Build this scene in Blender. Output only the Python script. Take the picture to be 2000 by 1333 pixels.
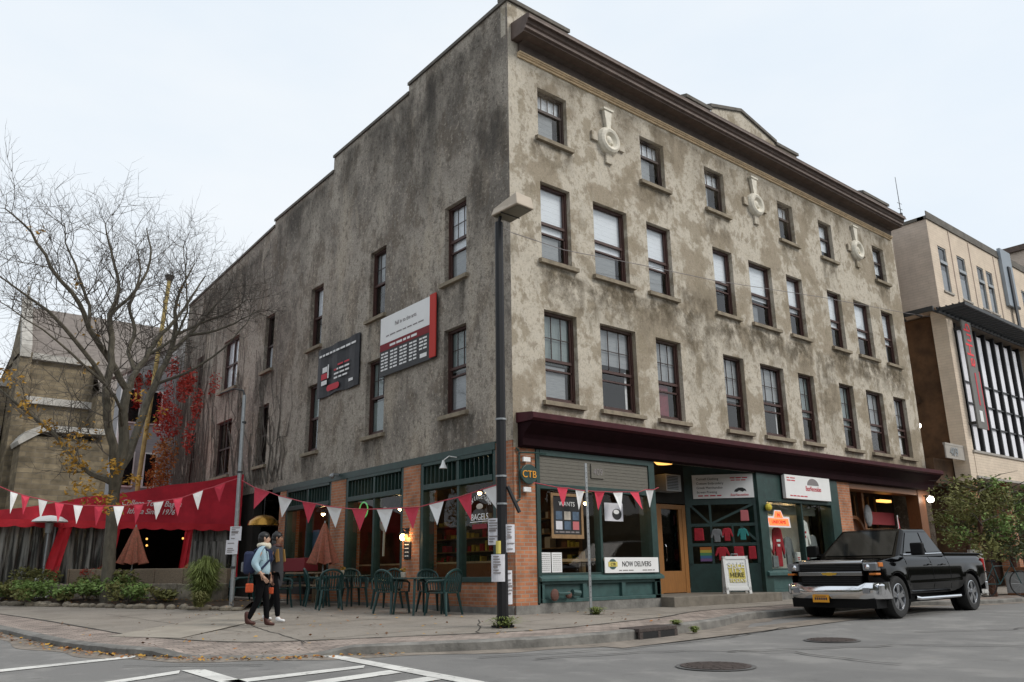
import bpy, bmesh, math, random
from mathutils import Vector, Matrix, Quaternion
random.seed(7)
SC = bpy.context.scene; COL = SC.collection
for o in list(bpy.data.objects): bpy.data.objects.remove(o)
R_ = math.radians

# ------------------------------------------------------------------ camera
cam = bpy.data.objects.new('camera', bpy.data.cameras.new('camera')); COL.objects.link(cam)
yaw, pit, rol = R_(40.0511), R_(15.5856), R_(-0.80868)
fw = Vector((math.sin(yaw)*math.cos(pit), math.cos(yaw)*math.cos(pit), math.sin(pit)))
rt = Vector((math.cos(yaw), -math.sin(yaw), 0)); up = rt.cross(fw)
rt2 = rt*math.cos(rol)+up*math.sin(rol); up2 = -rt*math.sin(rol)+up*math.cos(rol)
m = Matrix((( rt2.x, up2.x, -fw.x, -10.6546), (rt2.y, up2.y, -fw.y, -12.6797), (rt2.z, up2.z, -fw.z, .8156), (0,0,0,1)))
cam.matrix_world = m
cam.data.sensor_width = 36; cam.data.lens = 28.94; cam.data.clip_end = 2000; cam.data.clip_start = .05
SC.camera = cam

# ------------------------------------------------------------------ sky and light
SUN_EL, SUN_AZ = R_(42), R_(152)          # azimuth clockwise from +Y
W = bpy.data.worlds.new('World'); SC.world = W; W.use_nodes = True
nt = W.node_tree; nt.nodes.clear()
N = nt.nodes.new; LK = nt.links.new
out = N('ShaderNodeOutputWorld'); bg = N('ShaderNodeBackground'); sky = N('ShaderNodeTexSky')
sky.sky_type = 'NISHITA'; sky.sun_disc = False; sky.sun_elevation = SUN_EL; sky.sun_rotation = SUN_AZ
sky.air_density = 1.2; sky.dust_density = 3.0
bg.inputs[1].default_value = 0.12
tc = N('ShaderNodeTexCoord'); nz = N('ShaderNodeTexNoise'); nz.inputs['Scale'].default_value = 1.6
nz.inputs['Detail'].default_value = 5; nz.inputs['Roughness'].default_value = .55
mp = N('ShaderNodeMapping'); mp.inputs['Scale'].default_value = (1, 1, 2.6)
LK(tc.outputs['Generated'], mp.inputs[0]); LK(mp.outputs[0], nz.inputs['Vector'])
cr = N('ShaderNodeValToRGB'); cr.color_ramp.elements[0].position = .30; cr.color_ramp.elements[1].position = .70
cr.color_ramp.elements[0].color = (4.85, 5.35, 5.85, 1); cr.color_ramp.elements[1].color = (5.65, 5.85, 6.0, 1)
mx = N('ShaderNodeMixRGB'); mx.inputs[0].default_value = .93
LK(nz.outputs[0], cr.inputs[0]); LK(sky.outputs[0], mx.inputs[1]); LK(cr.outputs[0], mx.inputs[2])
LK(mx.outputs[0], bg.inputs[0]); LK(bg.outputs[0], out.inputs[0])
sun = bpy.data.objects.new('sun', bpy.data.lights.new('sun', 'SUN')); COL.objects.link(sun)
sun.data.energy = 1.35; sun.data.angle = R_(20); sun.data.color = (1, .955, .89)
sd = Vector((math.sin(SUN_AZ)*math.cos(SUN_EL), math.cos(SUN_AZ)*math.cos(SUN_EL), math.sin(SUN_EL)))
sun.rotation_euler = (-sd).to_track_quat('-Z', 'Y').to_euler()
SC.view_settings.view_transform = 'Standard'; SC.view_settings.look = 'None'
SC.view_settings.exposure = 0.52; SC.view_settings.gamma = 1
SC.render.engine = 'CYCLES'
SC.cycles.max_bounces = 6; SC.cycles.transparent_max_bounces = 12

# ------------------------------------------------------------------ materials
MATS = {}
def mat(name, col, rough=.7, metal=0, spec=.5, var=0, scale=3, bump=0, bscale=20, emit=0, coat=0, dark=None, stretch=(1,1,1), vdist=(.35,.65)):
    if name in MATS: return MATS[name]
    M = bpy.data.materials.new(name); M.use_nodes = True; t = M.node_tree; b = t.nodes['Principled BSDF']
    b.inputs['Base Color'].default_value = (*col, 1); b.inputs['Roughness'].default_value = rough
    b.inputs['Metallic'].default_value = metal; b.inputs['Specular IOR Level'].default_value = spec
    if coat: b.inputs['Coat Weight'].default_value = coat; b.inputs['Coat Roughness'].default_value = .04
    if emit:
        b.inputs['Emission Color'].default_value = (*col, 1); b.inputs['Emission Strength'].default_value = emit
    tcn = None
    if var or bump:
        tcn = t.nodes.new('ShaderNodeTexCoord'); mpn = t.nodes.new('ShaderNodeMapping')
        mpn.inputs['Scale'].default_value = stretch; t.links.new(tcn.outputs['Object'], mpn.inputs[0])
    if var:
        n = t.nodes.new('ShaderNodeTexNoise'); n.inputs['Scale'].default_value = scale; n.inputs['Detail'].default_value = 6
        n.inputs['Roughness'].default_value = .65
        r = t.nodes.new('ShaderNodeValToRGB'); r.color_ramp.elements[0].position = vdist[0]; r.color_ramp.elements[1].position = vdist[1]
        d = dark or tuple(c*(1-var) for c in col)
        r.color_ramp.elements[0].color = (*d, 1); r.color_ramp.elements[1].color = (*col, 1)
        t.links.new(mpn.outputs[0], n.inputs['Vector']); t.links.new(n.outputs[0], r.inputs[0]); t.links.new(r.outputs[0], b.inputs['Base Color'])
        if emit: t.links.new(r.outputs[0], b.inputs['Emission Color'])
    if bump:
        n = t.nodes.new('ShaderNodeTexNoise'); n.inputs['Scale'].default_value = bscale; n.inputs['Detail'].default_value = 4
        bp = t.nodes.new('ShaderNodeBump'); bp.inputs['Strength'].default_value = bump; bp.inputs['Distance'].default_value = .02
        t.links.new(mpn.outputs[0], n.inputs['Vector']); t.links.new(n.outputs[0], bp.inputs['Height']); t.links.new(bp.outputs[0], b.inputs['Normal'])
    MATS[name] = M; return M

def chain(name, layers, base, bump=(.5, 9), rough=.92):
    """base colour with several noise driven stain layers: (colour, scale, stretch, lo, hi, amount)"""
    M = bpy.data.materials.new(name); M.use_nodes = True; t = M.node_tree; b = t.nodes['Principled BSDF']
    b.inputs['Roughness'].default_value = rough; b.inputs['Specular IOR Level'].default_value = .25
    tcn = t.nodes.new('ShaderNodeTexCoord'); prev = None
    for i, (col, sc, st, lo, hi, am) in enumerate(layers):
        mpn = t.nodes.new('ShaderNodeMapping'); mpn.inputs['Scale'].default_value = st; mpn.inputs['Location'].default_value = (i*7.3, i*3.1, i*5.7)
        n = t.nodes.new('ShaderNodeTexNoise'); n.inputs['Scale'].default_value = sc; n.inputs['Detail'].default_value = 7; n.inputs['Roughness'].default_value = .62
        n.inputs['Distortion'].default_value = .12
        r = t.nodes.new('ShaderNodeMapRange'); r.inputs[1].default_value = lo; r.inputs[2].default_value = hi; r.inputs[4].default_value = am
        r.interpolation_type = 'SMOOTHSTEP'
        x = t.nodes.new('ShaderNodeMixRGB')
        t.links.new(tcn.outputs['Object'], mpn.inputs[0]); t.links.new(mpn.outputs[0], n.inputs['Vector']); t.links.new(n.outputs[0], r.inputs[0])
        t.links.new(r.outputs[0], x.inputs[0]); x.inputs[2].default_value = (*col, 1)
        if prev: t.links.new(prev, x.inputs[1])
        else: x.inputs[1].default_value = (*base, 1)
        prev = x.outputs[0]
    t.links.new(prev, b.inputs['Base Color'])
    n = t.nodes.new('ShaderNodeTexNoise'); n.inputs['Scale'].default_value = bump[1]; n.inputs['Detail'].default_value = 8; n.inputs['Roughness'].default_value = .7
    bp = t.nodes.new('ShaderNodeBump'); bp.inputs['Strength'].default_value = bump[0]; bp.inputs['Distance'].default_value = .035
    t.links.new(tcn.outputs['Object'], n.inputs['Vector']); t.links.new(n.outputs[0], bp.inputs['Height']); t.links.new(bp.outputs[0], b.inputs['Normal'])
    MATS[name] = M; return M

def brick(name, c1, c2, mortar, bw=.22, bh=.075, ms=.012, rough=.9, flat=False, nv=(.62, 1.25)):
    M = bpy.data.materials.new(name); M.use_nodes = True; t = M.node_tree; b = t.nodes['Principled BSDF']
    b.inputs['Roughness'].default_value = rough; b.inputs['Specular IOR Level'].default_value = .3
    tcn = t.nodes.new('ShaderNodeTexCoord'); s = t.nodes.new('ShaderNodeSeparateXYZ'); t.links.new(tcn.outputs['Object'], s.inputs[0])
    c = t.nodes.new('ShaderNodeCombineXYZ')
    if flat: t.links.new(s.outputs[0], c.inputs[0]); t.links.new(s.outputs[1], c.inputs[1])
    else:
        a = t.nodes.new('ShaderNodeMath'); a.operation = 'ADD'; t.links.new(s.outputs[0], a.inputs[0]); t.links.new(s.outputs[1], a.inputs[1])
        t.links.new(a.outputs[0], c.inputs[0]); t.links.new(s.outputs[2], c.inputs[1])
    k = t.nodes.new('ShaderNodeTexBrick'); k.inputs['Scale'].default_value = 1; k.inputs['Brick Width'].default_value = bw
    k.inputs['Row Height'].default_value = bh; k.inputs['Mortar Size'].default_value = ms; k.inputs['Color1'].default_value = (*c1, 1)
    k.inputs['Color2'].default_value = (*c2, 1); k.inputs['Mortar'].default_value = (*mortar, 1); k.inputs['Bias'].default_value = -.1
    t.links.new(c.outputs[0], k.inputs['Vector'])
    n = t.nodes.new('ShaderNodeTexNoise'); n.inputs['Scale'].default_value = 2.2; n.inputs['Detail'].default_value = 6
    t.links.new(tcn.outputs['Object'], n.inputs['Vector'])
    r = t.nodes.new('ShaderNodeMapRange'); r.inputs[1].default_value = .3; r.inputs[2].default_value = .7; r.inputs[3].default_value = nv[0]; r.inputs[4].default_value = nv[1]
    t.links.new(n.outputs[0], r.inputs[0])
    x = t.nodes.new('ShaderNodeMixRGB'); x.blend_type = 'MULTIPLY'; x.inputs[0].default_value = 1
    t.links.new(k.outputs[0], x.inputs[1]); t.links.new(r.outputs[0], x.inputs[2]); t.links.new(x.outputs[0], b.inputs['Base Color'])
    bp = t.nodes.new('ShaderNodeBump'); bp.inputs['Strength'].default_value = .6; bp.inputs['Distance'].default_value = .01; bp.invert = True
    t.links.new(k.outputs['Fac'], bp.inputs['Height']); t.links.new(bp.outputs[0], b.inputs['Normal'])
    MATS[name] = M; return M

def glassmat(name, tint, refl=1.5, rough=.02, base=.06):
    M = bpy.data.materials.new(name); M.use_nodes = True; t = M.node_tree; t.nodes.clear()
    o = t.nodes.new('ShaderNodeOutputMaterial'); tr = t.nodes.new('ShaderNodeBsdfTransparent'); g = t.nodes.new('ShaderNodeBsdfGlossy')
    tr.inputs[0].default_value = (*tint, 1); g.inputs['Roughness'].default_value = rough
    lw = t.nodes.new('ShaderNodeLayerWeight'); lw.inputs[0].default_value = .5
    f = t.nodes.new('ShaderNodeMath'); f.operation = 'POWER'; f.inputs[1].default_value = 4.5; t.links.new(lw.outputs['Facing'], f.inputs[0])
    a = t.nodes.new('ShaderNodeMath'); a.operation = 'ADD'; a.inputs[1].default_value = base; a.use_clamp = True
    x = t.nodes.new('ShaderNodeMixShader'); t.links.new(f.outputs[0], a.inputs[0]); t.links.new(a.outputs[0], x.inputs[0])
    tcn = t.nodes.new('ShaderNodeTexCoord'); n = t.nodes.new('ShaderNodeTexNoise'); n.inputs['Scale'].default_value = 1.3
    bp = t.nodes.new('ShaderNodeBump'); bp.inputs['Strength'].default_value = .12; bp.inputs['Distance'].default_value = .02
    t.links.new(tcn.outputs['Object'], n.inputs['Vector']); t.links.new(n.outputs[0], bp.inputs['Height']); t.links.new(bp.outputs[0], g.inputs['Normal'])
    t.links.new(tr.outputs[0], x.inputs[1]); t.links.new(g.outputs[0], x.inputs[2]); t.links.new(x.outputs[0], o.inputs[0])
    MATS[name] = M; return M

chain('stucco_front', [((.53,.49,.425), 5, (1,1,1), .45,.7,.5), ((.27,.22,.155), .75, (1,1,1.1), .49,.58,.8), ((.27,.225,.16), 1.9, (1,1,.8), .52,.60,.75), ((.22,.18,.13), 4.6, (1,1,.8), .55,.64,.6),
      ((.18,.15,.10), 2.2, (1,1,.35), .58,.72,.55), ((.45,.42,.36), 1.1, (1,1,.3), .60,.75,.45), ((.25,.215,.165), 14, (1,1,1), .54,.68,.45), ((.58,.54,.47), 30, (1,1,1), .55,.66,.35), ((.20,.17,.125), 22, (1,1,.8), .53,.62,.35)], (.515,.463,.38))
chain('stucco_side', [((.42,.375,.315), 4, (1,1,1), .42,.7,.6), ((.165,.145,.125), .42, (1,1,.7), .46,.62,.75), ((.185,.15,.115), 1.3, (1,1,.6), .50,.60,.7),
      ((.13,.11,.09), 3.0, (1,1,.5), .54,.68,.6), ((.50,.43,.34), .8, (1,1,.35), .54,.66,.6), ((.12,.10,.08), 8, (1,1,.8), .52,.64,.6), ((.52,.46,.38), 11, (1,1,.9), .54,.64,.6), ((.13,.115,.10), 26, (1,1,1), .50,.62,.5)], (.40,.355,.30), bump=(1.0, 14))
brick('brick_orange', (.48,.20,.10), (.36,.14,.075), (.34,.27,.21), bw=.215, bh=.075, ms=.009)
brick('brick_beige', (.68,.57,.45), (.65,.54,.425), (.59,.49,.39), bw=.4, bh=.1, ms=.008, nv=(.90,1.06))
brick('brick_taupe', (.60,.50,.42), (.57,.47,.39), (.50,.42,.35), bw=.4, bh=.1, ms=.008, nv=(.88,1.08))
brick('stone_church', (.23,.185,.12), (.13,.105,.07), (.16,.135,.10), bw=.9, bh=.28, ms=.02)
brick('paver', (.36,.295,.255), (.27,.225,.195), (.13,.115,.10), bw=.2, bh=.1, ms=.006, flat=True)
glassmat('glass_shop', (.84,.88,.86), 1.45, .02, .03)
glassmat('glass_window', (.88,.90,.91), 1.5, .03, .09)
glassmat('glass_truck', (.10,.12,.12), 1.5, .01, .10)
glassmat('vinyl', (.75,.76,.74), 1.3, .15, .05)
mat('green_paint', (.018,.052,.046), .45, var=.35, scale=6)
mat('green_light', (.05,.11,.105), .45, var=.3, scale=5)
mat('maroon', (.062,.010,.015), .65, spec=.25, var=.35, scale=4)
mat('maroon_shade', (.018,.005,.007), .8, spec=.1, var=.3, scale=4)
mat('cornice_brown', (.115,.078,.062), .7, var=.35, scale=5)
mat('cornice_lip', (.20,.15,.13), .7, var=.35, scale=5)
mat('frieze', (.105,.078,.064), .7, var=.35, scale=5)
mat('ochre_mould', (.66,.50,.31), .7, var=.3, scale=6)
mat('cream_stone', (.76,.71,.60), .8, var=.25, scale=6, bump=.3)
mat('sill_stone', (.30,.25,.18), .9, var=.4, scale=5, bump=.3)
mat('coping', (.16,.145,.125), .9, var=.4, scale=3, bump=.3)
mat('frame_brown', (.066,.027,.021), .55, var=.35, scale=9)
mat('frame_dark', (.045,.024,.020), .55, var=.3, scale=9)
mat('blind_white', (.90,.92,.95), .8, var=.12, scale=5, stretch=(1,1,9))
mat('blind_grey', (.34,.35,.355), .8, var=.2, scale=6, stretch=(1,1,9))
mat('blind_teal', (.24,.29,.28), .8, var=.25, scale=5, stretch=(6,6,1))
mat('curtain_red', (.22,.03,.045), .9, var=.4, scale=6)
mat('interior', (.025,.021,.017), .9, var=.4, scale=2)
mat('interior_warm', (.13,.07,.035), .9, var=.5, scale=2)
mat('wood_door', (.31,.135,.035), .5, var=.25, scale=5, stretch=(8,8,1))
mat('wood_orange', (.22,.085,.03), .5, var=.35, scale=5, stretch=(8,8,1))
mat('wood_grey', (.30,.23,.16), .85, var=.4, scale=9, stretch=(6,1,6))
mat('wood_trim', (.30,.18,.08), .6, var=.3, scale=9)
mat('white_sign', (.80,.80,.79), .55, var=.05, scale=4)
mat('white_paint', (.78,.78,.76), .6)
mat('black_paint', (.012,.012,.013), .45)
mat('black_text', (.02,.02,.022), .8)
mat('red_text', (.55,.05,.07), .8)
mat('red_deep', (.20,.018,.025), .8)
mat('grey_text', (.22,.20,.20), .8)
mat('yellow_text', (.62,.52,.13), .8)
mat('orange_text', (.75,.33,.03), .7)
mat('pole_black', (.011,.011,.013), .5, spec=.35, var=.25, scale=5)
mat('galvanised', (.36,.38,.39), .45, metal=.55, var=.25, scale=14)
mat('lamp_head', (.50,.42,.33), .6, var=.12, scale=5)
mat('lamp_lens', (.10,.085,.05), .3, var=.3, scale=30)
mat('canvas_red', (.66,.026,.05), .8, var=.35, scale=1.3, bump=.6, bscale=2.2)
mat('canvas_red_lit', (.62,.02,.035), .8, var=.2, scale=3)
mat('flag_red', (.62,.045,.085), .8, var=.12, scale=8)
mat('flag_white', (.80,.80,.80), .8, var=.06, scale=8)
mat('cord_red', (.40,.06,.08), .8)
mat('banner_black', (.030,.031,.037), .6, var=.4, scale=4)
mat('umbrella_cloth', (.36,.115,.075), .9, var=.75, scale=22, vdist=(.42,.58), dark=(.22,.09,.055))
mat('plastic_green', (.012,.050,.048), .4, var=.2, scale=6)
mat('plastic_teal', (.022,.082,.088), .4, var=.2, scale=6)
mat('bark', (.135,.12,.09), .95, var=.5, scale=9, bump=.8, bscale=14, stretch=(1,1,.4))
mat('twig', (.105,.09,.075), .95, var=.3, scale=6)
mat('leaf_yellow', (.55,.30,.04), .8, var=.5, scale=8)
mat('leaf_orange', (.42,.16,.03), .8, var=.5, scale=8)
mat('leaf_red', (.50,.05,.03), .75, var=.55, scale=5)
mat('leaf_green', (.20,.31,.08), .8, var=.5, scale=4)
mat('leaf_dark', (.065,.085,.03), .85, var=.5, scale=4)
mat('leaf_olive', (.20,.20,.06), .85, var=.5, scale=4)
mat('grass', (.22,.27,.07), .9, var=.5, scale=4)
mat('asphalt_patch', (.115,.112,.108), .92, var=.25, scale=2, bump=.3, bscale=60)
mat('iron', (.095,.075,.068), .75, metal=.3, var=.4, scale=20, bump=.4, bscale=40)
mat('granite', (.24,.23,.21), .9, var=.5, scale=3, bump=.5, bscale=18)
mat('stone_wall', (.30,.26,.20), .95, var=.6, scale=5, bump=.8, bscale=8)
mat('soil', (.075,.052,.034), 1, var=.5, scale=7, bump=.8, bscale=14)
mat('car_black', (.0012,.0012,.0015), .10, spec=.12, coat=.22)
mat('chrome', (.80,.81,.83), .12, metal=1)
mat('steel_rim', (.46,.47,.49), .28, metal=.9)
mat('rubber', (.012,.012,.012), .75)
mat('plastic_black', (.004,.004,.0045), .6, spec=.2)
mat('lens_clear', (.30,.31,.33), .12, metal=.5)
mat('lens_amber', (.55,.17,.03), .25)
mat('plate', (.75,.33,.02), .5)
mat('skin_light', (.50,.31,.22), .55); mat('skin_tan', (.30,.155,.095), .55)
mat('hair_black', (.010,.009,.009), .5); 
mat('jacket_blue', (.42,.60,.69), .8, var=.2, scale=7); mat('scarf_cream', (.70,.65,.52), .95, var=.2, scale=14)
mat('coat_charcoal', (.040,.040,.046), .9, var=.25, scale=9); mat('trouser_black', (.006,.006,.007), .9, spec=.1)
mat('boot_brown', (.070,.022,.016), .6); mat('shoe_white', (.76,.76,.76), .6); mat('vest_mustard', (.30,.17,.05), .9)
mat('bag_navy', (.014,.022,.065), .8); mat('orange_cloth', (.60,.09,.025), .8, var=.4, scale=20)
mat('bulb_warm', (1,.66,.32), emit=38); mat('bulb_white', (1,.9,.75), emit=9)
mat('glow_amber', (1,.50,.12), emit=1.3); mat('neon_orange', (1,.13,.035), emit=1.15); mat('reflection_white', (.88,.88,.93), .5, var=.1, scale=2)
mat('roof_slate', (.235,.205,.185), .9, var=.3, scale=3, stretch=(1,1,3)); mat('lime_white', (.47,.45,.41), .9, var=.3, scale=3)
mat('siding_grey', (.36,.37,.38), .8, var=.25, scale=4, stretch=(1,1,12)); mat('metal_panel', (.26,.30,.34), .5, var=.1, scale=2)
mat('yellow_paint', (.48,.37,.14), .85, var=.45, scale=5); mat('paper', (.66,.66,.70), .9, var=.12, scale=9)
mat('cloth_white', (.80,.78,.76), .9, var=.25, scale=8); mat('cloth_red', (.42,.02,.035), .9, var=.3, scale=8); mat('cloth_grey', (.22,.23,.24), .9, var=.3, scale=8)
mat('cloth_teal', (.03,.22,.21), .9); mat('rain_purple', (.16,.09,.22), .9); mat('rain_blue', (.05,.13,.28), .9); mat('rain_green', (.08,.24,.10), .9)
mat('rain_yellow', (.46,.38,.06), .9); mat('rain_orange', (.42,.14,.03), .9); mat('bag_yellow', (.55,.45,.04), .7)
mat('board_panel', (.165,.155,.13), .8, var=.25, scale=8, stretch=(1,1,9)); mat('steel_dark', (.05,.052,.055), .5, metal=.5)
mat('bottle_dark', (.02,.05,.03), .2); mat('ceramic', (.5,.45,.38), .4); mat('terracotta', (.13,.06,.045), .8)
mat('screen_blue', (.10,.16,.24), .5, var=.5, scale=5); mat('pink_paper', (.50,.14,.15), .8); mat('concrete_light', (.40,.37,.33), .9, var=.2, scale=3)

def asphalt_mat():
    M = chain('asphalt', [((.165,.16,.155), 90, (1,1,1), .45,.60,.6), ((.29,.28,.265), 1.1, (1,1,1), .48,.62,.6), ((.15,.147,.143), .30, (1,.35,1), .50,.60,.55), ((.13,.125,.12), 4, (1,1,1), .60,.70,.5), ((.38,.37,.35), 220, (1,1,1), .60,.70,.7),
        ((.33,.32,.30), 160, (1,1,1), .6,.72,.5)], (.21,.205,.197), bump=(.35, 70))
    return M
asphalt_mat()
chain('concrete_walk', [((.215,.19,.16), 1.0, (1,1,1), .45,.66,.7), ((.33,.295,.25), .5, (1,1,1), .5,.65,.55), ((.14,.12,.10), 3.5, (1,1,1), .57,.70,.5), ((.16,.14,.12), 30, (1,1,1), .53,.66,.5), ((.10,.09,.08), 14, (1,1,1), .64,.72,.6)], (.285,.255,.22), bump=(.3, 40))

def decal(name, col, axis, dens=.75, sc=(5,5,1.2), pw=1.2):
    M = bpy.data.materials.new(name); M.use_nodes = True; t = M.node_tree; b = t.nodes['Principled BSDF']; L = t.links.new
    b.inputs['Base Color'].default_value = (*col, 1); b.inputs['Roughness'].default_value = .95; b.inputs['Specular IOR Level'].default_value = .1
    tcn = t.nodes.new('ShaderNodeTexCoord'); s = t.nodes.new('ShaderNodeSeparateXYZ'); L(tcn.outputs['Generated'], s.inputs[0])
    def mth(op, a, c=None, clamp=False):
        n = t.nodes.new('ShaderNodeMath'); n.operation = op; n.use_clamp = clamp
        for k, q in enumerate((a, c)):
            if q is None: continue
            if isinstance(q, (int, float)): n.inputs[k].default_value = q
            else: L(q, n.inputs[k])
        return n.outputs[0]
    u = s.outputs[axis]; v = s.outputs[2]
    e = mth('MULTIPLY', mth('MULTIPLY', u, mth('SUBTRACT', 1, u)), 9, True)
    top_ = mth('MULTIPLY', mth('SUBTRACT', 1, v), 14, True)
    g = mth('POWER', v, pw)
    mpn = t.nodes.new('ShaderNodeMapping'); mpn.inputs['Scale'].default_value = sc; L(tcn.outputs['Object'], mpn.inputs[0])
    n = t.nodes.new('ShaderNodeTexNoise'); n.inputs['Scale'].default_value = 1; n.inputs['Detail'].default_value = 6; n.inputs['Roughness'].default_value = .65; L(mpn.outputs[0], n.inputs['Vector'])
    r = t.nodes.new('ShaderNodeMapRange'); r.inputs[1].default_value = .38; r.inputs[2].default_value = .62; L(n.outputs[0], r.inputs[0])
    a = mth('MULTIPLY', mth('MULTIPLY', mth('MULTIPLY', e, top_), g), mth('MULTIPLY', r.outputs[0], dens), True)
    L(a, b.inputs['Alpha']); MATS[name] = M; return M
decal('stain_front', (.13,.105,.072), 0, .62, (3.2,3,2.4), .8); decal('stain_side', (.08,.072,.062), 1, .6, (3,3.2,1.2), .8)
decal('soot_side', (.10,.09,.08), 1, .65, (1.1,1.1,.55), 1.2); decal('soot_front', (.20,.165,.12), 0, .55, (1.4,1,.5), 1.3); decal('pale_front', (.60,.56,.48), 0, .7, (2.5,2,1.2), .6)

# ------------------------------------------------------------------ mesh helper
ANG = 0.026026
DL = Vector((math.sin(ANG), math.cos(ANG), 0)); NL = Vector((math.cos(ANG), -math.sin(ANG), 0))
def FR(u, o, z): return Vector((u, -o, z))                  # right-hand (shop street) facade: along, outward, up
def FL(u, o, z): return DL*u - NL*o + Vector((0, 0, z))      # left-hand facade
def FW(x, y, z): return Vector((x, y, z))
NOSPLIT = {'foliage','crown','twigs','limbs','print','print_lines','small_print','red_print','white_lines','plate_characters','bolt_holes','spokes','louvre','flowers','stem','branch','bare_vine','inner_partition','rear_wall','parapet_back','pale_curtain','wire','grille_slat','underline'}
class MB:
    def __init__(s, f=FW): s.v = []; s.f = []; s.mi = []; s.F = f; s.cur = 0
    def p(s, *a): s.v.append(s.F(*a)); return len(s.v)-1
    def face(s, idx): s.f.append(tuple(idx)); s.mi.append(s.cur)
    def poly(s, pts): s.face([s.p(*q) for q in pts])
    def box(s, a0, a1, b0, b1, c0, c1):
        i = [s.p(a, b, c) for a in (a0, a1) for b in (b0, b1) for c in (c0, c1)]
        for q in ((0,1,3,2),(4,6,7,5),(0,4,5,1),(2,3,7,6),(0,2,6,4),(1,5,7,3)): s.face([i[k] for k in q])
        return s
    def prism(s, prof, a0, a1, axis=0):
        """profile of (b,c) pairs extruded along axis 0 from a0 to a1; axis=1: profile (a,c) extruded along b; axis=2: (a,b) along c"""
        def mk(q, a): return (a, q[0], q[1]) if axis == 0 else ((q[0], a, q[1]) if axis == 1 else (q[0], q[1], a))
        A = [s.p(*mk(q, a0)) for q in prof]; B = [s.p(*mk(q, a1)) for q in prof]; n = len(prof)
        s.face(A); s.face(B[::-1])
        for k in range(n): s.face((A[k], A[(k+1)%n], B[(k+1)%n], B[k]))
        return s
    def tube(s, pts, rs, seg=8, cap=True):
        """pts already in world/local space (through F)"""
        P = [s.F(*q) for q in pts]; rings = []; prevx = None
        if not hasattr(rs, '__len__'): rs = [rs]*len(P)
        for i, q in enumerate(P):
            d = (P[min(i+1, len(P)-1)]-P[max(i-1, 0)])
            d = d.normalized() if d.length > 1e-9 else Vector((0,0,1))
            x = prevx if prevx is not None else d.orthogonal().normalized()
            x = (x-d*x.dot(d)); x = x.normalized() if x.length > 1e-6 else d.orthogonal().normalized()
            prevx = x; y = d.cross(x); ring = []
            for k in range(seg):
                a = 2*math.pi*k/seg; s.v.append(q+(x*math.cos(a)+y*math.sin(a))*rs[i]); ring.append(len(s.v)-1)
            rings.append(ring)
        for a, b in zip(rings, rings[1:]):
            for k in range(seg): s.face((a[k], a[(k+1)%seg], b[(k+1)%seg], b[k]))
        if cap: s.face(rings[0][::-1]); s.face(rings[-1])
        return s
    def lathe(s, prof, c=(0,0,0), seg=16):
        rings = []
        for r, z in prof: rings.append([s.p(c[0]+r*math.cos(2*math.pi*k/seg), c[1]+r*math.sin(2*math.pi*k/seg), c[2]+z) for k in range(seg)])
        for a, b in zip(rings, rings[1:]):
            for k in range(seg): s.face((a[k], a[(k+1)%seg], b[(k+1)%seg], b[k]))
        s.face(rings[0][::-1]); s.face(rings[-1]); return s
    def sphere(s, c, r, seg=10, rings=7):
        rx, ry, rz = r if hasattr(r, '__len__') else (r, r, r)
        R2 = []
        for j in range(1, rings):
            th = math.pi*j/rings
            R2.append([s.p(c[0]+rx*math.sin(th)*math.cos(2*math.pi*k/seg), c[1]+ry*math.sin(th)*math.sin(2*math.pi*k/seg), c[2]+rz*math.cos(th)) for k in range(seg)])
        t = s.p(c[0], c[1], c[2]+rz); b = s.p(c[0], c[1], c[2]-rz)
        for k in range(seg): s.face((t, R2[0][k], R2[0][(k+1)%seg])); s.face((b, R2[-1][(k+1)%seg], R2[-1][k]))
        for a, bb in zip(R2, R2[1:]):
            for k in range(seg): s.face((a[k], bb[k], bb[(k+1)%seg], a[(k+1)%seg]))
        return s
    def pieces(s):
        n = len(s.v); up_ = list(range(n))
        def fd(a):
            while up_[a] != a: up_[a] = up_[up_[a]]; a = up_[a]
            return a
        for f in s.f:
            r = fd(f[0])
            for q in f[1:]: up_[fd(q)] = r
        g = {}
        for f in s.f:
            for q in f:
                r = fd(q); p = s.v[q]
                if r not in g: g[r] = [list(p), list(p)]
                for k in range(3): g[r][0][k] = min(g[r][0][k], p[k]); g[r][1][k] = max(g[r][1][k], p[k])
        ks = list(g); up2_ = {k: k for k in ks}
        def f2(a):
            while up2_[a] != a: a = up2_[a]
            return a
        sz = {k: max(g[k][1][j]-g[k][0][j] for j in range(3)) for k in ks}
        for i, a in enumerate(ks):
            for c in ks[i+1:]:
                gap = math.sqrt(sum(max(0, g[a][0][j]-g[c][1][j], g[c][0][j]-g[a][1][j])**2 for j in range(3)))
                if gap <= max(.02, .5*max(sz[a], sz[c])): up2_[f2(a)] = f2(c)
        out_ = {}
        for f, mi in zip(s.f, s.mi): out_.setdefault(f2(fd(f[0])), []).append((f, mi))
        return list(out_.values())
    def build(s, name, m, parent=None, bevel=0, smooth=False, recalc=True, local=None):
        if parent is not None and name not in NOSPLIT and len(s.v) < 2500:
            ps = s.pieces()
            if 1 < len(ps) <= 40:
                first = None
                for fs in ps:
                    q = MB(); mp2 = {}
                    for f, mi in fs:
                        for k in f:
                            if k not in mp2: mp2[k] = len(q.v); q.v.append(s.v[k])
                        q.f.append(tuple(mp2[k] for k in f)); q.mi.append(mi)
                    o = q.build1(name, m, parent, bevel, smooth, recalc); first = first or o
                return first
        return s.build1(name, m, parent, bevel, smooth, recalc)
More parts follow.
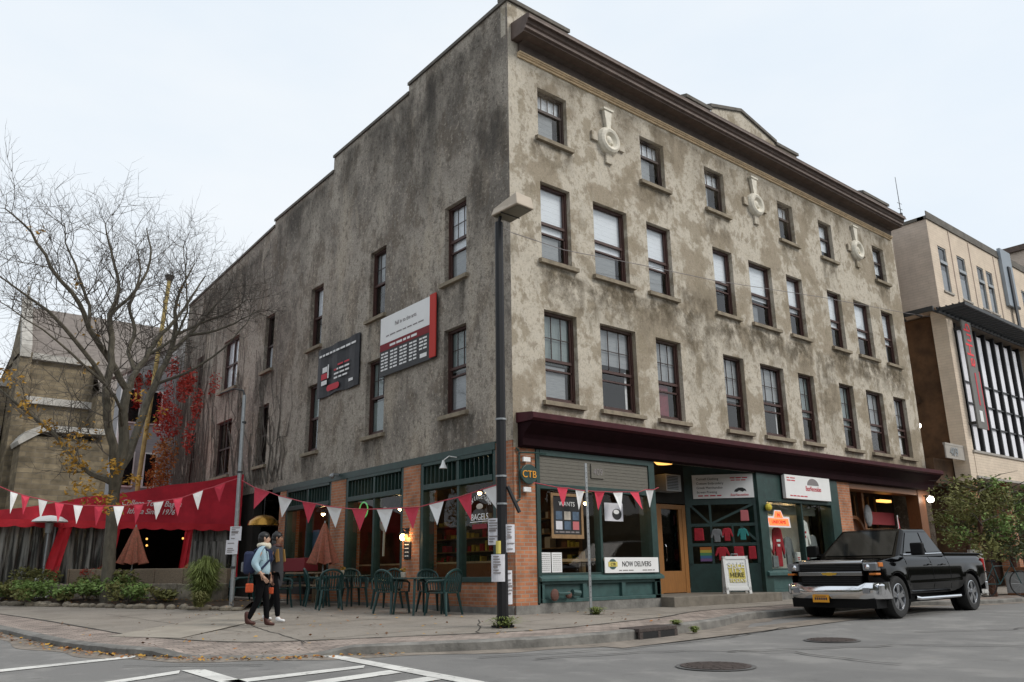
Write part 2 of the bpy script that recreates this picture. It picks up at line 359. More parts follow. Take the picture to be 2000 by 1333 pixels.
    def build1(s, name, m, parent=None, bevel=0, smooth=False, recalc=True):
        me = bpy.data.meshes.new(name); me.from_pydata([tuple(q) for q in s.v], [], s.f)
        ms = m if isinstance(m, (list, tuple)) else [m]
        for k in ms: me.materials.append(MATS[k] if isinstance(k, str) else k)
        for pl, i in zip(me.polygons, s.mi): pl.material_index = i
        if recalc:
            bm = bmesh.new(); bm.from_mesh(me); bmesh.ops.recalc_face_normals(bm, faces=bm.faces[:]); bm.to_mesh(me); bm.free()
        if smooth:
            for pl in me.polygons: pl.use_smooth = True
            try: me.set_sharp_from_angle(angle=R_(40))
            except Exception: pass
        o = bpy.data.objects.new(name, me); COL.objects.link(o)
        if parent is not None: o.parent = parent
        if bevel:
            b = o.modifiers.new('bevel', 'BEVEL'); b.width = bevel; b.segments = 2; b.limit_method = 'ANGLE'; b.angle_limit = R_(40)
        return o
def tag(o, label=None, cat=None, group=None, kind=None):
    if label: o['label'] = label
    if cat: o['category'] = cat
    if group: o['group'] = group
    if kind: o['kind'] = kind
    return o
def thing(name, label, cat, loc=(0,0,0), rz=0, group=None):
    o = bpy.data.objects.new(name, None); COL.objects.link(o); o.location = loc; o.rotation_euler = (0,0,rz); o.empty_display_size = .2
    return tag(o, label, cat, group)
def struct(o): o['kind'] = 'structure'; return o
def kids(o): return [c for c in bpy.data.objects if c.parent == o]
def copy_tree(o, parent=None):
    c = o.copy(); COL.objects.link(c)
    if parent is not None: c.parent = parent
    for k in kids(o): copy_tree(k, c)
    return c
def text(s, size, at, F, m, parent, name='lettering', align='CENTER', italic=0, ex=.004, sx=1, sp=1, vert=None):
    """flat lettering on a facade frame F at (u,o,z); runs to the viewer's right on both facades"""
    cu = bpy.data.curves.new('t', 'FONT'); cu.body = s; cu.size = size; cu.align_x = align; cu.extrude = ex; cu.shear = italic; cu.space_character = sp
    ob = bpy.data.objects.new('t', cu); COL.objects.link(ob)
    dg = bpy.context.evaluated_depsgraph_get(); me = bpy.data.meshes.new_from_object(ob.evaluated_get(dg))
    bpy.data.objects.remove(ob); bpy.data.curves.remove(cu)
    sgn = -1 if F is FL else 1
    for v in me.vertices:
        x, y, z = v.co.x*sx, v.co.y, v.co.z
        if vert: x, y = -y, x
        v.co = F(at[0]+sgn*x, at[1]+z, at[2]+y)
    me.materials.clear(); me.materials.append(MATS[m])
    o = bpy.data.objects.new(name, me); COL.objects.link(o); o.parent = parent; return o
def hline(mb, u0, u1, o, z, h, words=5, seed=0):
    """a row of word-like dashes for print too small to read"""
    rr = random.Random(seed); u = u0; d = 1 if u1 > u0 else -1; L = abs(u1-u0)
    ws = [rr.uniform(.6, 1.4) for _ in range(words)]; tot = sum(ws)+.25*(words-1)
    for w in ws:
        ww = w/tot*L; a, b = sorted((u, u+d*ww)); mb.box(a, b, o, o+.003, z-h/2, z+h/2); u += d*(ww+.25/tot*L)
def skin_body(name, verts, edges, m, parent=None, sub=2, root=0):
    """one continuous skinned surface; verts: (x,y,z,rx,ry)"""
    me = bpy.data.meshes.new(name); me.from_pydata([v[:3] for v in verts], edges, [])
    o = bpy.data.objects.new(name, me); COL.objects.link(o)
    s = o.modifiers.new('skin', 'SKIN'); s.use_smooth_shade = True
    d = me.skin_vertices[0].data
    for i, v in enumerate(verts): d[i].radius = (v[3], v[4] if len(v) > 4 else v[3])
    d[root].use_root = True
    q = o.modifiers.new('sub', 'SUBSURF'); q.levels = sub; q.render_levels = sub
    dg = bpy.context.evaluated_depsgraph_get(); m2 = bpy.data.meshes.new_from_object(o.evaluated_get(dg))
    bpy.data.objects.remove(o); m2.materials.clear(); m2.materials.append(MATS[m])
    for p in m2.polygons: p.use_smooth = True
    o = bpy.data.objects.new(name, m2); COL.objects.link(o)
    if parent is not None: o.parent = parent
    return o
# ------------------------------------------------------------------ ground
def zs(x, y):
    d = math.hypot(max(-x, 0), max(-y, 0)); z = -.015*min(d, 9)
    if x < 1: z += .02*min(max(0, y-2), 25)*min(1, max(0, (1-x)/3+.35))
    return z
def zr(x, y):
    z = -.2+.006*min(max(x, 0), 8)
    if x < -4: z += .02*min(max(0, y-2), 25)
    return z
K = [(-10,60),(-9.2,30),(-8.4,13),(-7.85,7),(-7.6,3.8),(-7.45,1.8),(-7.25,.3),(-6.95,-.9),(-6.4,-1.85),(-5.6,-2.45),(-4.4,-3.05),(-3.2,-3.6),
     (-2.2,-3.87),(-.9,-3.86),(1.75,-3.35),(3.2,-2.8),(4.2,-2.6),(7,-2.58),(10.0,-2.6),(11.0,-2.95),(12.2,-3.6),(14.3,-3.85),(25,-3.9),(60,-3.9)]
def smooth(P, n=6):
    o = []
    for i in range(len(P)-1):
        p0 = Vector(P[max(i-1, 0)]); p1 = Vector(P[i]); p2 = Vector(P[i+1]); p3 = Vector(P[min(i+2, len(P)-1)])
        for k in range(n):
            t = k/n; o.append(.5*((2*p1)+(p2-p0)*t+(2*p0-5*p1+4*p2-p3)*t*t+(3*p1-p0-3*p2+p3)*t*t*t))
    o.append(Vector(P[-1])); return o
KS = smooth([(*q,) for q in K])
def ramp(x, y):
    d = math.hypot(x+6.15, y+1.95); w = max(0, min(1, 1-(d-.75)/.7)); return w*w*(3-2*w)
def target(q):
    x, y = q
    if y > 1.5: return Vector((2.0, y))
    if x > 1.5: return Vector((x, 4.0))
    a = math.atan2(y-1.5, x-1.5); t = (a+math.pi)/(math.pi/2) if a < 0 else 0
    return Vector((2.0, 1.5)) if t < .5 else Vector((1.5, 4.0))*0+Vector((1.5, 1.6))
kt = []; inner = []; band = []
for i, q in enumerate(KS):
    d = (KS[min(i+1, len(KS)-1)]-KS[max(i-1, 0)]).normalized(); nrm = Vector((-d.y, d.x))   # towards the buildings
    inner.append(q+nrm*.17); band.append(q+nrm*1.05)
def topz(p, q): 
    r = ramp(q.x, q.y); return zs(p.x, p.y)*(1-r)+(zr(q.x, q.y)+.02)*r
kb = MB(); rows = []
rr = random.Random(3)
for i, q in enumerate(KS):
    a = inner[i]; zt = topz(q, q); j = rr.uniform(-.006, .006)
    rows.append([kb.p(q.x, q.y, zr(q.x, q.y)-.15), kb.p(q.x+0, q.y, zt-.02+j), kb.p(*(q+(a-q)*.15), zt+j), kb.p(a.x, a.y, topz(a, q)+.002), kb.p(a.x, a.y, zt-.3)])
for a, b in zip(rows, rows[1:]):
    for k in range(4): kb.face((a[k], b[k], b[k+1], a[k+1]))
struct(kb.build('kerb', 'granite', smooth=True))
sw = MB(); G_ = []
for i, q in enumerate(KS):
    row = []; a = inner[i]; b = band[i]; t = target(q)
    for k in range(4):
        p = a.lerp(b, k/3); w = k/3; z = topz(p, q)*(1-w)+zs(p.x, p.y)*w if ramp(q.x, q.y) > 0 else zs(p.x, p.y)
        row.append(sw.p(p.x, p.y, z-.003))
    for k in range(1, 13):
        p = b.lerp(t, k/12); row.append(sw.p(p.x, p.y, zs(p.x, p.y)-.003))
    G_.append(row)
for a, b in zip(G_, G_[1:]):
    for k in range(len(a)-1):
        sw.cur = 1 if k < 3 else 0
        sw.face((a[k], b[k], b[k+1], a[k+1]))
struct(sw.build('sidewalk', ['concrete_walk', 'paver'], recalc=False))
rd = MB(); xs = [-400,-120,-60,-30]+[-20+i*2 for i in range(21)]+[25,30,60,120,400]; ys = [-400,-120,-60,-30]+[-20+i*2 for i in range(26)]+[40,60,120,400]
gi = [[rd.p(x, y, zr(x, y)) for y in ys] for x in xs]
for i in range(len(xs)-1):
    for j in range(len(ys)-1): rd.face((gi[i][j], gi[i+1][j], gi[i+1][j+1], gi[i][j+1]))
struct(rd.build('road', 'asphalt', recalc=False))
# gutter strip of worn concrete along the kerb
gm = MB(); g2 = []
for i, q in enumerate(KS):
    d = (KS[min(i+1, len(KS)-1)]-KS[max(i-1, 0)]).normalized(); nrm = Vector((-d.y, d.x)); w = .42+.1*math.sin(i*.7)
    p = q-nrm*w; g2.append((gm.p(q.x, q.y, zr(q.x, q.y)+.004), gm.p(p.x, p.y, zr(p.x, p.y)+.004)))
for a, b in zip(g2, g2[1:]): gm.face((a[0], b[0], b[1], a[1]))
mat('gutter', (.28,.24,.20), .95, var=.45, scale=3, bump=.4, bscale=40)
struct(gm.build('gutter_strip', 'gutter', recalc=False))
chain('marking_paint', [((.15,.145,.14), 9, (1,1,1), .56,.70,.85), ((.45,.44,.42), 1.2, (1,1,1), .45,.65,.6)], (.70,.69,.65), bump=(.2, 60), rough=.8)
mk = MB()
for q in ([(-7.07,-.64),(-7.17,-.92),(-12.2,-2.7),(-12.1,-2.3)], [(-7.25,-2.86),(-7.36,-3.15),(-8.95,-4.0),(-8.8,-3.7)],
          [(-7.24,-2.87),(-7.02,-2.98),(-7.22,-5.7),(-7.42,-5.6)], [(-5.56,-3.95),(-5.70,-4.17),(-7.23,-4.42),(-7.28,-4.16)],
          [(-5.62,-4.58),(-5.64,-4.86),(-7.2,-5.2),(-7.2,-4.95)], [(-5.66,-5.35),(-5.68,-5.62),(-7.2,-6.0),(-7.2,-5.72)],
          [(-5.38,-2.46),(-5.18,-2.58),(-5.50,-6.08),(-5.70,-5.95)], [(-5.50,-6.09),(-5.70,-5.96),(-6.3,-10.5),(-6.05,-10.6)]):
    mk.poly([(x, y, zr(x, y)+.008) for x, y in q])
struct(mk.build('road_markings', 'marking_paint', recalc=False))
# joints and cracks in the walk
jm = MB()
def crack(pts, w=.018, lift=.003, seed=1, jit=.03):
    r2 = random.Random(seed); P = []
    for (x0, y0), (x1, y1) in zip(pts, pts[1:]):
        n = max(2, int(math.hypot(x1-x0, y1-y0)/.25))
        for k in range(n): P.append((x0+(x1-x0)*k/n+r2.uniform(-jit, jit), y0+(y1-y0)*k/n+r2.uniform(-jit, jit)))
    P.append(pts[-1])
    for a, b in zip(P, P[1:]):
        d = Vector((b[0]-a[0], b[1]-a[1])); 
        if d.length < 1e-4: continue
        n_ = Vector((-d.y, d.x)).normalized()*w*r2.uniform(.4, .7)
        zf = lambda x, y: (zs(x, y) if lift < .01 else zr(x, y)+.005)+lift
        jm.poly([(a[0]+n_.x, a[1]+n_.y, zf(*a)), (b[0]+n_.x, b[1]+n_.y, zf(*b)), (b[0]-n_.x, b[1]-n_.y, zf(*b)), (a[0]-n_.x, a[1]-n_.y, zf(*a))])
crack([tuple(band[i]) for i in range(6, len(band)-8, 2)], .05, seed=5, jit=.01)
crack([(-5.3,-2.1),(-4.6,1.0),(-4.0,3.4)], seed=2); crack([(-6.7,1.9),(-3,1.6),(0,1.2)], .014, seed=3); crack([(-6.9,5),(-3.2,4.4),(-.2,4.2)], .014, seed=8)
for x in (1.9, 4.4, 6.9, 9.4, 11.9): crack([(x, -.1), (x, -2.3)], .016, seed=int(x*3), jit=.005)
crack([(.3,-1.6),(12,-1.5)], .014, seed=21, jit=.008); crack([(-2.9,-2.6),(-1.2,-.4)], .016, seed=22)
for q_ in (((-6.8,3.4),(-1,3.0)),((-6.9,6.8),(-3.6,6.3)),((-2.6,5.9),(-2.1,.6)),((-1.0,-.1),(-.9,3.9)),((-5.4,7.4),(-5.0,.9)),((-4.6,-1.5),(-.3,-1.4))): crack(list(q_), .014, seed=int(abs(q_[0][0])*7), jit=.006)
crack([(-1.6,-6.0),(.6,-7.2),(1.4,-8.6)], .03, .012, 31, .07); crack([(-3.8,-4.9),(-1.9,-5.5),(-1.2,-6.6),(-1.6,-8.2)], .03, .012, 32, .07)
crack([(2.6,-6.4),(3.9,-7.3),(5.6,-7.2)], .03, .012, 33, .07); crack([(-4.2,-4.3),(-2.2,-4.8),(.2,-4.75),(2.4,-4.3)], .03, .012, 34, .03)
crack([(-7.6,-2.0),(-7.1,-2.4),(-6.4,-3.1)], .03, .012, 35, .05)
mat('crack', (.045,.042,.036), .95)
struct(jm.build('pavement_cracks', 'crack', recalc=False))
lt = MB(); lt.poly([(x, y, zs(x, y)+.004) for x, y in ((-6.75,2.0),(-6.1,.55),(-4.0,2.9),(-2.5,4.9),(-3.2,5.5),(-4.6,4.2))]); 
struct(lt.build('sidewalk_slab', mat('slab_light', (.36,.32,.265), .92, var=.25, scale=2, bump=.2, bscale=40), recalc=False))
lp = MB(); 
for x0, x1, y0, y1 in ((-2.1,8.6,-4.9,-4.25), ): lp.poly([(x0, y0+.2, zr(x0,y0)+.007), (x1, y0+.9, zr(x1,y0)+.007), (x1, y1+1.1, zr(x1,y1)+.007), (x0, y1, zr(x0,y1)+.007)])
struct(lp.build('road_patch', 'gutter', recalc=False))
for (cx, cy, r, lab) in ((-3.02,-6.88,.37,'round iron manhole cover in the road nearest the camera'), (.66,-6.12,.33,'smaller round manhole cover in the road ahead of the pickup')):
    t = thing('manhole_cover', lab, 'manhole cover', (cx, cy, zr(cx, cy)), group='manhole covers in the road')
    MB().lathe([(r+.05, .006), (r+.05, .012), (r, .012), (r, .006)], seg=32).build('rim', 'asphalt_patch', t, recalc=True)
    b = MB(); b.lathe([(r, .008), (r, .02)], seg=32)
    for k in range(-4, 5):
        hw = math.sqrt(max(0, (r*.85)**2-(k*r/5)**2)); b.box(-hw, hw, k*r/5-.012, k*r/5+.012, .02, .026)
    b.build('lid', 'iron', t)
# storm drain set in the kerb
t = thing('storm_drain', 'rusty storm drain opening set into the kerb face', 'storm drain', (-.42,-3.86, zr(-.4,-3.9)), rz=.1)
b = MB(); b.box(-.5,.5,-.03,.35,.10,.155); b.build('hood', 'iron', t, bevel=.008)
b = MB(); b.box(-.42,.42,-.035,-.02,.0,.10); b.build('opening', 'black_paint', t)
b = MB(); b.box(-.5,-.42,-.036,.0,0,.1); b.box(.42,.5,-.036,.0,0,.1); b.box(-.03,.03,-.038,-.0,0,.1); b.build('grate_bar', 'iron', t)

# ------------------------------------------------------------------ the corner building
BLD = thing('corner_building', 'four-storey corner building in stained tan and grey stucco above green shopfronts', 'building')
def holed_wall(F, u0, u1, z0, ztop, holes, depth=.22, off=0.0):
    """wall face with rectangular openings and their reveals; ztop(u) list of (ua,ub,za,zb)"""
    mb = MB(F); us = sorted({u0, u1, *[h[0] for h in holes], *[h[1] for h in holes], *[s[0] for s in ztop], *[s[1] for s in ztop]})
    def top(u, side):
        for a, b, za, zb in ztop:
            if a-1e-6 <= u <= b+1e-6:
                if (side > 0 and u >= b-1e-6) or (side < 0 and u <= a+1e-6): 
                    pass
                else: return za+(zb-za)*(u-a)/(b-a)
        for a, b, za, zb in ztop:
            if side > 0 and abs(u-a) < 1e-6: return za
            if side < 0 and abs(u-b) < 1e-6: return zb
        return ztop[-1][3]
    for a, b in zip(us, us[1:]):
        if b-a < 1e-6: continue
        hs = sorted([h for h in holes if h[0] <= a+1e-6 and h[1] >= b-1e-6], key=lambda h: h[2]); z = z0
        for h in hs:
            if h[2] > z: mb.poly([(a, off, z), (b, off, z), (b, off, h[2]), (a, off, h[2])])
            z = h[3]
        mb.poly([(a, off, z), (b, off, z), (b, off, top(b, -1)), (a, off, top(a, 1))])
    for h in holes:
        a, b, c, d = h[:4]; q = off-depth
        mb.poly([(a, off, c), (a, off, d), (a, q, d), (a, q, c)]); mb.poly([(b, off, c), (b, off, d), (b, q, d), (b, q, c)])
        mb.poly([(a, off, c), (b, off, c), (b, q, c), (a, q, c)]); mb.poly([(a, off, d), (b, off, d), (b, q, d), (a, q, d)])
    return mb
ZR = {4: (10.53, 11.82), 3: (7.50, 9.39), 2: (4.30, 6.32)}
xr = {4: [(.89,1.83),(4.48,5.44),(7.2,8.1),(10.84,11.7),(13.21,14.03),(16.78,17.61)],
      3: [(.91,1.84),(2.61,3.8),(4.54,5.48),(7.28,8.17),(8.96,10.11),(10.9,11.78),(13.24,14.1),(14.9,15.98),(16.78,17.62)],
      2: [(.93,1.92),(2.67,3.89),(4.63,5.59),(7.35,8.27),(9.05,10.21),(10.97,11.83),(13.28,14.15),(14.95,16.08),(16.8,17.69)]}
holesR = [(a, b, *ZR[r]) for r in xr for a, b in xr[r]]
ZL = {3: (7.44, 9.38), 2: (4.25, 6.25)}
xl = {3: [(1.65,2.56),(5.39,6.26),(9.18,10.03),(12.85,13.64),(16.1,17.69),(20.0,20.8)], 2: [(1.65,2.55),(5.29,6.26),(9.09,9.94),(12.87,13.73),(16.2,17.8),(20.1,20.9)]}
holesL = [(a, b, *ZL[r]) for r in xl for a, b in xl[r]]
WR = 18.5; LL = 22.6
mbR = holed_wall(FR, 0, WR, 3.22, [(0,1.96,13.78,13.78),(1.96,6.64,13.05,13.05),(6.64,7.8,13.78,13.78),(7.8,9.31,13.9,14.32),(9.31,11.09,14.32,13.88),(11.09,12.35,13.82,13.82),(12.35,16.67,13.05,13.05),(16.67,18.5,13.78,13.78)], holesR)
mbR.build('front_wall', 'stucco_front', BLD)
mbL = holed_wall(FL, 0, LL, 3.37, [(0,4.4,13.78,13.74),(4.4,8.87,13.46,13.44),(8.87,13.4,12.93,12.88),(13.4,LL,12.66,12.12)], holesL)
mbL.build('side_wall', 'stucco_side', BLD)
# body behind: far side, rear, roof
b = MB(); P0 = FL(LL, 0, 0)
b.poly([(18.5, 0, 0), (18.5, 20, 0), (18.5, 20, 13.0), (18.5, 0, 13.05)]); b.poly([(P0.x, P0.y, 0), (18.5, 20, 0), (18.5, 20, 12.4), (P0.x, P0.y, 12.1)])
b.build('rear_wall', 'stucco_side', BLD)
b = MB(); b.poly([(.2, .2, 12.0), (18.4, .2, 12.0), (18.4, 19.9, 12.0), (P0.x+.2, P0.y-.1, 12.0)]); b.build('roof', 'asphalt_patch', BLD)
b = MB(); 
for z in (3.9, 7.0, 10.2): b.poly([(.3,.3,z),(18.4,.3,z),(18.4,19.8,z),(P0.x+.3,P0.y-.3,z)])
b.poly([(.9,1.6,3.9),(18.2,1.6,3.9),(18.2,1.6,12),(.9,1.6,12)]); b.poly([(1.9,.9,3.9),(2.4,19,3.9),(2.4,19,12),(1.9,.9,12)])
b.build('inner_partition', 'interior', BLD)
# copings on the parapets
cp = MB(FL)
for a, c, za, zb in ((0,4.4,13.78,13.74),(4.4,8.87,13.46,13.44),(8.87,13.4,12.93,12.88),(13.4,LL,12.66,12.12)):
    i = [cp.p(u, o, z) for u, z in ((a-.04 if a else 0, za), (c, zb)) for o in (.05, -.28) for z in (z, z+.09)]
    for q in ((0,1,3,2),(4,6,7,5),(0,4,5,1),(2,3,7,6),(0,2,6,4),(1,5,7,3)): cp.face([i[k] for k in q])
cp.build('side_coping', 'coping', BLD)
b = MB(FL)
for a, c, za, zb in ((0.02,4.4,13.78,13.74),(4.4,8.87,13.46,13.44),(8.87,13.4,12.93,12.88),(13.4,LL,12.66,12.12)):
    b.poly([(a, -.26, 11.5), (c, -.26, 11.5), (c, -.26, zb), (a, -.26, za)])
b.box(4.38,4.40,-.26,0,13.4,13.75); b.box(8.85,8.87,-.26,0,12.9,13.44); b.box(13.38,13.40,-.26,0,12.6,12.88)
b.build('parapet_back', 'stucco_side', BLD)
cp = MB(FR)
def capseg(a, c, za, zb):
    i = [cp.p(u, o, z) for u, z in ((a, za), (c, zb)) for o in (.06, -.3) for z in (z, z+.10)]
    for q in ((0,1,3,2),(4,6,7,5),(0,4,5,1),(2,3,7,6),(0,2,6,4),(1,5,7,3)): cp.face([i[k] for k in q])
for q in ((-.05,2.0,13.78,13.78),(6.6,7.78,13.78,13.78),(7.74,9.31,13.9,14.32),(9.31,11.15,14.32,13.88),(11.15,12.4,13.82,13.82),(16.62,18.55,13.78,13.78)): capseg(*q)
cp.build('front_coping', 'coping', BLD)
b = MB(FR)
for a, c in ((.0,1.96),(6.64,7.8),(11.09,12.35),(16.67,18.5)): b.box(a+.002, c-.002, -.25, -.004, 12.9, 13.77)
b.build('parapet_block', 'stucco_front', BLD)
# main cornice
ft = [(0,13.2),(.60,13.15),(.66,13.10),(.66,13.02),(.60,12.99),(.58,12.90),(.52,12.86),(.50,12.80),(.47,12.78),(.47,12.74),(0,12.74)]
b = MB(FR); b.prism(ft, .10, 18.35); b.build('cornice', 'cornice_brown', BLD)
b = MB(FR); b.prism([(.655,12.985),(.675,12.985),(.675,13.03),(.655,13.03)], .09, 18.36); b.prism([(.50,12.80),(.535,12.80),(.535,12.87),(.50,12.87)], .095, 18.355); b.build('cornice_lip', 'cornice_lip', BLD)
b = MB(FR); b.prism([(.002,12.50),(.07,12.50),(.09,12.56),(.09,12.70),(.22,12.738),(.002,12.738)], .30, 18.3); b.build('frieze_band', 'frieze', BLD)
b = MB(FR); b.prism([(.002,12.37),(.045,12.37),(.05,12.41),(.085,12.42),(.085,12.45),(.11,12.455),(.11,12.497),(.002,12.497)], .28, 18.32); b.build('cornice_moulding', 'ochre_mould', BLD)
# shopfront cornice
b = MB(FR); b.prism([(.002,3.93),(.50,3.88),(.54,3.86),(.54,3.76),(.48,3.72),(.002,3.72)], .08, 18.55); b.build('shop_cornice', 'maroon', BLD)
b = MB(FR); b.prism([(.002,3.718),(.46,3.718),(.42,3.66),(.30,3.56),(.20,3.48),(.16,3.40),(.16,3.26),(.11,3.225),(.002,3.225)], .12, 18.52); b.build('cornice_cove', 'maroon_shade', BLD)  # shade under the cornice put into a darker maroon

# windows
def window(F, u0, u1, z0, z1, st, name='window'):
    """double-hung window: frame part with sash, panes, blind, sill as sub-parts"""
    w = u1-u0; o = -.12; fr = .058; b = MB(F)
    b.box(u0+.002, u0+fr, o-.1, o, z0, z1); b.box(u1-fr, u1-.002, o-.1, o, z0, z1); b.box(u0+fr, u1-fr, o-.1, o, z1-fr*1.1, z1-.002); b.box(u0+fr, u1-fr, o-.1, o+.01, z0+.002, z0+fr)
    root = b.build(name, st.get('frame', 'frame_brown'), BLD)
    a0, a1, c0, c1 = u0+fr, u1-fr, z0+fr, z1-fr*1.1; H = c1-c0
    zm = c1-H*st['mid']; s = MB(F); s.box(a0, a1, o-.07, o-.015, zm-.035, zm+.03)
    if st.get('mid2'):
        z2 = c1-H*st['mid2']; s.box(a0, a1, o-.085, o-.03, z2-.02, z2+.02)
    if st.get('vert'):
        um = (a0+a1)/2; s.box(um-.035, um+.035, o-.07, o-.012, c0, c1)
    sw_ = .035; s.box(a0, a0+sw_, o-.08, o-.03, c0, c1); s.box(a1-sw_, a1, o-.08, o-.03, c0, c1); s.box(a0, a1, o-.08, o-.03, c0, c0+.05)
    s.build('sash', st.get('frame', 'frame_brown'), root)
    if st.get('bars'):
        nx, ny = st['bars']; g = MB(F)
        for k in range(1, nx): uu = a0+(a1-a0)*k/nx; g.box(uu-.008, uu+.008, o-.066, o-.048, zm+.03, c1)
        for k in range(1, ny): zz = zm+(c1-zm)*k/ny; g.box(a0, a1, o-.066, o-.048, zz-.008, zz+.008)
        g.build('glazing_bar', 'frame_dark', root)
    g = MB(F); g.poly([(a0, o-.06, c0), (a1, o-.06, c0), (a1, o-.06, c1), (a0, o-.06, c1)]); g.build('pane', 'glass_window', root)
    for (mt, za, zb, ua, ub) in st.get('blinds', []):
        g = MB(F); n = max(3, int((zb-za)*H/.12)); zt = c0+H*zb; zb_ = c0+H*za
        for k in range(n):
            p, q = zb_+(zt-zb_)*k/n, zb_+(zt-zb_)*(k+1)/n
            g.poly([(a0+(a1-a0)*ua, o-.100, p), (a0+(a1-a0)*ub, o-.100, p), (a0+(a1-a0)*ub, o-.102, q), (a0+(a1-a0)*ua, o-.102, q)])
        g.build('blind', mt, root)
    s = MB(F); s.prism([(-.2, z0-.12), (.10, z0-.12), (.10, z0-.03), (-.1, z0+.001), (-.2, z0+.001)], u0-.10, u1+.14 if F is FR else u1+.10)
    s.build('sill', 'sill_stone', root)
    rs = random.Random(int(u0*97+z0*31)); hh = rs.uniform(.55, 1.05); g = MB(F); wx = rs.uniform(.05, .45)
    g.poly([(u0-wx, .004, z0-.12-hh), (u1+wx*.7, .004, z0-.12-hh), (u1+wx*.7, .004, z0-.115), (u0-wx, .004, z0-.115)]); g.build('sill_stain', 'stain_front' if F is FR else 'stain_side', root)
    return root
rw = random.Random(11)
for i, (a, c) in enumerate(xr[4]):
    if i < 4: st = dict(mid=.36, bars=(4 if i < 2 else 3, 1), frame='frame_dark', blinds=[('blind_grey' if i else 'blind_grey', 0, .62, .0, [.72,.62,.40,.35][i]), ('blind_white', .66, 1, 0, 1)])
    else: st = dict(mid=.42, frame='frame_dark', blinds=[('blind_white', .24, 1, 0, 1)])
    window(FR, a, c, *ZR[4], st)
for i, (a, c) in enumerate(xr[3]):
    lo = [.36,.36,.38,.44,.42,.42,.36,.38,.38][i]
    bl = [('blind_white', lo, 1, 0, 1)]
    if i < 3: bl.append(('blind_grey', 0, lo-.01, 0, .80))
    elif i == 4: bl.append(('cloth_grey', 0, .3, .1, .5))
    elif i == 5: bl.append(('cloth_white', 0, .13, 0, .3))
    window(FR, a, c, *ZR[3], dict(mid=.50, mid2=(.64 if i not in (4, 7) else .66), bars=None, blinds=bl))
for i, (a, c) in enumerate(xr[2]):
    bl = [[('blind_teal', .42, 1, 0, 1), ('blind_grey', 0, .40, 0, .82)], [('blind_grey', .55, 1, 0, 1), ('cloth_white', .0, .5, .84, .9)], [('blind_grey', .5, 1, 0, 1), ('curtain_red', 0, .44, 0, .64)],
          [('blind_grey', .40, 1, 0, 1)], [('blind_grey', .52, .98, 0, 1), ('cloth_white', .0, .5, .78, .82)], [('blind_teal', .38, 1, 0, 1)],
          [('blind_teal', .30, 1, 0, 1)], [('blind_grey', .36, 1, 0, 1)], [('blind_grey', .55, 1, 0, 1), ('cloth_white', .0, .5, .2, .75)]][i]
    window(FR, a, c, *ZR[2], dict(mid=.54, mid2=.655, bars=(3, 2), blinds=bl))
for r in (3, 2):
    for i, (a, c) in enumerate(xl[r]):
        if r == 3: st = [dict(mid=.46, mid2=.62, bars=(3,2), blinds=[('blind_white', .38, 1, 0, 1), ('blind_grey', 0, .38, .0, 1)]), dict(mid=.5, bars=(3,2), blinds=[('blind_grey', .5, 1, 0, 1)]),
                    dict(mid=.5, blinds=[('blind_white', .5, 1, .0, .9)]), dict(mid=.55, frame='frame_dark', blinds=[('blind_white', 0, .45, .0, 1)]), dict(mid=.5, vert=True, blinds=[('blind_white', 0, 1, 0, 1)]), dict(mid=.5)][i]
        else: st = [dict(mid=.46, mid2=.56, bars=(3,2), blinds=[('blind_teal', .5, 1, 0, 1), ('blind_grey', 0, .45, 0, 1)]), dict(mid=.5, bars=(3,2), blinds=[('blind_teal', .5, 1, 0, 1), ('blind_teal', 0, .45, 0, 1)]),
                    dict(mid=.5, blinds=[('blind_teal', .5, 1, 0, 1)]), dict(mid=.5, frame='frame_dark'), dict(mid=.5, vert=True, frame='frame_dark'), dict(mid=.5)][i]
        window(FL, a, c, *ZL[r], st)
for k, (a, c, zt_, h) in enumerate(((0,4.4,13.72,4.6),(4.4,8.87,13.42,3.2),(8.87,13.4,12.86,3.0),(13.4,22.6,12.2,4.0),(.0,1.5,11.5,6.0),(3.0,5.2,13.6,5.5))):
    b = MB(FL); b.poly([(a,.006+.001*k,zt_-h),(c,.006+.001*k,zt_-h),(c,.006+.001*k,zt_),(a,.006+.001*k,zt_)]); b.build('soot_stain', 'soot_side', BLD)
for k, (a, c, zt_, h) in enumerate(((.3,6.5,12.36,1.6),(6.0,12.5,12.36,1.9),(12,18.3,12.36,1.5),(.8,6.4,7.3,1.2),(7,12,7.3,1.1),(12.8,18.2,7.3,1.0),(5.7,7.2,7.9,3.2),(12.0,13.2,7.2,2.9))):
    b = MB(FR); b.poly([(a,.006+.0007*k,zt_-h),(c,.006+.0007*k,zt_-h),(c,.006+.0007*k,zt_),(a,.006+.0007*k,zt_)]); b.build('weather_stain', 'soot_front' if k < 3 else 'stain_front', BLD)
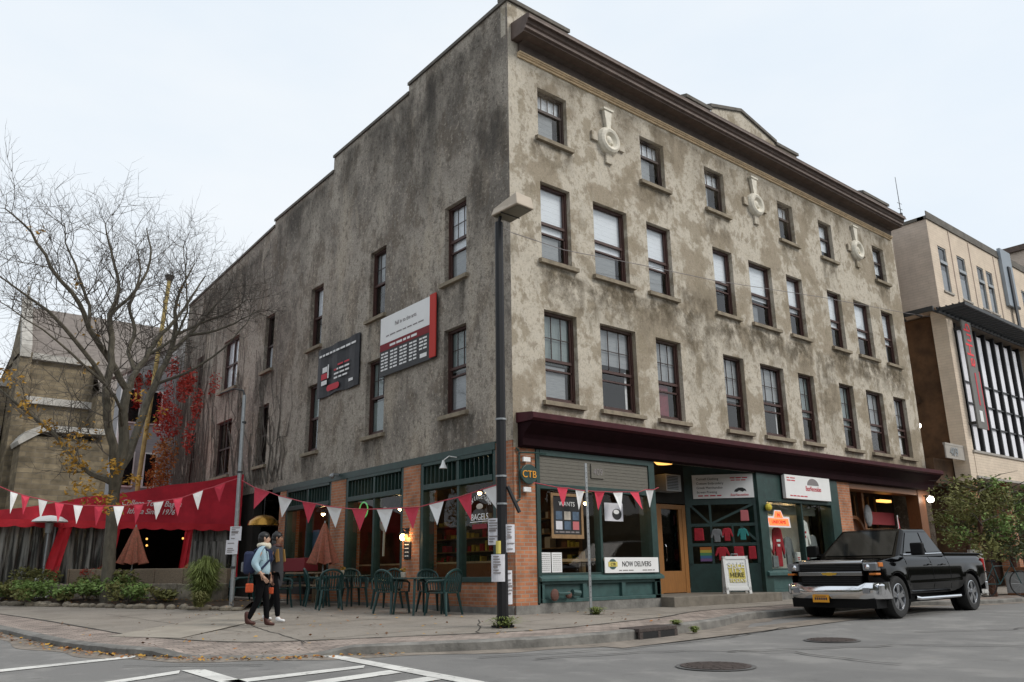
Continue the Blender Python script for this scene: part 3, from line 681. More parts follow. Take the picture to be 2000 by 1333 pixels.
# round ornaments between the top windows
def medallion(u, z, first=False):
    b = MB(FR); n = 24; rings = []
    for r, o in ((.37,.0),(.37,.07),(.33,.15),(.27,.19),(.21,.17),(.15,.09),(.02,.07)):
        rings.append([b.p(u+r*math.cos(2*math.pi*k/n), o, z+r*math.sin(2*math.pi*k/n)) for k in range(n)])
    for A, B in zip(rings, rings[1:]):
        for k in range(n): b.face((A[k], A[(k+1)%n], B[(k+1)%n], B[k]))
    b.face(rings[-1]); b.sphere((u-.02, .08, z+.01), (.11,.07,.12), 12, 7); b.sphere((u+.08, .09, z-.06), (.05,.05,.05), 8, 5)
    b.prism([(u-.14, z+.84), (u+.14, z+.84), (u+.07, z+.33), (u-.06, z+.33)], .002, .10, axis=1)
    b.box(u-.18, u+.18, .002, .13, z+.84, z+.90)
    o = b.build('medallion', 'cream_stone', BLD, bevel=.008)
    b = MB(FR)
    b.box(u-.58, u-.38, .002, .07, z-.12, z+.12); b.box(u+.38, u+.58, .002, .07, z-.12, z+.12); b.box(u-.11, u+.11, .002, .07, z-.62, z-.34)
    b.build('ornament_block', 'stucco_front', o, bevel=.008)
for u, z in ((3.21,11.17),(9.54,11.25),(15.52,11.27)): medallion(u, z)

# ---------------- shopfront, right-hand side
b = MB(FR); b.box(0.0, .56, -.5, .02, -.02, 3.22); b.box(12.36, 13.1, -.45, .02, .0, 3.24)
b.F = FL; b.box(.021, .56, -.45, .02, -.02, 3.36)
b.build('brick_pier', 'brick_orange', BLD)
b = MB(FR); b.box(-.02, .60, .02, .05, -.05, .16); b.box(.60, 4.2, -.3, .04, -.1, .195); b.box(8.35, 12.3, -.3, .035, -.1, .19); b.box(12.3, 13.14, -.3, .045, -.1, .5)
b.F = FL; b.box(0.0, .6, .02, .05, -.05, .16); b.box(.6, 11.4, -.1, .03, -.05, .12); b.build('stone_plinth', 'granite', BLD)
# window one: frame, sill, bulkhead
b = MB(FR)
b.box(.56, .66, -.2, .05, .19, 3.22); b.box(4.02, 4.22, -.3, .05, .19, 3.22); b.box(.66, 4.02, -.2, .045, 2.42, 2.53); b.box(.66, 4.02, -.2, .06, 3.10, 3.22)
b.box(2.37, 2.44, -.15, .03, .74, 2.42); b.box(.66, 4.02, -.12, .02, .70, .76); b.build('shopfront_frame', 'green_paint', BLD, bevel=.006)
b = MB(FR); b.prism([(-.2,.60),(.12,.60),(.12,.66),(-.02,.735),(-.2,.735)], .58, 4.28); b.box(.60, 4.2, -.2, .05, .19, .26); b.box(.60, 4.2, -.2, .05, .54, .60)
for u in (.60, 1.78, 2.95, 4.08): b.box(u, u+.12, -.2, .05, .26, .54)
b.box(.72, 4.08, -.2, -.02, .26, .54); b.build('bulkhead', 'green_light', BLD, bevel=.006)
b = MB(FR); b.box(.67, 4.01, -.1, .02, 2.531, 3.099); 
for k in range(1, 8): b.box(.67, 4.01, .02, .026, 2.53+k*.071, 2.535+k*.071)
b.build('transom_panel', 'board_panel', BLD)
b = MB(FR)
for a, c in ((.66,2.37),(2.44,4.02)): b.poly([(a, -.06, .76), (c, -.06, .76), (c, -.06, 2.42), (a, -.06, 2.42)])
b.build('shop_window', 'glass_shop', BLD)
# faint number plate on the board
b = MB(FR); b.box(2.15, 2.55, .026, .05, 2.72, 3.02); np_ = b.build('number_board', 'board_panel', BLD)
text('409', .2, (2.35, .052, 2.79), FR, 'grey_text', np_)
# entrance recess
def seg(mb, p, q, z0, z1, t=.04):
    d = Vector((q[0]-p[0], q[1]-p[1])).normalized(); n = Vector((-d.y, d.x))*t/2
    mb.F = FW; pts = [(p[0]+n.x, p[1]+n.y), (q[0]+n.x, q[1]+n.y), (q[0]-n.x, q[1]-n.y), (p[0]-n.x, p[1]-n.y)]; mb.prism(pts, z0, z1, axis=2)
b = MB(); b.box(4.2, 8.4, -.42, 2.2, -.1, .205); b.build('entrance_step', mat('step_concrete', (.21,.185,.15), .9, var=.35, scale=4, bump=.3), BLD, bevel=.015)
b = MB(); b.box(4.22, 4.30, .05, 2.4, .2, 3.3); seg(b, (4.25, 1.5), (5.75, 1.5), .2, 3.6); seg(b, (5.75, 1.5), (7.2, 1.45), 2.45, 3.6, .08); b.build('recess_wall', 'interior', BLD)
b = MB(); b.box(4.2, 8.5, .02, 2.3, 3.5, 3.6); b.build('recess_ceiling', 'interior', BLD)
# door
b = MB(); b.box(5.92, 6.02, 1.40, 1.48, .205, 2.42); b.box(6.93, 7.08, 1.40, 1.48, .205, 2.42); b.box(6.02, 6.93, 1.40, 1.48, 2.30, 2.42); b.box(6.02, 6.93, 1.41, 1.47, .22, .75); b.box(6.02, 6.12, 1.41, 1.47, .75, 2.3); b.box(6.80, 6.93, 1.41, 1.47, .75, 2.3)
dr = b.build('door', 'wood_door', BLD, bevel=.006)
b = MB(); b.poly([(6.12,1.44,.75),(6.80,1.44,.75),(6.80,1.44,2.3),(6.12,1.44,2.3)]); b.build('door_pane', 'glass_shop', dr)
b = MB(); b.tube([(6.17,1.38,1.0),(6.17,1.36,1.05),(6.17,1.36,1.35),(6.17,1.38,1.4)], .014); b.build('handle', 'chrome', dr)
# angled display wall between the door and the street
A0 = Vector((7.12, 1.42)); A1 = Vector((8.36, -.0)); dA = (A1-A0).normalized(); nA = Vector((dA.y, -dA.x))
if nA.x > 0: nA = -nA
LA = (A1-A0).length
def FA(u, o, z): p = A0+dA*u+nA*o; return Vector((p.x, p.y, z))
b = MB(FA); z = [.205, .95, 1.30, 1.42, 1.80, 1.90, 2.40, 3.3]
b.box(0, LA, -.05, 0, .205, .92); b.box(0, .12, -.05, .02, .92, 3.45); b.box(LA-.14, LA, -.05, .02, .92, 3.45); b.box(.12, LA-.14, -.05, .01, 1.36, 1.44); b.box(.12, LA-.14, -.05, .01, 1.86, 1.94); b.box(.12, LA-.14, -.05, .01, 2.42, 3.45)
b.box(.60, .66, -.05, .012, .92, 2.42); b.box(1.15, 1.20, -.05, .012, .92, 1.9)
for s in (-1, 1):
    c = .95 if s > 0 else .34
for (ua, za, ub, zb) in ((.12,2.42,.60,1.94),(.66,1.94,LA-.14,2.42),(LA-.14,1.5,LA-.5,1.86)):
    d = Vector((ub-ua, zb-za)).normalized(); n = Vector((-d.y, d.x))*.03
    b.prism([(ua+n.x, za+n.y), (ub+n.x, zb+n.y), (ub-n.x, zb-n.y), (ua-n.x, za-n.y)], -.03, .016, axis=1)
b.build('display_wall', 'green_paint', BLD)
b = MB(FA); b.poly([(.1,-.03,.9),(LA-.1,-.03,.9),(LA-.1,-.03,2.45),(.1,-.03,2.45)]); b.build('display_glass', 'glass_shop', BLD)
b = MB(FA); b.box(.05, LA-.05, -.75, -.70, .2, 3.3); b.build('display_backing', mat('kraft', (.10,.075,.045), .9, var=.5, scale=3), BLD)
# pilaster and window three
b = MB(FR); b.box(8.30, 8.66, -.3, .05, .19, 3.26); b.box(8.66, 12.05, -.2, .045, 2.50, 2.58); b.box(8.66, 12.05, -.2, .03, 2.58, 3.26); b.box(11.9, 12.36, -.3, .05, .19, 3.26)
b.box(8.66, 11.9, -.12, .02, .72, .78); b.box(10.35, 10.41, -.15, .02, .78, 2.5); b.box(8.66, 11.9, -.3, -.26, .2, .62); b.build('shopfront_frame', 'green_paint', BLD, bevel=.006)
b = MB(FR); b.prism([(-.2,.60),(.12,.60),(.12,.68),(-.02,.76),(-.2,.76)], 8.40, 12.1); b.box(8.66, 11.9, -.2, .03, .19, .26); b.box(8.66,11.9,-.2,-.01,.26,.6)
for u in (8.66, 9.75, 10.85, 11.8): b.box(u, u+.1, -.2, .03, .26, .6)
b.build('bulkhead', 'green_light', BLD, bevel=.006)
b = MB(FR); b.poly([(8.66,-.06,.78),(10.35,-.06,.78),(10.35,-.06,2.5),(8.66,-.06,2.5)]); b.poly([(10.41,-.06,.78),(11.9,-.06,.78),(11.9,-.06,2.5),(10.41,-.06,2.5)]); b.build('shop_window', 'glass_shop', BLD)
b = MB(FR); b.box(8.7, 12.3, -1.0, -.95, .2, 3.2); b.box(8.7,11.9,-.95,-.1,.55,.62); b.build('display_backing', mat('display_wall_grey', (.62,.62,.58), .9, var=.3, scale=2), BLD)
b = MB(FR); b.box(8.72, 11.85, -.5, -.46, 2.22, 2.48); b.build('roller_blind', mat('blind_sage', (.34,.35,.30), .8, var=.25, scale=3), BLD)
# right-hand bay: wooden pub front set back
b = MB(FR); b.box(13.1, 18.5, -1.35, -1.3, .0, 3.5); b.build('bay_backing', mat('bay_dark', (.045,.024,.013), .8, var=.5, scale=2), BLD)
b = MB(FR); b.box(17.55, 18.05, -.4, .02, 0, 3.25); b.box(13.12, 13.35, -.9, -.5, 0, 3.3); b.box(13.1, 18.5, -.5, .0, 3.05, 3.26); b.box(13.95,14.1,-.95,-.8,0,3.2); b.box(15.35,15.5,-.95,-.8,0,3.2)
b.build('timber_post', 'wood_orange', BLD, bevel=.01)
b = MB(FR); n = 18; uc, w, zt = 14.72, .50, 1.75
outer = [(uc-w-.10, .05)]+[(uc-(w+.10)*math.cos(math.pi*k/n), zt+(w+.10)*math.sin(math.pi*k/n)) for k in range(n+1)]+[(uc+w+.10, .05)]
inn = [(uc-w, .05)]+[(uc-w*math.cos(math.pi*k/n), zt+w*math.sin(math.pi*k/n)) for k in range(n+1)]+[(uc+w, .05)]
for A, B, C_, D_ in zip(outer, outer[1:], inn[1:], inn): b.prism([A, B, C_, D_], -.95, -.78, axis=1)
ad = b.build('arched_door', 'wood_orange', BLD)
b = MB(FR); b.prism(inn, -.92, -.88, axis=1); b.build('door_leaf', mat('wood_red', (.13,.045,.02), .5, var=.4, scale=4), ad)
b = MB(FR); b.prism([(uc+.2*math.cos(2*math.pi*k/16), 1.55+.3*math.sin(2*math.pi*k/16)) for k in range(16)], -.88, -.865, axis=1); b.build('oval_window', 'glass_window', ad)
b = MB(FR); b.box(15.5, 17.5, -.9, -.84, 1.9, 1.97); b.box(15.5,17.5,-.9,-.84,.7,.78)
for k in range(6): b.box(15.55+k*.38, 15.58+k*.38, -.9, -.85, .78, 1.9)
b.box(15.5,17.5,-.9,-.86,1.35,1.38); b.build('bay_window', 'wood_trim', BLD)
b = MB(FR); b.poly([(15.5,-.88,.78),(17.5,-.88,.78),(17.5,-.88,1.9),(15.5,-.88,1.9)]); b.build('bay_pane', 'glass_window', BLD)
b = MB(FR); b.box(15.5,17.5,-.95,-.85,.05,.7); b.box(13.35,14.1,-.95,-.85,.05,2.6); b.build('bay_panelling', 'wood_orange', BLD)

b = MB(FR)
for k in range(9): b.box(13.4+k*.46, 13.44+k*.46, -1.3, -1.24, 0, 3.05)
b.build('wall_panelling', 'wood_trim', BLD)
b = MB(FR); b.box(15.6,17.3,-.80,-.76,2.1,2.5); sb_ = b.build('painted_board', 'red_deep', BLD); b = MB(FR); b.box(13.55,14.1,-.75,-.70,2.55,2.95); b.build('hanging_board', 'ceramic', BLD); b = MB(FR); b.box(13.5,13.8,-.7,-.5,1.05,1.35); b.build('lantern_box', 'white_sign', BLD)
b = MB(FR); b.sphere((15.25,-.6,2.35),(.22,.08,.35),12,7); b.sphere((13.45,-.4,2.75),(.09,.09,.09),8,6); b.build('carved_figure', 'cloth_grey', BLD)
# ---------------- shopfront, left-hand side
b = MB(FL); b.box(3.45, 4.2, -.45, .02, 0, 3.25); b.box(7.15, 8.0, -.45, .02, 0, 3.25); b.box(11.0, 11.45, -.45, .02, 0, 3.25); b.box(.561, 3.449, -.25, .0, .0, .62); b.box(4.201,7.149,-.25,0,0,.62); b.box(8.001,10.999,-.25,0,0,.62)
b.build('brick_pier', 'brick_orange', BLD)
b = MB(FL); b.box(.57, 12.0, -.4, .04, 3.24, 3.40); b.build('header_beam', 'green_paint', BLD)
for a, c, ml in ((.56,3.45,(1.95,)),(4.2,7.15,(5.65,)),(8.0,11.0,(9.5,))):
    b = MB(FL); b.box(a+.002, a+.12, -.3, .01, .62, 3.24); b.box(c-.12, c-.002, -.3, .01, .62, 3.24); b.box(a+.12, c-.12, -.25, .03, 2.62, 2.74); b.box(a+.12, c-.12, -.25, .03, 3.16, 3.24); b.box(a+.12, c-.12, -.25, .05, .60, .70)
    for u in ml: b.box(u-.045, u+.045, -.2, .0, .7, 2.62); b.box(u-.045, u+.045, -.2, .01, 2.74, 3.16)
    k = a+.12
    while k < c-.2: b.box(k, k+.025, -.12, -.02, 2.74, 3.16); k += .17
    fr_ = b.build('shopfront_frame', 'green_paint', BLD, bevel=.005)
    g = MB(FL); g.poly([(a+.1,-.08,.7),(c-.1,-.08,.7),(c-.1,-.08,2.62),(a+.1,-.08,2.62)]); g.poly([(a+.1,-.13,2.74),(c-.1,-.13,2.74),(c-.1,-.13,3.16),(a+.1,-.13,3.16)]); g.build('shop_window', 'glass_shop', BLD)
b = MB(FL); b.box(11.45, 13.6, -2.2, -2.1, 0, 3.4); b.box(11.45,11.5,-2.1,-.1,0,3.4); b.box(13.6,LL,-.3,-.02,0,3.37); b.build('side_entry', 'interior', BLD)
# interior of the cafe
b = MB(); b.box(.3, 8.2, .3, 11.4, .02, .06); b.build('cafe_floor', mat('floor_tile', (.06,.045,.035), .5, var=.3, scale=2), BLD)
b = MB(); b.poly([(5.3,2.6,0),(5.3,11.4,0),(5.3,11.4,3.8),(5.3,2.6,3.8)]); b.poly([(.3,11.4,0),(5.3,11.4,0),(5.3,11.4,3.8),(.3,11.4,3.8)]); b.poly([(4.3,.1,0),(4.3,2.6,0),(4.3,2.6,3.8),(4.3,.1,3.8)]); b.poly([(4.3,2.6,0),(5.3,2.6,0),(5.3,2.6,3.8),(4.3,2.6,3.8)]); b.build('cafe_wall', 'interior_warm', BLD)
b = MB(); b.poly([(.3,.3,3.45),(8.3,.3,3.45),(8.3,11.4,3.45),(.6,11.4,3.45)]); b.build('cafe_ceiling', 'interior', BLD)
r3 = random.Random(5)
b = MB(); cols = ['wood_orange', 'bottle_dark', 'cloth_red', 'rain_yellow', 'ceramic', 'wood_trim']
for k, z in enumerate((1.0, 1.4, 1.8, 2.2)):
    b.cur = 5; b.box(4.9, 5.28, 3.0, 11.0, z-.03, z)
    y = 3.1
    while y < 10.9:
        b.cur = r3.randrange(5); w = r3.uniform(.08, .3); b.box(4.98, 5.2, y, y+w*.8, z, z+r3.uniform(.08, .3)); y += w+r3.choice((0, 0, .05, .4))
b.build('cafe_shelf', cols, BLD)
b = MB(); b.box(3.2, 3.8, 3.5, 10.5, .06, 1.05); b.build('cafe_counter', 'wood_orange', BLD)
b = MB(); b.F = FL; b.box(.7, 3.3, -.7, -.35, .98, 1.02); b.box(4.4,7.0,-.7,-.35,.98,1.02); b.F = FR; b.box(1.45, 2.36, -.55, -.3, .98, 1.04); b.box(2.5,3.95,-.55,-.3,1.0,1.05); b.box(2.22,2.32,-.5,-.4,.75,1.2); b.build('window_ledge', 'wood_trim', BLD)
for x, y, z in ((.8,1.4,2.5),(.9,5.6,2.4),(.8,9.6,2.5),(2.9,.9,2.3),(9.4,.7,2.72),(11.2,.7,2.72),(10.3,.6,2.72),(1.3,2.2,2.9),(1.9,3.3,2.7),(1.0,5.2,2.75),(2.2,6.1,2.6),(3.0,5.0,2.85),(1.4,9.0,2.6),(1.0,.8,2.25),(2.8,8.2,2.8)):  # three behind the clothing window transom are added, unseen, to light its display
    f = MB(); f.tube([(x,y,z+.05),(x,y,3.45)], .008, 5); f.lathe([(.03,.10),(.10,.0),(.11,-.01),(.03,.08)], (x,y,z), 10); pl = f.build('pendant_or_fill_lamp', 'black_paint', BLD)
    g = MB(); g.sphere((x, y, z-.02), .055, 8, 6); g.build('bulb', 'bulb_warm', pl)
# ------------------------------------------------------------------ wall banners
def tagged(o, label, cat, group=None): return tag(o, label, cat, group)
t = thing('wall_banner', 'white, red and black printed banner with a red edge hanging between the side windows', 'banner')
b = MB(FL); b.box(2.76, 5.40, .05, .09, 5.66, 7.23); b.build('panel', 'black_paint', t)
b = MB(FL); b.box(3.02, 5.40, .092, .096, 6.52, 7.235); b.build('white_field', 'white_sign', t)
b = MB(FL); b.box(3.02, 5.40, .092, .097, 6.33, 6.515); b.build('red_band', 'red_deep', t)
b = MB(FL); b.box(2.74, 3.0, .092, .12, 5.68, 7.25); b.build('red_edge', mat('banner_red', (.48,.03,.02), .7), t)
text('Fall in to the arts', .15, (4.15, .098, 6.90), FL, 'grey_text', t, sx=1.0); b = MB(FL); hline(b, 5.1, 3.3, .098, 6.70, .03, 7, 1); b.build('small_print', 'grey_text', t)
b = MB(FL); hline(b, 4.9, 3.6, .098, 6.42, .06, 5, 2)
for c in range(5):
    for r in range(6 if c < 4 else 4): hline(b, 5.33-c*.46, 5.33-c*.46-.34, .093, 6.25-r*.085, .042, 2, c*9+r)
hline(b, 3.45, 3.15, .093, 5.82, .10, 1, 3); b.build('fine_lettering', 'white_sign', t)
t = thing('wall_banner', 'black fabric banner with red and white print hanging left of the white one', 'banner')
b = MB(FL); n = 12
for i in range(n):
    u0_, u1_ = 6.6+2.55*i/n, 6.6+2.55*(i+1)/n; o0, o1 = .06+.03*math.sin(i*1.3), .06+.03*math.sin((i+1)*1.3)
    b.poly([(u0_, o0, 5.72-.02*math.sin(i*.8)), (u1_, o1, 5.72-.02*math.sin((i+1)*.8)), (u1_, o1, 7.18), (u0_, o0, 7.18)])
    b.poly([(u0_, o0-.03, 5.72-.02*math.sin(i*.8)), (u1_, o1-.03, 5.72-.02*math.sin((i+1)*.8)), (u1_, o1-.03, 7.18), (u0_, o0-.03, 7.18)])
b.build('fabric', 'banner_black', t, smooth=True)
b = MB(FL); hline(b, 9.0, 6.75, .10, 6.95, .06, 9, 4); hline(b, 8.0, 7.1, .10, 6.38, .05, 3, 5); hline(b, 8.0, 7.1, .10, 6.26, .05, 3, 6); hline(b, 8.0, 7.2, .10, 6.14, .05, 3, 7)
b.box(8.45, 8.75, .10, .103, 6.42, 6.58); b.box(8.35, 8.42, .10, .103, 6.22, 6.62); b.box(8.45, 8.80, .10, .103, 6.05, 6.18); hline(b, 7.1, 6.85, .10, 5.92, .08, 1, 2); b.build('white_print', 'white_sign', t)
b = MB(FL); b.box(8.45, 8.82, .10, .103, 6.22, 6.39); hline(b, 7.8, 7.1, .10, 6.50, .05, 2, 9); hline(b, 8.02, 7.85, .10, 6.38, .05, 1, 9)
pr = [(8.38-.09*math.cos(a), 5.90+.09*math.sin(a)) for a in [math.pi*(.5+k/8) for k in range(9)]]
b.prism([(8.35,5.82),(7.75,5.82),(7.68,5.86),(7.66,5.91),(7.68,5.96),(7.75,6.0),(8.35,6.0),(8.42,5.96),(8.44,5.91),(8.42,5.86)], .10, .103, axis=1); b.build('red_print', 'red_text', t)

# ------------------------------------------------------------------ shop signs
t = thing('shop_sign', 'bright white shop sign with a bear and red lettering above the clothing window', 'sign')
b = MB(FR); b.box(9.45, 11.75, .06, .16, 2.60, 3.24); b.build('panel', 'white_sign', t, bevel=.006)
b = MB(FR); b.box(9.43, 11.77, .03, .062, 2.58, 3.255); b.build('casing', 'black_paint', t)
text('BearNecessities', .20, (10.85, .162, 2.84), FR, 'red_text', t, sx=.62)
b = MB(FR); n = 12; b.prism([(10.85+.30*math.cos(math.pi*k/n), 3.0+.19*math.sin(math.pi*k/n)) for k in range(n+1)], .160, .164, axis=1); b.build('arched_bear_emblem', 'grey_text', t)
b = MB(FR); hline(b, 9.55, 9.95, .162, 3.16, .025, 2, 1); hline(b, 9.55, 9.95, .162, 3.09, .03, 2, 2); hline(b, 9.65, 10.5, .162, 2.68, .03, 5, 3); b.build('small_print', 'red_text', t)
t = thing('shop_sign', 'dim white sign with four lines of print on the angled wall beside the door', 'sign')
b = MB(FA); b.box(.22, LA-.10, .03, .07, 2.58, 3.20); b.build('panel', 'white_sign', t)
for k, s in enumerate(('Cornell Clothing', 'Custom Embroidery', 'Greek Merchandise', 'Screen Printing')): text(s, .085, (.32, .072, 3.06-k*.115), FA, 'black_text', t, align='LEFT')
text('BearNecessities', .09, (1.42, .072, 2.63), FA, 'red_text', t, sx=.8); b = MB(FA); hline(b, .35, .95, .072, 2.65, .03, 4, 4); hline(b, 1.2, 1.65, .072, 3.1, .03, 3, 5); hline(b, 1.22, 1.6, .072, 3.04, .025, 3, 5); b.build('small_print', 'red_text', t)
b = MB(FA); b.prism([(1.28,2.74),(1.32,2.80),(1.40,2.84),(1.50,2.84),(1.58,2.80),(1.60,2.74),(1.55,2.76),(1.50,2.73),(1.42,2.77),(1.36,2.73)], .07, .074, axis=1); b.build('bear_emblem', 'black_text', t)
# hanging oval sign by the brick corner
t = thing('hanging_sign', 'green wrought iron hanging sign with orange CTB letters on the brick corner', 'sign')
b = MB(FR); b.tube([(.10,.06,2.2),(.10,.06,3.12)], .022, 6); b.tube([(.10,.10,3.10),(.45,.12,3.12),(.75,.14,3.12)], .016, 6); b.tube([(.5,.12,2.55),(.5,.12,3.12)], .014, 6)
for z in (3.14, 2.18): b.tube([(.10,.06,z),(.02,.06,z+(.05 if z > 3 else -.05))], .02, 6)
b.build('bracket', 'green_paint', t)
b = MB(FR); n = 24; b.prism([(.30+.22*math.cos(2*math.pi*k/n), 2.68+.20*math.sin(2*math.pi*k/n)) for k in range(n)], .09, .14, axis=1); b.build('oval_board', 'green_paint', t, bevel=.01)
text('CTB', .20, (.29, .145, 2.61), FR, 'orange_text', t, ex=.008)
b = MB(FR); b.box(.16, .34, .09, .13, 2.93, 3.02); b.box(.16, .34, .09, .13, 2.33, 2.42); b.build('small_plaque', 'white_sign', t)
# NOW DELIVERS board
t = thing('window_banner', 'white board reading NOW DELIVERS propped low in the cafe window', 'banner')
b = MB(FR); b.box(2.42, 4.14, .06, .08, .74, 1.06); b.build('panel', 'white_sign', t)
text('NOW DELIVERS', .155, (3.42, .082, .87), FR, 'black_text', t, sx=.86)
b = MB(FR); n = 20; b.prism([(2.66+.12*math.cos(2*math.pi*k/n), .92+.11*math.sin(2*math.pi*k/n)) for k in range(n)], .080, .084, axis=1); lg = b.build('round_logo', 'green_light', t)
b = MB(FR); b.box(2.52, 2.80, .085, .088, .87, .97); b.build('logo_band', 'yellow_text', t); text('CTB', .08, (2.66, .09, .892), FR, 'black_text', t)
b = MB(FR); hline(b, 2.85, 3.3, .082, .79, .018, 3, 1); hline(b, 3.6, 4.0, .082, .79, .018, 3, 2); b.build('small_print', 'grey_text', t)
# papers, board and poster inside the window
for k, u in enumerate((.68, .99)):
    b = MB(FR); b.box(u, u+.28, -.03, -.02, .77, 1.16); o = b.build('window_poster', 'white_sign', None)
    tag(o, ['tall blank white paper in the cafe window nearest the brick corner', 'second tall white paper in the cafe window, right of the first'][k], 'poster', 'white papers taped in the cafe window')
    g = MB(FR)
    for r in range(9): hline(g, u+.03, u+.25, -.019, 1.12-r*.038, .008, 4, r+k*20)
    g.build('print_lines', 'grey_text', o)
t = thing('menu_board', 'wood framed chalkboard with small pictures hanging in the cafe window', 'menu board')
b = MB(FR); b.box(1.0, 1.92, -.05, -.03, 1.50, 2.32); b.build('board', 'black_paint', t)
b = MB(FR); b.box(1.0,1.06,-.05,-.01,1.44,2.36); b.box(1.86,1.92,-.05,-.01,1.44,2.36); b.box(1.06,1.86,-.05,-.01,1.44,1.52); b.box(1.06,1.86,-.05,-.01,2.30,2.36); b.build('frame', 'wood_trim', t)
text('WANTS', .13, (1.46, -.028, 2.10), FR, 'white_sign', t)
for k in range(6):
    c, r = k % 3, k//3; b = MB(FR); b.box(1.14+c*.24, 1.32+c*.24, -.03, -.026, 1.82-r*.20, 1.99-r*.20); b.build('picture', ['screen_blue','ceramic','screen_blue','paper','screen_blue','pink_paper'][k], t)
b = MB(FR); hline(b, 1.12, 1.8, -.028, 1.57, .03, 5, 1); b.build('small_print', 'grey_text', t)
b = MB(FR); b.box(2.60, 3.18, -.05, -.035, 1.83, 2.22); o = tag(b.build('window_poster', 'paper'), 'grey and white picture poster hanging high in the cafe window', 'poster')
b = MB(FR); b.prism([(2.98+.15*math.cos(2*math.pi*k/14), 1.98+.12*math.sin(2*math.pi*k/14)) for k in range(14)], -.034, -.03, axis=1); b.build('dark_print', 'black_text', o)
b = MB(FR); b.prism([(2.96+.09*math.cos(2*math.pi*k/14), 2.03+.05*math.sin(2*math.pi*k/14)) for k in range(14)], -.029, -.026, axis=1); b.build('light_print', 'white_sign', o)
# window lettering on the corner window of the side street
t = thing('window_sign', 'arched BAGELS window lettering beside the black lamp post', 'sign')
for k, ch in enumerate('COLLEGETOWN'):
    a = math.pi*(1-(k+.5)/11)*.74+math.pi*.13; text(ch, .12, (1.20-.40*math.cos(a), -.03, 1.98+.30*math.sin(a)), FL, 'white_sign', t)
text('BAGELS', .19, (1.20, -.03, 1.84), FL, 'white_sign', t, sx=.95)
b = MB(FL); b.box(.86, 1.54, -.035, -.03, 1.80, 1.815); b.build('underline', 'white_sign', t)
b = MB(FL); b.sphere((1.20, -.03, 2.12), (.12,.01,.06), 12, 6); b.build('bagel_emblem', 'ceramic', t); b = MB(FL); b.box(.94, 1.46, -.035, -.028, 1.66, 1.76); b.build('red_ribbon', 'red_deep', t)
# open sign ring and bits hung in the middle bay
t = thing('neon_ring', 'green neon ring glowing in the middle cafe window', 'neon sign')
b = MB(FL); n = 22; pts = [(6.45+.22*math.cos(2*math.pi*k/n), -.15, 2.38+.20*math.sin(2*math.pi*k/n)) for k in range(n+1)]; b.tube(pts, .016, 6); b.build('tube', mat('neon_green', (.12,.5,.14), emit=.5), t)
t = thing('window_ornament', 'pale guitar shaped ornament hanging in the middle cafe window', 'ornament')
b = MB(FL); b.sphere((5.45,-.18,2.0), (.20,.04,.20), 12, 7); b.sphere((5.40,-.18,2.25), (.13,.035,.15), 12, 7); b.tube([(5.4,-.18,1.9),(5.42,-.18,1.2)], .03, 6); b.build('guitar_body', 'ceramic', t); b = MB(FL); b.sphere((5.42,-.13,2.02), (.05,.02,.05)); b.build('red_spot', 'red_text', t)
b = MB(FL); b.box(9.05,9.95,-.2,-.18,1.30,2.0); tag(b.build('window_poster', 'screen_blue'), 'faded blue poster behind the glass of the window farthest along the side', 'poster')
# wall lantern and chalk board on the second pier
t = thing('wall_lantern', 'lit amber wall lantern on the brick pier between side windows', 'lantern')
b = MB(FL); b.box(3.90, 4.02, .02, .05, 1.60, 1.80); b.tube([(3.96,.05,1.76),(3.96,.16,1.80),(3.96,.16,1.72)], .012, 6); b.lathe([(.09,1.66),(.02,1.76)], (3.96, .16, 0), 8); b.build('bracket', 'black_paint', t)
b = MB(FL); b.sphere((3.96, .16, 1.60), (.06,.06,.08), 10, 6); b.build('globe', 'bulb_warm', t)
b = MB(FL); b.sphere((3.84,.15,1.60),(.06,.05,.06),8,6); b.build('amber_glass', 'glow_amber', t)
t = thing('notice_board', 'dark notice board with white lines fixed under the wall lantern', 'notice board')
b = MB(FL); b.box(3.80, 4.08, .022, .05, 1.10, 1.50); b.build('board', 'black_paint', t, bevel=.01)
b = MB(FL)
for r in range(4): hline(b, 4.02, 3.86, .052, 1.43-r*.085, .02, 2, r)
b.build('white_lines', 'white_sign', t)
# goose neck light under the header, and dome camera
t = thing('gooseneck_light', 'white bell wall light above the cafe window nearest the corner', 'wall light')
b = MB(FL); b.tube([(1.95,.0,3.22),(1.98,.22,3.24),(2.06,.30,3.16)], .012, 6); b.build('arm', 'white_paint', t)
b = MB(FL); b.lathe([(.02,3.16),(.05,3.06),(.09,2.98)], (2.08,.30,0), 12); b.build('shade', 'white_sign', t)
t = thing('wall_camera', 'small dark dome camera on the stone above the side shopfront pier', 'camera')
b = MB(FL); b.box(7.55,7.65,.02,.2,3.36,3.42); b.sphere((7.6,.22,3.34),.07,10,6); b.build('housing', 'galvanised', t)
# soffit light and air conditioner in the recess
t = thing('ceiling_light', 'glowing yellow ceiling light in the entrance recess', 'ceiling light', (5.75,.9,3.42))
MB().lathe([(.26,.06),(.26,.0),(.20,-.06),(.02,-.08)], seg=16).build('diffuser', 'glow_amber', t)
t = thing('air_conditioner', 'grey air conditioner box above the wooden shop door', 'air conditioner', (6.0,1.40,0))
b = MB(); b.box(-.05,.55,-.35,.05,2.72,3.15); b.build('casing', 'blind_grey', t, bevel=.01)
b = MB()
for k in range(9): b.box(-.01,.42,-.362,-.352,2.77+k*.04,2.785+k*.04)
b.build('louvre', 'black_paint', t)
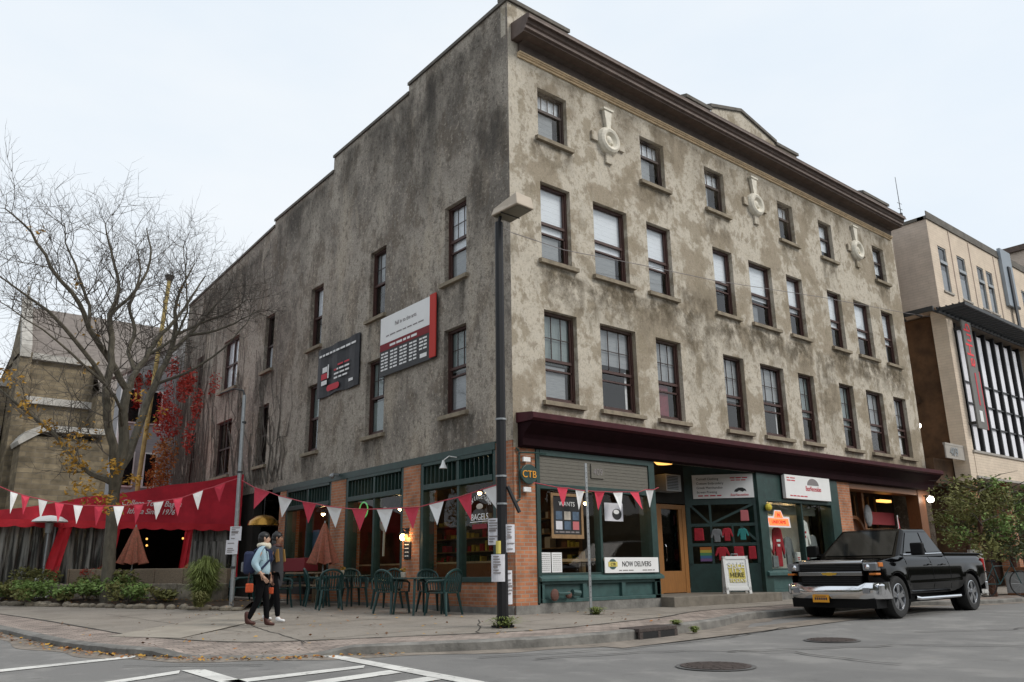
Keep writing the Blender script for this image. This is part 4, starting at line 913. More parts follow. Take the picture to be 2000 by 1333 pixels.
# orange illuminated window sign
t = thing('neon_sign', 'orange and white shaped sign lit in the clothing window', 'sign')
b = MB(FR); b.prism([(8.72,1.83),(9.78,1.83),(9.74,2.12),(9.46,2.12),(9.36,2.28),(9.06,2.28),(8.98,2.12),(8.66,2.12)], -.02, .0, axis=1); b.build('white_backing', 'white_sign', t)
b = MB(FR); b.prism([(8.78,1.88),(9.70,1.88),(9.67,2.06),(8.74,2.06)], .0, .008, axis=1); b.prism([(9.02,2.08),(9.42,2.08),(9.34,2.25),(9.08,2.25)], .0, .008, axis=1); b.build('orange_field', 'neon_orange', t)
text('UNIFORMS', .13, (9.21, .01, 1.925), FR, 'red_deep', t, sx=1.05); text('IN', .13, (9.22, .01, 2.11), FR, 'red_deep', t)
b = MB(); b.sphere((8.62,-.12,2.33), (.12,.08,.10), 10, 6); tag(b.build('paper_sun', 'bag_yellow'), 'small crumpled yellow decoration stuck above the orange sign', 'decoration')
# clothes on display
def garment(F, u, o, z, w, h, m, label, sleeves=True, logo=None):
    b = MB(F); q = w/2
    pr = [(u-q*.6, z), (u+q*.6, z), (u+q*.62, z+h*.55), (u+q*1.05, z+h*.28), (u+q*1.3, z+h*.36), (u+q*.85, z+h*.92), (u+q*.25, z+h), (u, z+h*.95), (u-q*.25, z+h), (u-q*.85, z+h*.92), (u-q*1.3, z+h*.36), (u-q*1.05, z+h*.28), (u-q*.62, z+h*.55)] if sleeves else [(u-q, z), (u+q, z), (u+q*.9, z+h), (u-q*.9, z+h)]
    b.prism(pr, o, o+.05, axis=1); t = b.build('hanging_garment', m, None, bevel=.015); tag(t, label, 'clothing', 'clothes hung in the shop windows')
    if logo: g = MB(F); g.box(u-q*.4, u+q*.4, o+.053, o+.058, z+h*.62, z+h*.68); g.box(u-q*.25, u+q*.25, o+.053, o+.058, z+h*.50, z+h*.56); g.build('printed_letters', logo, t)
    return t
garment(FR, 8.98, -.32, .92, .46, .98, 'cloth_white', 'white hooded jacket hanging left of the red one in the clothing window')
garment(FR, 9.50, -.30, .82, .46, 1.05, 'cloth_red', 'long red hoodie with pale letters under the orange sign', logo='white_sign')
garment(FR, 10.05, -.34, .80, .40, .82, 'cloth_grey', 'plain grey sweatshirt right of the red hoodie')
garment(FR, 10.75, -.25, 1.10, .46, .98, 'cloth_white', 'white and grey jersey on a stand with a red collar', logo='cloth_red')
garment(FR, 10.42, -.30, .78, .30, .42, 'cloth_white', 'small white towel with a red stripe below the jersey', False, 'red_text')
garment(FR, 10.86, -.30, .78, .20, .32, 'cloth_red', 'small folded red cloth at the window base', False)
garment(FR, 11.45, -.45, .80, .5, .9, 'cloth_grey', 'grey coat at the far right of the clothing window')
garment(FR, 9.16, -.2, .80, .26, .30, 'cloth_grey', 'folded grey cloth on the clothing window floor', False)
i = 0
for (u, z, w, h, m, lb) in ((.30,1.50,.26,.32,'cloth_red','dark red cap hung at the left of the display wall'),(.76,1.46,.26,.34,'cloth_grey','patterned grey shirt in the middle row of the display wall'),(1.02,1.48,.24,.34,'cloth_red','red shirt with a white collar in the middle row of the display wall'),
     (1.42,1.50,.24,.30,'cloth_teal','teal and white shirt at the right of the middle row'),(1.50,1.98,.22,.28,'pink_paper','pink notice at the right of the top panes'),(.86,1.0,.30,.34,'cloth_red','red shirt with a white badge in the bottom row'),(1.28,1.02,.26,.32,'cloth_red','red garment behind the folding board'),(1.62,1.02,.20,.32,'cloth_red','red garment at the street end of the bottom row')):
    garment(FA, u, -.012, z, w, h, m, lb, sleeves='shirt' in lb)
t = thing('rainbow_flag', 'rainbow striped square flag in the bottom row of the display wall', 'flag')
for k, m in enumerate(('rain_purple','rain_blue','rain_green','rain_yellow','rain_orange')):
    b = MB(FA); b.box(.30, .66, -.012, .006, .98+k*.072, .98+k*.072+.07); b.build('stripe', m, t)
t = thing('barbell_ornament', 'pair of rusty round pots lying below the cafe window sill', 'pots')
b = MB(FR); b.sphere((.90,.14,.34),(.11,.05,.12),12,7); b.build('pot', 'terracotta', t); b = MB(FR); b.sphere((1.28,.14,.33),(.08,.05,.07),12,7); b.build('pot', 'terracotta', t); b = MB(FR); b.tube([(.98,.16,.36),(1.3,.16,.36)], .03, 6); b.tube([(1.4,.12,.38),(1.62,.10,.36)], .06, 8); b.build('pipe', 'green_light', t)
# sandwich board with yellow poster
def aframe(name, label, x, y, z, rz, w, h, mboard, yellow=True):
    t = thing(name, label, 'sandwich board', (x, y, z), rz)
    for s in (-1, 1):
        b = MB(); A = .14
        def P_(u, v, k): return (u, s*(A*(1-v/h)+.02)+k*s, v)
        b.poly([P_(-w/2,.06,0), P_(w/2,.06,0), P_(w/2,h,0), P_(-w/2,h,0)]); b.poly([P_(-w/2,.06,.02), P_(w/2,.06,.02), P_(w/2,h,.02), P_(-w/2,h,.02)])
        for u0_, u1_, v0, v1 in ((-w/2,-w/2+.06,0,h),(w/2-.06,w/2,0,h),(-w/2,w/2,h-.07,h),(-w/2,w/2,.08,.15)):
            q = [b.p(*P_(u, v, k)) for u in (u0_, u1_) for v in (v0, v1) for k in (-.012, .035)]
            for f in ((0,1,3,2),(4,6,7,5),(0,4,5,1),(2,3,7,6),(0,2,6,4),(1,5,7,3)): b.face([q[k] for k in f])
        pn = b.build('leaf_panel', mboard, t)
        if yellow and s == -1:
            g = MB(); g.poly([P_(-w/2+.11,.26,.025), P_(w/2-.11,.26,.025), P_(w/2-.11,h-.2,.025), P_(-w/2+.11,h-.2,.025)]); g.build('poster', 'yellow_text', pn)
            for (sx_, sz, sw, txt, mm) in ((0,h*.56,.16,'IT\'S','white_sign'),(0,h*.44,.15,'HERE','black_text'),(0,h*.68,.2,'SALE','white_sign'),(0,h*.30,.12,'TODAY','white_sign')):
                text(txt, sw, (0,0,0), (lambda u, o, zz, sz=sz: Vector((u, P_(0, sz+zz, .03)[1]-o, sz+zz))), mm, pn)
    b = MB(); b.tube([(-.08,0,h),(-.08,0,h+.05),(.08,0,h+.05),(.08,0,h)], .012, 6); b.build('handle', 'galvanised', t); return t
aframe('sandwich_board', 'white sandwich board with a yellow poster outside the shop door', 7.0, -.08, .205, -R_(38), .62, .88, 'white_paint')

# ------------------------------------------------------------------ poles and wires
t = thing('street_lamp', 'tall black street lamp with a beige box head at the building corner', 'street lamp', (-1.99, -2.05, zs(-1.99,-2.05)))
b = MB(); b.tube([(0,0,0),(0,0,.02),(0,0,6.9)], [.095,.092,.072], 8); b.build('pole', 'pole_black', t)
b = MB(); b.box(-.13,.13,-.13,.13,0,.03)
for sx_ in (-1,1):
    for sy in (-1,1): b.tube([(sx_*.1,sy*.1,.03),(sx_*.1,sy*.1,.07)], .015, 6)
b.build('base_plate', 'pole_black', t)
b = MB(); z0_ = 7.02; bb = [(-.13,.08),(.36,.09),(.31,-.62),(-.11,-.64)]; tt = [(-.08,.06),(.30,.06),(.30,-.60),(-.10,-.62)]
q = [b.p(x, y, z0_) for x, y in bb]+[b.p(x*.96, y*.96, z0_+(.15 if y > 0 else .24)) for x, y in tt]
for f in ((0,1,2,3),(4,5,6,7),(0,1,5,4),(1,2,6,5),(2,3,7,6),(3,0,4,7)): b.face([q[k] for k in f])
b.build('lamp_head', 'lamp_head', t, bevel=.02)
b = MB(); b.poly([(-.09,.05,z0_-.012),(.32,.06,z0_-.012),(.275,-.58,z0_-.012),(-.07,-.60,z0_-.012)]); ln = b.build('lens', 'lamp_lens', t)
b = MB(); b.box(-.11,.33,-.2,-.18,z0_-.02,z0_-.005); b.build('lens_divider', 'black_paint', ln)
b = MB(); b.tube([(0,0,6.85),(0,-.05,7.04)], .03, 6); b.build('arm', 'pole_black', t)
b = MB(); 
for z in (3.3, 2.35, 1.9): b.lathe([(.095,z),(.095,z+.03)], seg=10)
b.build('strap', 'galvanised', t)
b = MB(); b.tube([(.08,-.06,2.2),(.28,-.12,1.78)], .035, 6); b.build('bracket', 'steel_dark', t)
def flyer(x, y, z, w, h, rz, label, m='paper', grp='flyers tied round the lamp posts', lines=9, curl=.0):
    t = thing('flyer', label, 'flyer', (x, y, z), rz, grp); b = MB(); n = 6
    for k in range(n):
        a, c = -w/2+w*k/n, -w/2+w*(k+1)/n; f = lambda q: -.0+curl*(abs(q)/(w/2))**2
        b.poly([(a, f(a), 0), (c, f(c), 0), (c, f(c), h), (a, f(a), h)])
    b.build('sheet', m, t, smooth=True, recalc=False)
    if lines:
        g = MB(); rr_ = random.Random(int(z*100))
        for r in range(lines):
            if rr_.random() < .25: continue
            hh = .018 if r != lines//2 else .035; g.box(-w*.36, -w*.36+w*.72*rr_.uniform(.4, 1), -.006, -.003, h*(1-(r+1)/(lines+1)), h*(1-(r+1)/(lines+1))+hh)
        g.build('print', 'grey_text', t)
    return t
a_ = -R_(40)
px_, py_ = -1.99, -2.05; fx, fy = -math.sin(R_(40)), -math.cos(R_(40))
flyer(px_+fx*.11-.05, py_+fy*.11+.04, .65, .22, .42, a_, 'long white printed flyer facing the road on the black lamp post', curl=.04)
flyer(px_+fx*.05-.10, py_+fy*.05+.09, 1.22, .22, .42, a_-.3, 'torn pale sheet high on the left of the black lamp post', curl=.05)
flyer(px_+fx*.06+.12, py_+fy*.06-.08, 1.10, .20, .44, a_+.5, 'torn pale sheet high on the right of the black lamp post', curl=.05)
flyer(px_+.12, py_-.06, .30, .16, .52, a_+.9, 'white sheet hanging off the right side of the black lamp post', curl=.03)
flyer(px_+fx*.10-.05, py_+fy*.10+.03, 1.08, .08, .20, a_, 'yellow sticker strip on the black lamp post', m='yellow_text', lines=0, curl=.02)
mp_ = (-2.9, 6.7)
t = thing('utility_pole', 'slim galvanised pole with a bent top standing at the planting bed', 'pole', (*mp_, zs(*mp_)))
b = MB(); b.tube([(0,0,-.05),(-.02,0,2.0),(-.06,.0,5.0)], [.055,.055,.045], 8); b.build('post', 'galvanised', t)
b = MB(); b.tube([(-.06,0,5.0),(-.10,.02,5.12),(-.3,.1,5.15),(-.6,.2,5.0)], [.03,.025,.02,.015], 6); b.build('bracket', 'steel_dark', t)
b = MB()
for z in (.9, 3.1, 4.3): b.lathe([(.065,z),(.065,z+.05)], (-.03,0,0), 10)
b.build('clamp', 'steel_dark', t)
flyer(mp_[0]-.06, mp_[1]-.09, 1.58, .27, .32, a_, 'upper white flyer on the slim galvanised pole', lines=7)
flyer(mp_[0]-.12, mp_[1]-.07, 1.27, .28, .32, a_, 'lower white flyer on the slim galvanised pole', lines=7)
t = thing('sign_post', 'thin bare grey signpost on the pavement in front of the cafe window', 'post', (1.21,-.82, zs(1.21,-.82)))
b = MB(); b.prism([(-.03,-.012),(.03,-.012),(.03,.004),(.012,.012),(-.012,.012),(-.03,.004)], 0, 2.9, axis=2); b.build('channel_post', 'galvanised', t)
b = MB()
for k in range(26): b.box(-.006,.006,-.0135,-.0125,.3+k*.1,.32+k*.1)
b.build('bolt_holes', 'black_paint', t)
# bunting
def bunting(name, label, A, B, cord, flags, drop, sag=.0):
    t = thing(name, label, 'bunting', group='strings of red and white pennants'); A = Vector(A); B = Vector(B)
    def pt(s, z): p = A.lerp(B, s); return Vector((p.x, p.y, z))
    b = MB(); b.tube([pt(s, z) for s, z in cord], .010, 5); b.build('cord', 'cord_red', t)
    d = (B-A).normalized(); n = Vector((-d.y, d.x, 0)); r_ = random.Random(len(label))
    for k, (s0, z0, s1, z1, c, ts) in enumerate(flags):
        a, e = pt(s0, z0), pt(s1, z1); tip = pt(s0+(s1-s0)*ts, (z0+z1)/2-drop*r_.uniform(.92, 1.05))+n*r_.uniform(-.14, .14)
        g = MB(); m1 = (a+e)/2+n*r_.uniform(.01, .03)+(tip-(a+e)/2)*.3
        g.v += [a, e, tip, m1]; g.f += [(0,3,1),(0,2,3),(1,3,2)]; g.mi += [0,0,0]
        g.build('pennant', 'flag_red' if c else 'flag_white', t, recalc=False)
    return t
f2 = [(.078,2.76,.159,2.6,1,.0),(.2,2.5,.269,2.38,0,.12),(.315,2.3,.376,2.22,1,.25),(.42,2.15,.483,2.08,0,.4),(.523,2.04,.583,2.0,1,.45),(.615,1.99,.673,1.97,0,.5),(.711,1.96,.76,1.95,1,.55),(.791,1.98,.837,2.02,0,.65),(.878,2.05,.918,2.1,1,.8),(.948,2.14,.988,2.19,0,.95)]
c2 = [(0,3.0)]+[q for f in f2 for q in ((f[0],f[1]),(f[2],f[3]))]+[(1,2.22)]
bunting('bunting_string', 'string of red and white pennants sagging between the galvanised pole and the black lamp post', (-2.9,6.7,0), (-1.99,-2.05,0), c2, f2, .42)
f1 = [(.061,2.92,.107,2.80,1,.3),(.15,2.72,.19,2.62,0,.4),(.227,2.53,.264,2.48,1,.5),(.298,2.44,.337,2.40,0,.5),(.371,2.36,.408,2.33,1,.5),(.441,2.30,.48,2.29,0,.5),(.512,2.28,.546,2.28,1,.5),(.584,2.28,.617,2.29,0,.5),(.648,2.30,.68,2.33,1,.5),(.703,2.35,.734,2.39,0,.5),(.762,2.42,.79,2.46,1,.5),(.80,2.48,.825,2.52,0,.7),(.858,2.60,.89,2.66,1,.5)]
bunting('bunting_string', 'string of red and white pennants running left from the galvanised pole past the red canopy', (-2.9,6.7,0), (-8.6,7.0,0), [(0,3.05)]+[q for f in f1 for q in ((f[0],f[1]),(f[2],f[3]))]+[(1,2.95)], f1, .42)
f3 = [(.168,2.44,.248,2.44,1,.45),(.305,2.42,.372,2.41,0,.5),(.452,2.41,.534,2.42,1,.45),(.601,2.42,.682,2.44,0,.6),(.743,2.45,.818,2.46,1,.9),(.883,2.53,.956,2.54,0,.8)]
bunting('bunting_string', 'short string of six pennants across the cafe window beside the brick corner', (.3,-.25,0), (4.1,-.25,0), [(0,2.50)]+[q for f in f3 for q in ((f[0],f[1]),(f[2],f[3]))]+[(1,2.6)], f3, .40)
t = thing('bunting_anchor', 'post holding the far left end of the pennant string', 'post', (-8.6,7.0,0)); MB().tube([(0,0,-.1),(0,0,3.1)], .04, 8).build('post', 'galvanised', t)
t = thing('overhead_cable', 'thin cable sagging across the front wall below the third-floor sills', 'cable')
b = MB(); cz = [(-.21,7.72),(1.3,7.70),(3.9,7.95),(6.9,8.2),(12.2,8.84),(18.1,9.44),(26,10.4)]; b.tube([(x, -.3, z) for x, z in cz], .009, 5); b.build('wire', 'grey_text', t)
b = MB(); b.tube([(-.21,-.3,7.72),(-1.95,-2.05,6.8)], .008, 5); b.build('wire', 'grey_text', t)

# ------------------------------------------------------------------ pickup truck
t = thing('pickup_truck', 'glossy black pickup truck with chrome bumper parked at the kerb facing left', 'pickup truck', (4.70, -3.84, zr(7,-4)-.0), R_(1.2))
HW = .94
def arc(cx, r, a0, a1, n=10, cz=.385): return [(cx+r*math.cos(a0+(a1-a0)*k/n), cz+r*math.sin(a0+(a1-a0)*k/n)) for k in range(n+1)]
XF, XR = .90, 4.42
def truck_side(y0, y1, inset=0):
    pr = [(.20,.52),(.13,.80),(.16,1.00),(.30,1.085),(1.28,1.17),(3.36,1.215),(5.32,1.235),(5.36,.62)]
    pr += [(4.92,.50)]+arc(XR, .46, .12, math.pi-.12)+[(3.9,.42),(1.45,.42)]+arc(XF, .46, .12, math.pi-.12)
    return pr
SIDE = [(.14,.64),(.12,.80),(.15,.99),(.32,1.055),(1.30,1.155),(3.36,1.20),(5.31,1.225),(5.36,1.1),(5.36,.62),(4.93,.50)]+arc(XR, .47, .12, math.pi-.12)+[(3.88,.44),(1.46,.44)]+arc(XF, .47, .12, math.pi-.12)
def side_y(x, z):
    f = -.012*((z-.78)/.2)**2
    if z > .98: f -= 1.9*(z-.98)**2
    if z < .62: f -= .9*(.62-z)**2
    if x < .42: f -= .55*(.42-x)**2*2
    if x > 5.1: f -= .5*(x-5.1)**2
    for cx in (XF, XR):
        d = math.hypot(x-cx, z-.385); f += .022*math.exp(-((d-.49)/.07)**2)
    f += .012*math.exp(-((z-.60-.01*x)/.03)**2)*(1 if 1.45 < x < 3.9 else 0)-.010*math.exp(-((z-1.0-.012*x)/.025)**2)
    return HW+f
b = MB(); core = [(.25,.55),(.22,.95),(.32,1.03),(1.28,1.12),(3.36,1.16),(5.28,1.19),(5.30,.60),(4.98,.50)]+arc(XR, .53, .12, math.pi-.12)+[(3.8,.42),(1.5,.42)]+arc(XF, .53, .12, math.pi-.12)
b.prism(core, -HW+.12, HW-.12, axis=1); body = b.build('body', 'car_black', t, bevel=.03)
def sculpt(pts3, cuts, fn, name):
    bm = bmesh.new(); bm.faces.new([bm.verts.new(p) for p in pts3])
    for co, no in cuts: bmesh.ops.bisect_plane(bm, geom=bm.verts[:]+bm.edges[:]+bm.faces[:], plane_co=co, plane_no=no, dist=1e-4)
    for v_ in bm.verts: v_.co = fn(v_.co)
    bmesh.ops.recalc_face_normals(bm, faces=bm.faces[:]); me = bpy.data.meshes.new(name); bm.to_mesh(me); bm.free(); me.materials.append(MATS['car_black'])
    for p_ in me.polygons: p_.use_smooth = True
    o = bpy.data.objects.new(name, me); COL.objects.link(o); o.parent = t; return o
cutz = [((0,0,.46+.03*k), (0,0,1)) for k in range(26)]+[((.16+.105*k,0,0), (1,0,0)) for k in range(50)]
hood = sculpt([(.17,-HW+.06,0),(1.42,-HW+.06,0),(1.42,HW-.06,0),(.17,HW-.06,0)], [((.2+.08*k,0,0),(1,0,0)) for k in range(16)]+[((0,-.9+.06*k,0),(0,1,0)) for k in range(31)],
    lambda c: Vector((c.x, c.y, 1.015+.115*min(1,(c.x-.17)/.28)**.5+.075*(c.x/1.4)-.075*(abs(c.y)/.88)**4+.022*math.exp(-((abs(c.y)-.52)/.07)**2)-.01*math.exp(-((abs(c.y)-.30)/.1)**2)-.09)), 'hood')
for s in (-1, 1):
    sculpt([(x, s*HW, z) for x, z in SIDE], cutz, lambda c, s=s: Vector((c.x, s*side_y(c.x, c.z), c.z)), 'side_panel')
    for cx in (XF, XR):
        b = MB(); A_, B_ = arc(cx, .455, -.1, math.pi+.1, 14), arc(cx, .472, -.1, math.pi+.1, 14)
        for k in range(14): b.prism([A_[k], A_[k+1], B_[k+1], B_[k]], s*(HW-.25), s*(HW+.012), axis=1)
        b.build('wheel_arch', 'plastic_black', t, smooth=True)
        b = MB(); b.prism(arc(cx, .44, 0, 2*math.pi, 20)[:-1], s*(HW-.34), s*(HW-.30), axis=1); b.build('wheel_well', 'plastic_black', t)
    b = MB()
    for x in (1.42, 2.55, 3.40): b.tube([(x, s*(side_y(x, z)+.0005), z) for z in (.50,.6,.7,.8,.9,1.0,1.05,1.1,1.15)], .005, 4)
    b.tube([(1.42+.1*k, s*(side_y(1.42+.1*k, .50)+.0005), .50) for k in range(20)], .005, 4); b.build('door_seam', 'plastic_black', t)
    b = MB(); 
    for x in (2.35, 3.02): b.tube([(x-.09,s*(HW+.012),.98),(x-.07,s*(HW+.04),.985),(x+.07,s*(HW+.04),.985),(x+.09,s*(HW+.012),.98)], .013, 6)
    b.build('door_handle', 'car_black', t)
    b = MB(); b.tube([(1.55,s*(HW+.02),.36),(1.65,s*(HW+.06),.34),(3.55,s*(HW+.06),.34),(3.65,s*(HW+.02),.36)], .035, 8); b.build('side_step', 'chrome', t, smooth=True)
    b = MB(); b.box(1.50,1.60,s*(HW-.05),s*(HW+.10),1.19,1.23); b.build('mirror_arm', 'plastic_black', t)
    b = MB(); b.box(1.46,1.60,s*(HW+.06),s*(HW+.30),1.16,1.40); b.build('mirror', 'plastic_black', t, bevel=.03)
# greenhouse
bp = [(1.30,.84),(3.36,.86)]; tp = [(2.02,.64),(3.02,.66)]
def gh(x, s, z): 
    return None
b = MB(); zb, zt = 1.16, 1.715
v = [(1.22,-.85,zb-.04),(3.40,-.87,zb),(3.40,.87,zb),(1.22,.85,zb-.04),(2.00,-.66,zt-.02),(3.02,-.68,zt),(3.02,.68,zt),(2.00,.66,zt-.02)]
q = [b.p(*k) for k in v]
mids = b.p(2.5,0,zt+.04)
for f in ((0,1,5,4),(1,2,6,5),(2,3,7,6),(3,0,4,7)): b.face([q[k] for k in f])
b.face((q[4],q[5],mids)); b.face((q[5],q[6],mids)); b.face((q[6],q[7],mids)); b.face((q[7],q[4],mids))
b.build('cab', 'car_black', t, bevel=.05)
def lerpq(P, u, w): 
    a = Vector(P[0]).lerp(Vector(P[1]), u); c = Vector(P[3]).lerp(Vector(P[2]), u); return a.lerp(c, w)
def glasspane(P, u0, u1, w0, w1, off, name='window_glass', m='glass_truck', taper=0):
    n = (Vector(P[1])-Vector(P[0])).cross(Vector(P[3])-Vector(P[0])).normalized()
    c = sum((Vector(p) for p in P), Vector())/4
    if n.dot(c-Vector((2.4,0,1.3))) < 0: n = -n
    g = MB(); g.poly([lerpq(P,u0,w0)+n*off, lerpq(P,u1,w0)+n*off, lerpq(P,u1,w1)+n*off, lerpq(P,u0+taper,w1)+n*off]); return g.build(name, m, t)
mat('truck_glass_dark', (.010,.012,.013), .05, spec=.45)
WS = [v[0], v[3], v[7], v[4]]; glasspane(WS, .07, .93, .08, .92, .012, 'windshield', 'truck_glass_dark')
for k, P_ in enumerate(([v[0],v[1],v[5],v[4]], [v[3],v[2],v[6],v[7]])):
    glasspane(P_, .10, .575, .14, .86, .012, m='truck_glass_dark', taper=.02); glasspane(P_, .615, .93, .14, .86, .012, m='truck_glass_dark')
    g = MB(); n = Vector((0, -.012 if k == 0 else .012, .004)); pts = [lerpq(P_,.09,.09)+n, lerpq(P_,.94,.09)+n]; g.tube(pts, .012, 5); g.build('window_trim', 'chrome', t)
glasspane([v[1], v[2], v[6], v[5]], .1, .9, .2, .85, .012, 'rear_glass', 'truck_glass_dark')
b = MB(); b.box(3.44,5.26,-HW+.17,HW-.17,1.10,1.16); b.build('bed_cover', 'plastic_black', t)
b = MB(); b.box(3.42,5.34,-HW+.09,-HW+.17,1.16,1.222); b.box(3.42,5.34,HW-.17,HW-.09,1.16,1.222); b.box(5.26,5.34,-HW+.17,HW-.17,1.16,1.22); b.build('bed_rail', 'car_black', t, bevel=.012)
# front
b = MB(); b.prism([(.10,1.035),(.12,1.075),(.19,1.085),(.19,1.02),(.11,1.01)], -.66, .66, axis=1); b.prism([(.07,.79),(.07,.865),(.15,.875),(.15,.78)], -.66, .66, axis=1); b.build('grille_bar', mat('chrome_grille', (.45,.46,.48), .16, metal=1), t, bevel=.008)
b = MB(); b.box(.115,.18,-.64,.64,.88,1.01); b.box(.10,.18,-.62,.62,.62,.78); b.build('grille', 'plastic_black', t)
b = MB()
for k in range(4): b.box(.108,.114,-.62,.62,.90+k*.03,.906+k*.03)
for k in range(4): b.box(.093,.099,-.6,.6,.645+k*.035,.65+k*.035)
b.build('grille_slat', 'steel_dark', t)
b = MB(); b.prism([(-.13,.805),(-.05,.805),(-.05,.795),(.05,.795),(.05,.805),(.13,.805),(.16,.845),(.05,.845),(.05,.855),(-.05,.855),(-.05,.845),(-.16,.845)], 0, .015, axis=1)
bt = MB(); 
for f in b.f: bt.face(f)
bt.v = [Vector((.055+p.y, p.x, p.z)) for p in b.v]; bt.build('emblem', mat('emblem_gold', (.65,.40,.05), .35, metal=.5), t)
for s in (-1, 1):
    b = MB(); b.box(.11,.30,s*.665,s*.925,.88,1.03); hl = b.build('headlight', 'lens_clear', t, bevel=.02)
    b = MB(); b.box(.20,.37,s*.885,s*.948,.95,1.03); b.build('side_marker', 'lens_amber', hl, bevel=.01)
    b = MB(); b.box(.10,.28,s*.78,s*.925,.80,.84); b.build('turn_lamp', 'lens_amber', hl, bevel=.01)
    b = MB(); b.sphere((.105,s*.76,.95),(.03,.05,.05),10,6); b.build('projector_lens', 'chrome', hl)
# bumper: centre section and wrapped ends
b = MB(); n = 14; ring = []
for k in range(n+1):
    y = -.98+1.96*k/n; c = abs(y)/.98; xf = .0+.10*c**2+(.22 if c > .97 else 0); topz_ = .66 if c > .62 else .60; 
    ring.append([b.p(xf+.03, y, .37), b.p(xf, y, .42), b.p(xf-.02, y, topz_-.10), b.p(xf+.015, y, topz_), b.p(xf+.13, y, topz_+.012), b.p(xf+.2, y, .37)])
for A_, B_ in zip(ring, ring[1:]):
    for k in range(6): b.face((A_[k], A_[(k+1)%6], B_[(k+1)%6], B_[k]))
b.face(ring[0]); b.face(ring[-1]); b.build('bumper', 'chrome', t, smooth=True)
b = MB(); b.box(.12,.45,-.965,-.90,.44,.64); b.box(.12,.45,.90,.965,.44,.64); b.build('bumper_end', 'chrome', t, bevel=.03)
for s in (-1,1):
    b = MB(); b.box(.012,.03,s*.66,s*.78,.47,.57); b.build('fog_lamp', 'lens_clear', t)
b = MB(); b.box(.06,.16,-.45,.45,.60,.622); b.prism([(.10,.20),(.08,.37),(.5,.37),(.5,.2)], -.86, .86, axis=1); b.build('valance', 'plastic_black', t)
b = MB(); b.box(-.012,.0,.02,.36,.30,.44); pl = b.build('licence_plate', 'plate', t)
g = MB(); 
for k in range(6): g.box(-.016,-.013,.06+k*.045,.09+k*.045,.345,.39)
g.box(-.016,-.013,.08,.30,.41,.42); g.build('plate_characters', 'bag_navy', pl)
b = MB(); b.box(1.2,4.0,-.6,.6,.25,.42); b.box(.4,5.2,-.3,.3,.3,.42); b.build('chassis', 'plastic_black', t)
b = MB(); b.box(5.28,5.40,-.92,.92,.42,.60); b.build('rear_bumper', 'chrome', t, bevel=.02)
for s in (-1,1):
    b = MB(); b.box(5.24,5.375,s*.80,s*.915,.82,1.10); b.build('tail_light', mat('lens_red', (.35,.01,.01), .2), t, bevel=.015)
def wheel(cx, s):
    w = thing_part = bpy.data.objects.new('wheel', None)
    b = MB(); y0 = s*(HW-.255); y1 = s*(HW+.005); 
    pr = [(.24,y0),(.36,y0),(.388,y0+s*.04),(.388,y1-s*.04),(.365,y1-s*.005),(.30,y1),(.25,y1-s*.02),(.24,y1-s*.06)]
    n = 32; rg = [[b.p(cx+r*math.cos(2*math.pi*k/n), y, .388+r*math.sin(2*math.pi*k/n)) for k in range(n)] for r, y in pr]
    for A_, B_ in zip(rg, rg[1:]+rg[:1]):
        for k in range(n): b.face((A_[k], A_[(k+1)%n], B_[(k+1)%n], B_[k]))
    ty = b.build('wheel', 'rubber', t, smooth=True)
    b = MB(); pr = [(.25,y1-s*.015),(.235,y1-s*.01),(.225,y1-s*.05),(.225,y1-s*.12)]
    rg = [[b.p(cx+r*math.cos(2*math.pi*k/n), y, .388+r*math.sin(2*math.pi*k/n)) for k in range(n)] for r, y in pr]
    for A_, B_ in zip(rg, rg[1:]):
        for k in range(n): b.face((A_[k], A_[(k+1)%n], B_[(k+1)%n], B_[k]))
    for k in range(10):
        a = 2*math.pi*(k//2)/5+(.17 if k % 2 else -.17)+.3; d = Vector((math.cos(a), math.sin(a))); e = Vector((-d.y, d.x)); r0 = .05; 
        i0 = Vector((cx, .388))+d*.05; i1 = Vector((cx, .388))+d*.235
        b.prism([tuple(i0+e*.024), tuple(i1+e*.026), tuple(i1-e*.026), tuple(i0-e*.024)], y1-s*.05, y1-s*.02, axis=1)
    b.prism([(cx+.065*math.cos(2*math.pi*k/16), .388+.065*math.sin(2*math.pi*k/16)) for k in range(16)], y1-s*.06, y1-s*.01, axis=1)
    b.build('rim', 'steel_rim', ty, smooth=True)
    b = MB(); b.prism([(cx+.22*math.cos(2*math.pi*k/20), .388+.22*math.sin(2*math.pi*k/20)) for k in range(20)], y1-s*.15, y1-s*.125, axis=1); b.build('brake_disc', 'steel_dark', ty)
    bpy.data.objects.remove(w)
for cx in (XF, XR):
    for s in (-1, 1): wheel(cx, s)
# ------------------------------------------------------------------ dark ring added round the street to darken reflections
b = MB(); n = 48; r0 = random.Random(4); H_ = []
for k in range(n):
    a = 2*math.pi*k/n; dirv = Vector((math.sin(a), math.cos(a))); behind = dirv.dot(Vector((-.64,-.77)))
    R0 = 62 if behind < .1 else 34; h = (7+r0.uniform(-1, 1.5)) if behind < .1 else (11+r0.uniform(-2, 2.5))
    R0 += 22*max(0, .1-behind); H_.append((dirv, R0, h))
rg = []
for j, (dr, hf) in enumerate(((0,-.02),(1.5,.55),(8,.85),(40,1.0))):
    rg.append([b.p(2+d.x*(R0+dr), -2+d.y*(R0+dr), -.3+h*hf*(1+.06*math.sin(k*2.3+j))) for k, (d, R0, h) in enumerate(H_)])
for A_, B_ in zip(rg, rg[1:]):
    for k in range(n): b.face((A_[k], A_[(k+1)%n], B_[(k+1)%n], B_[k]))
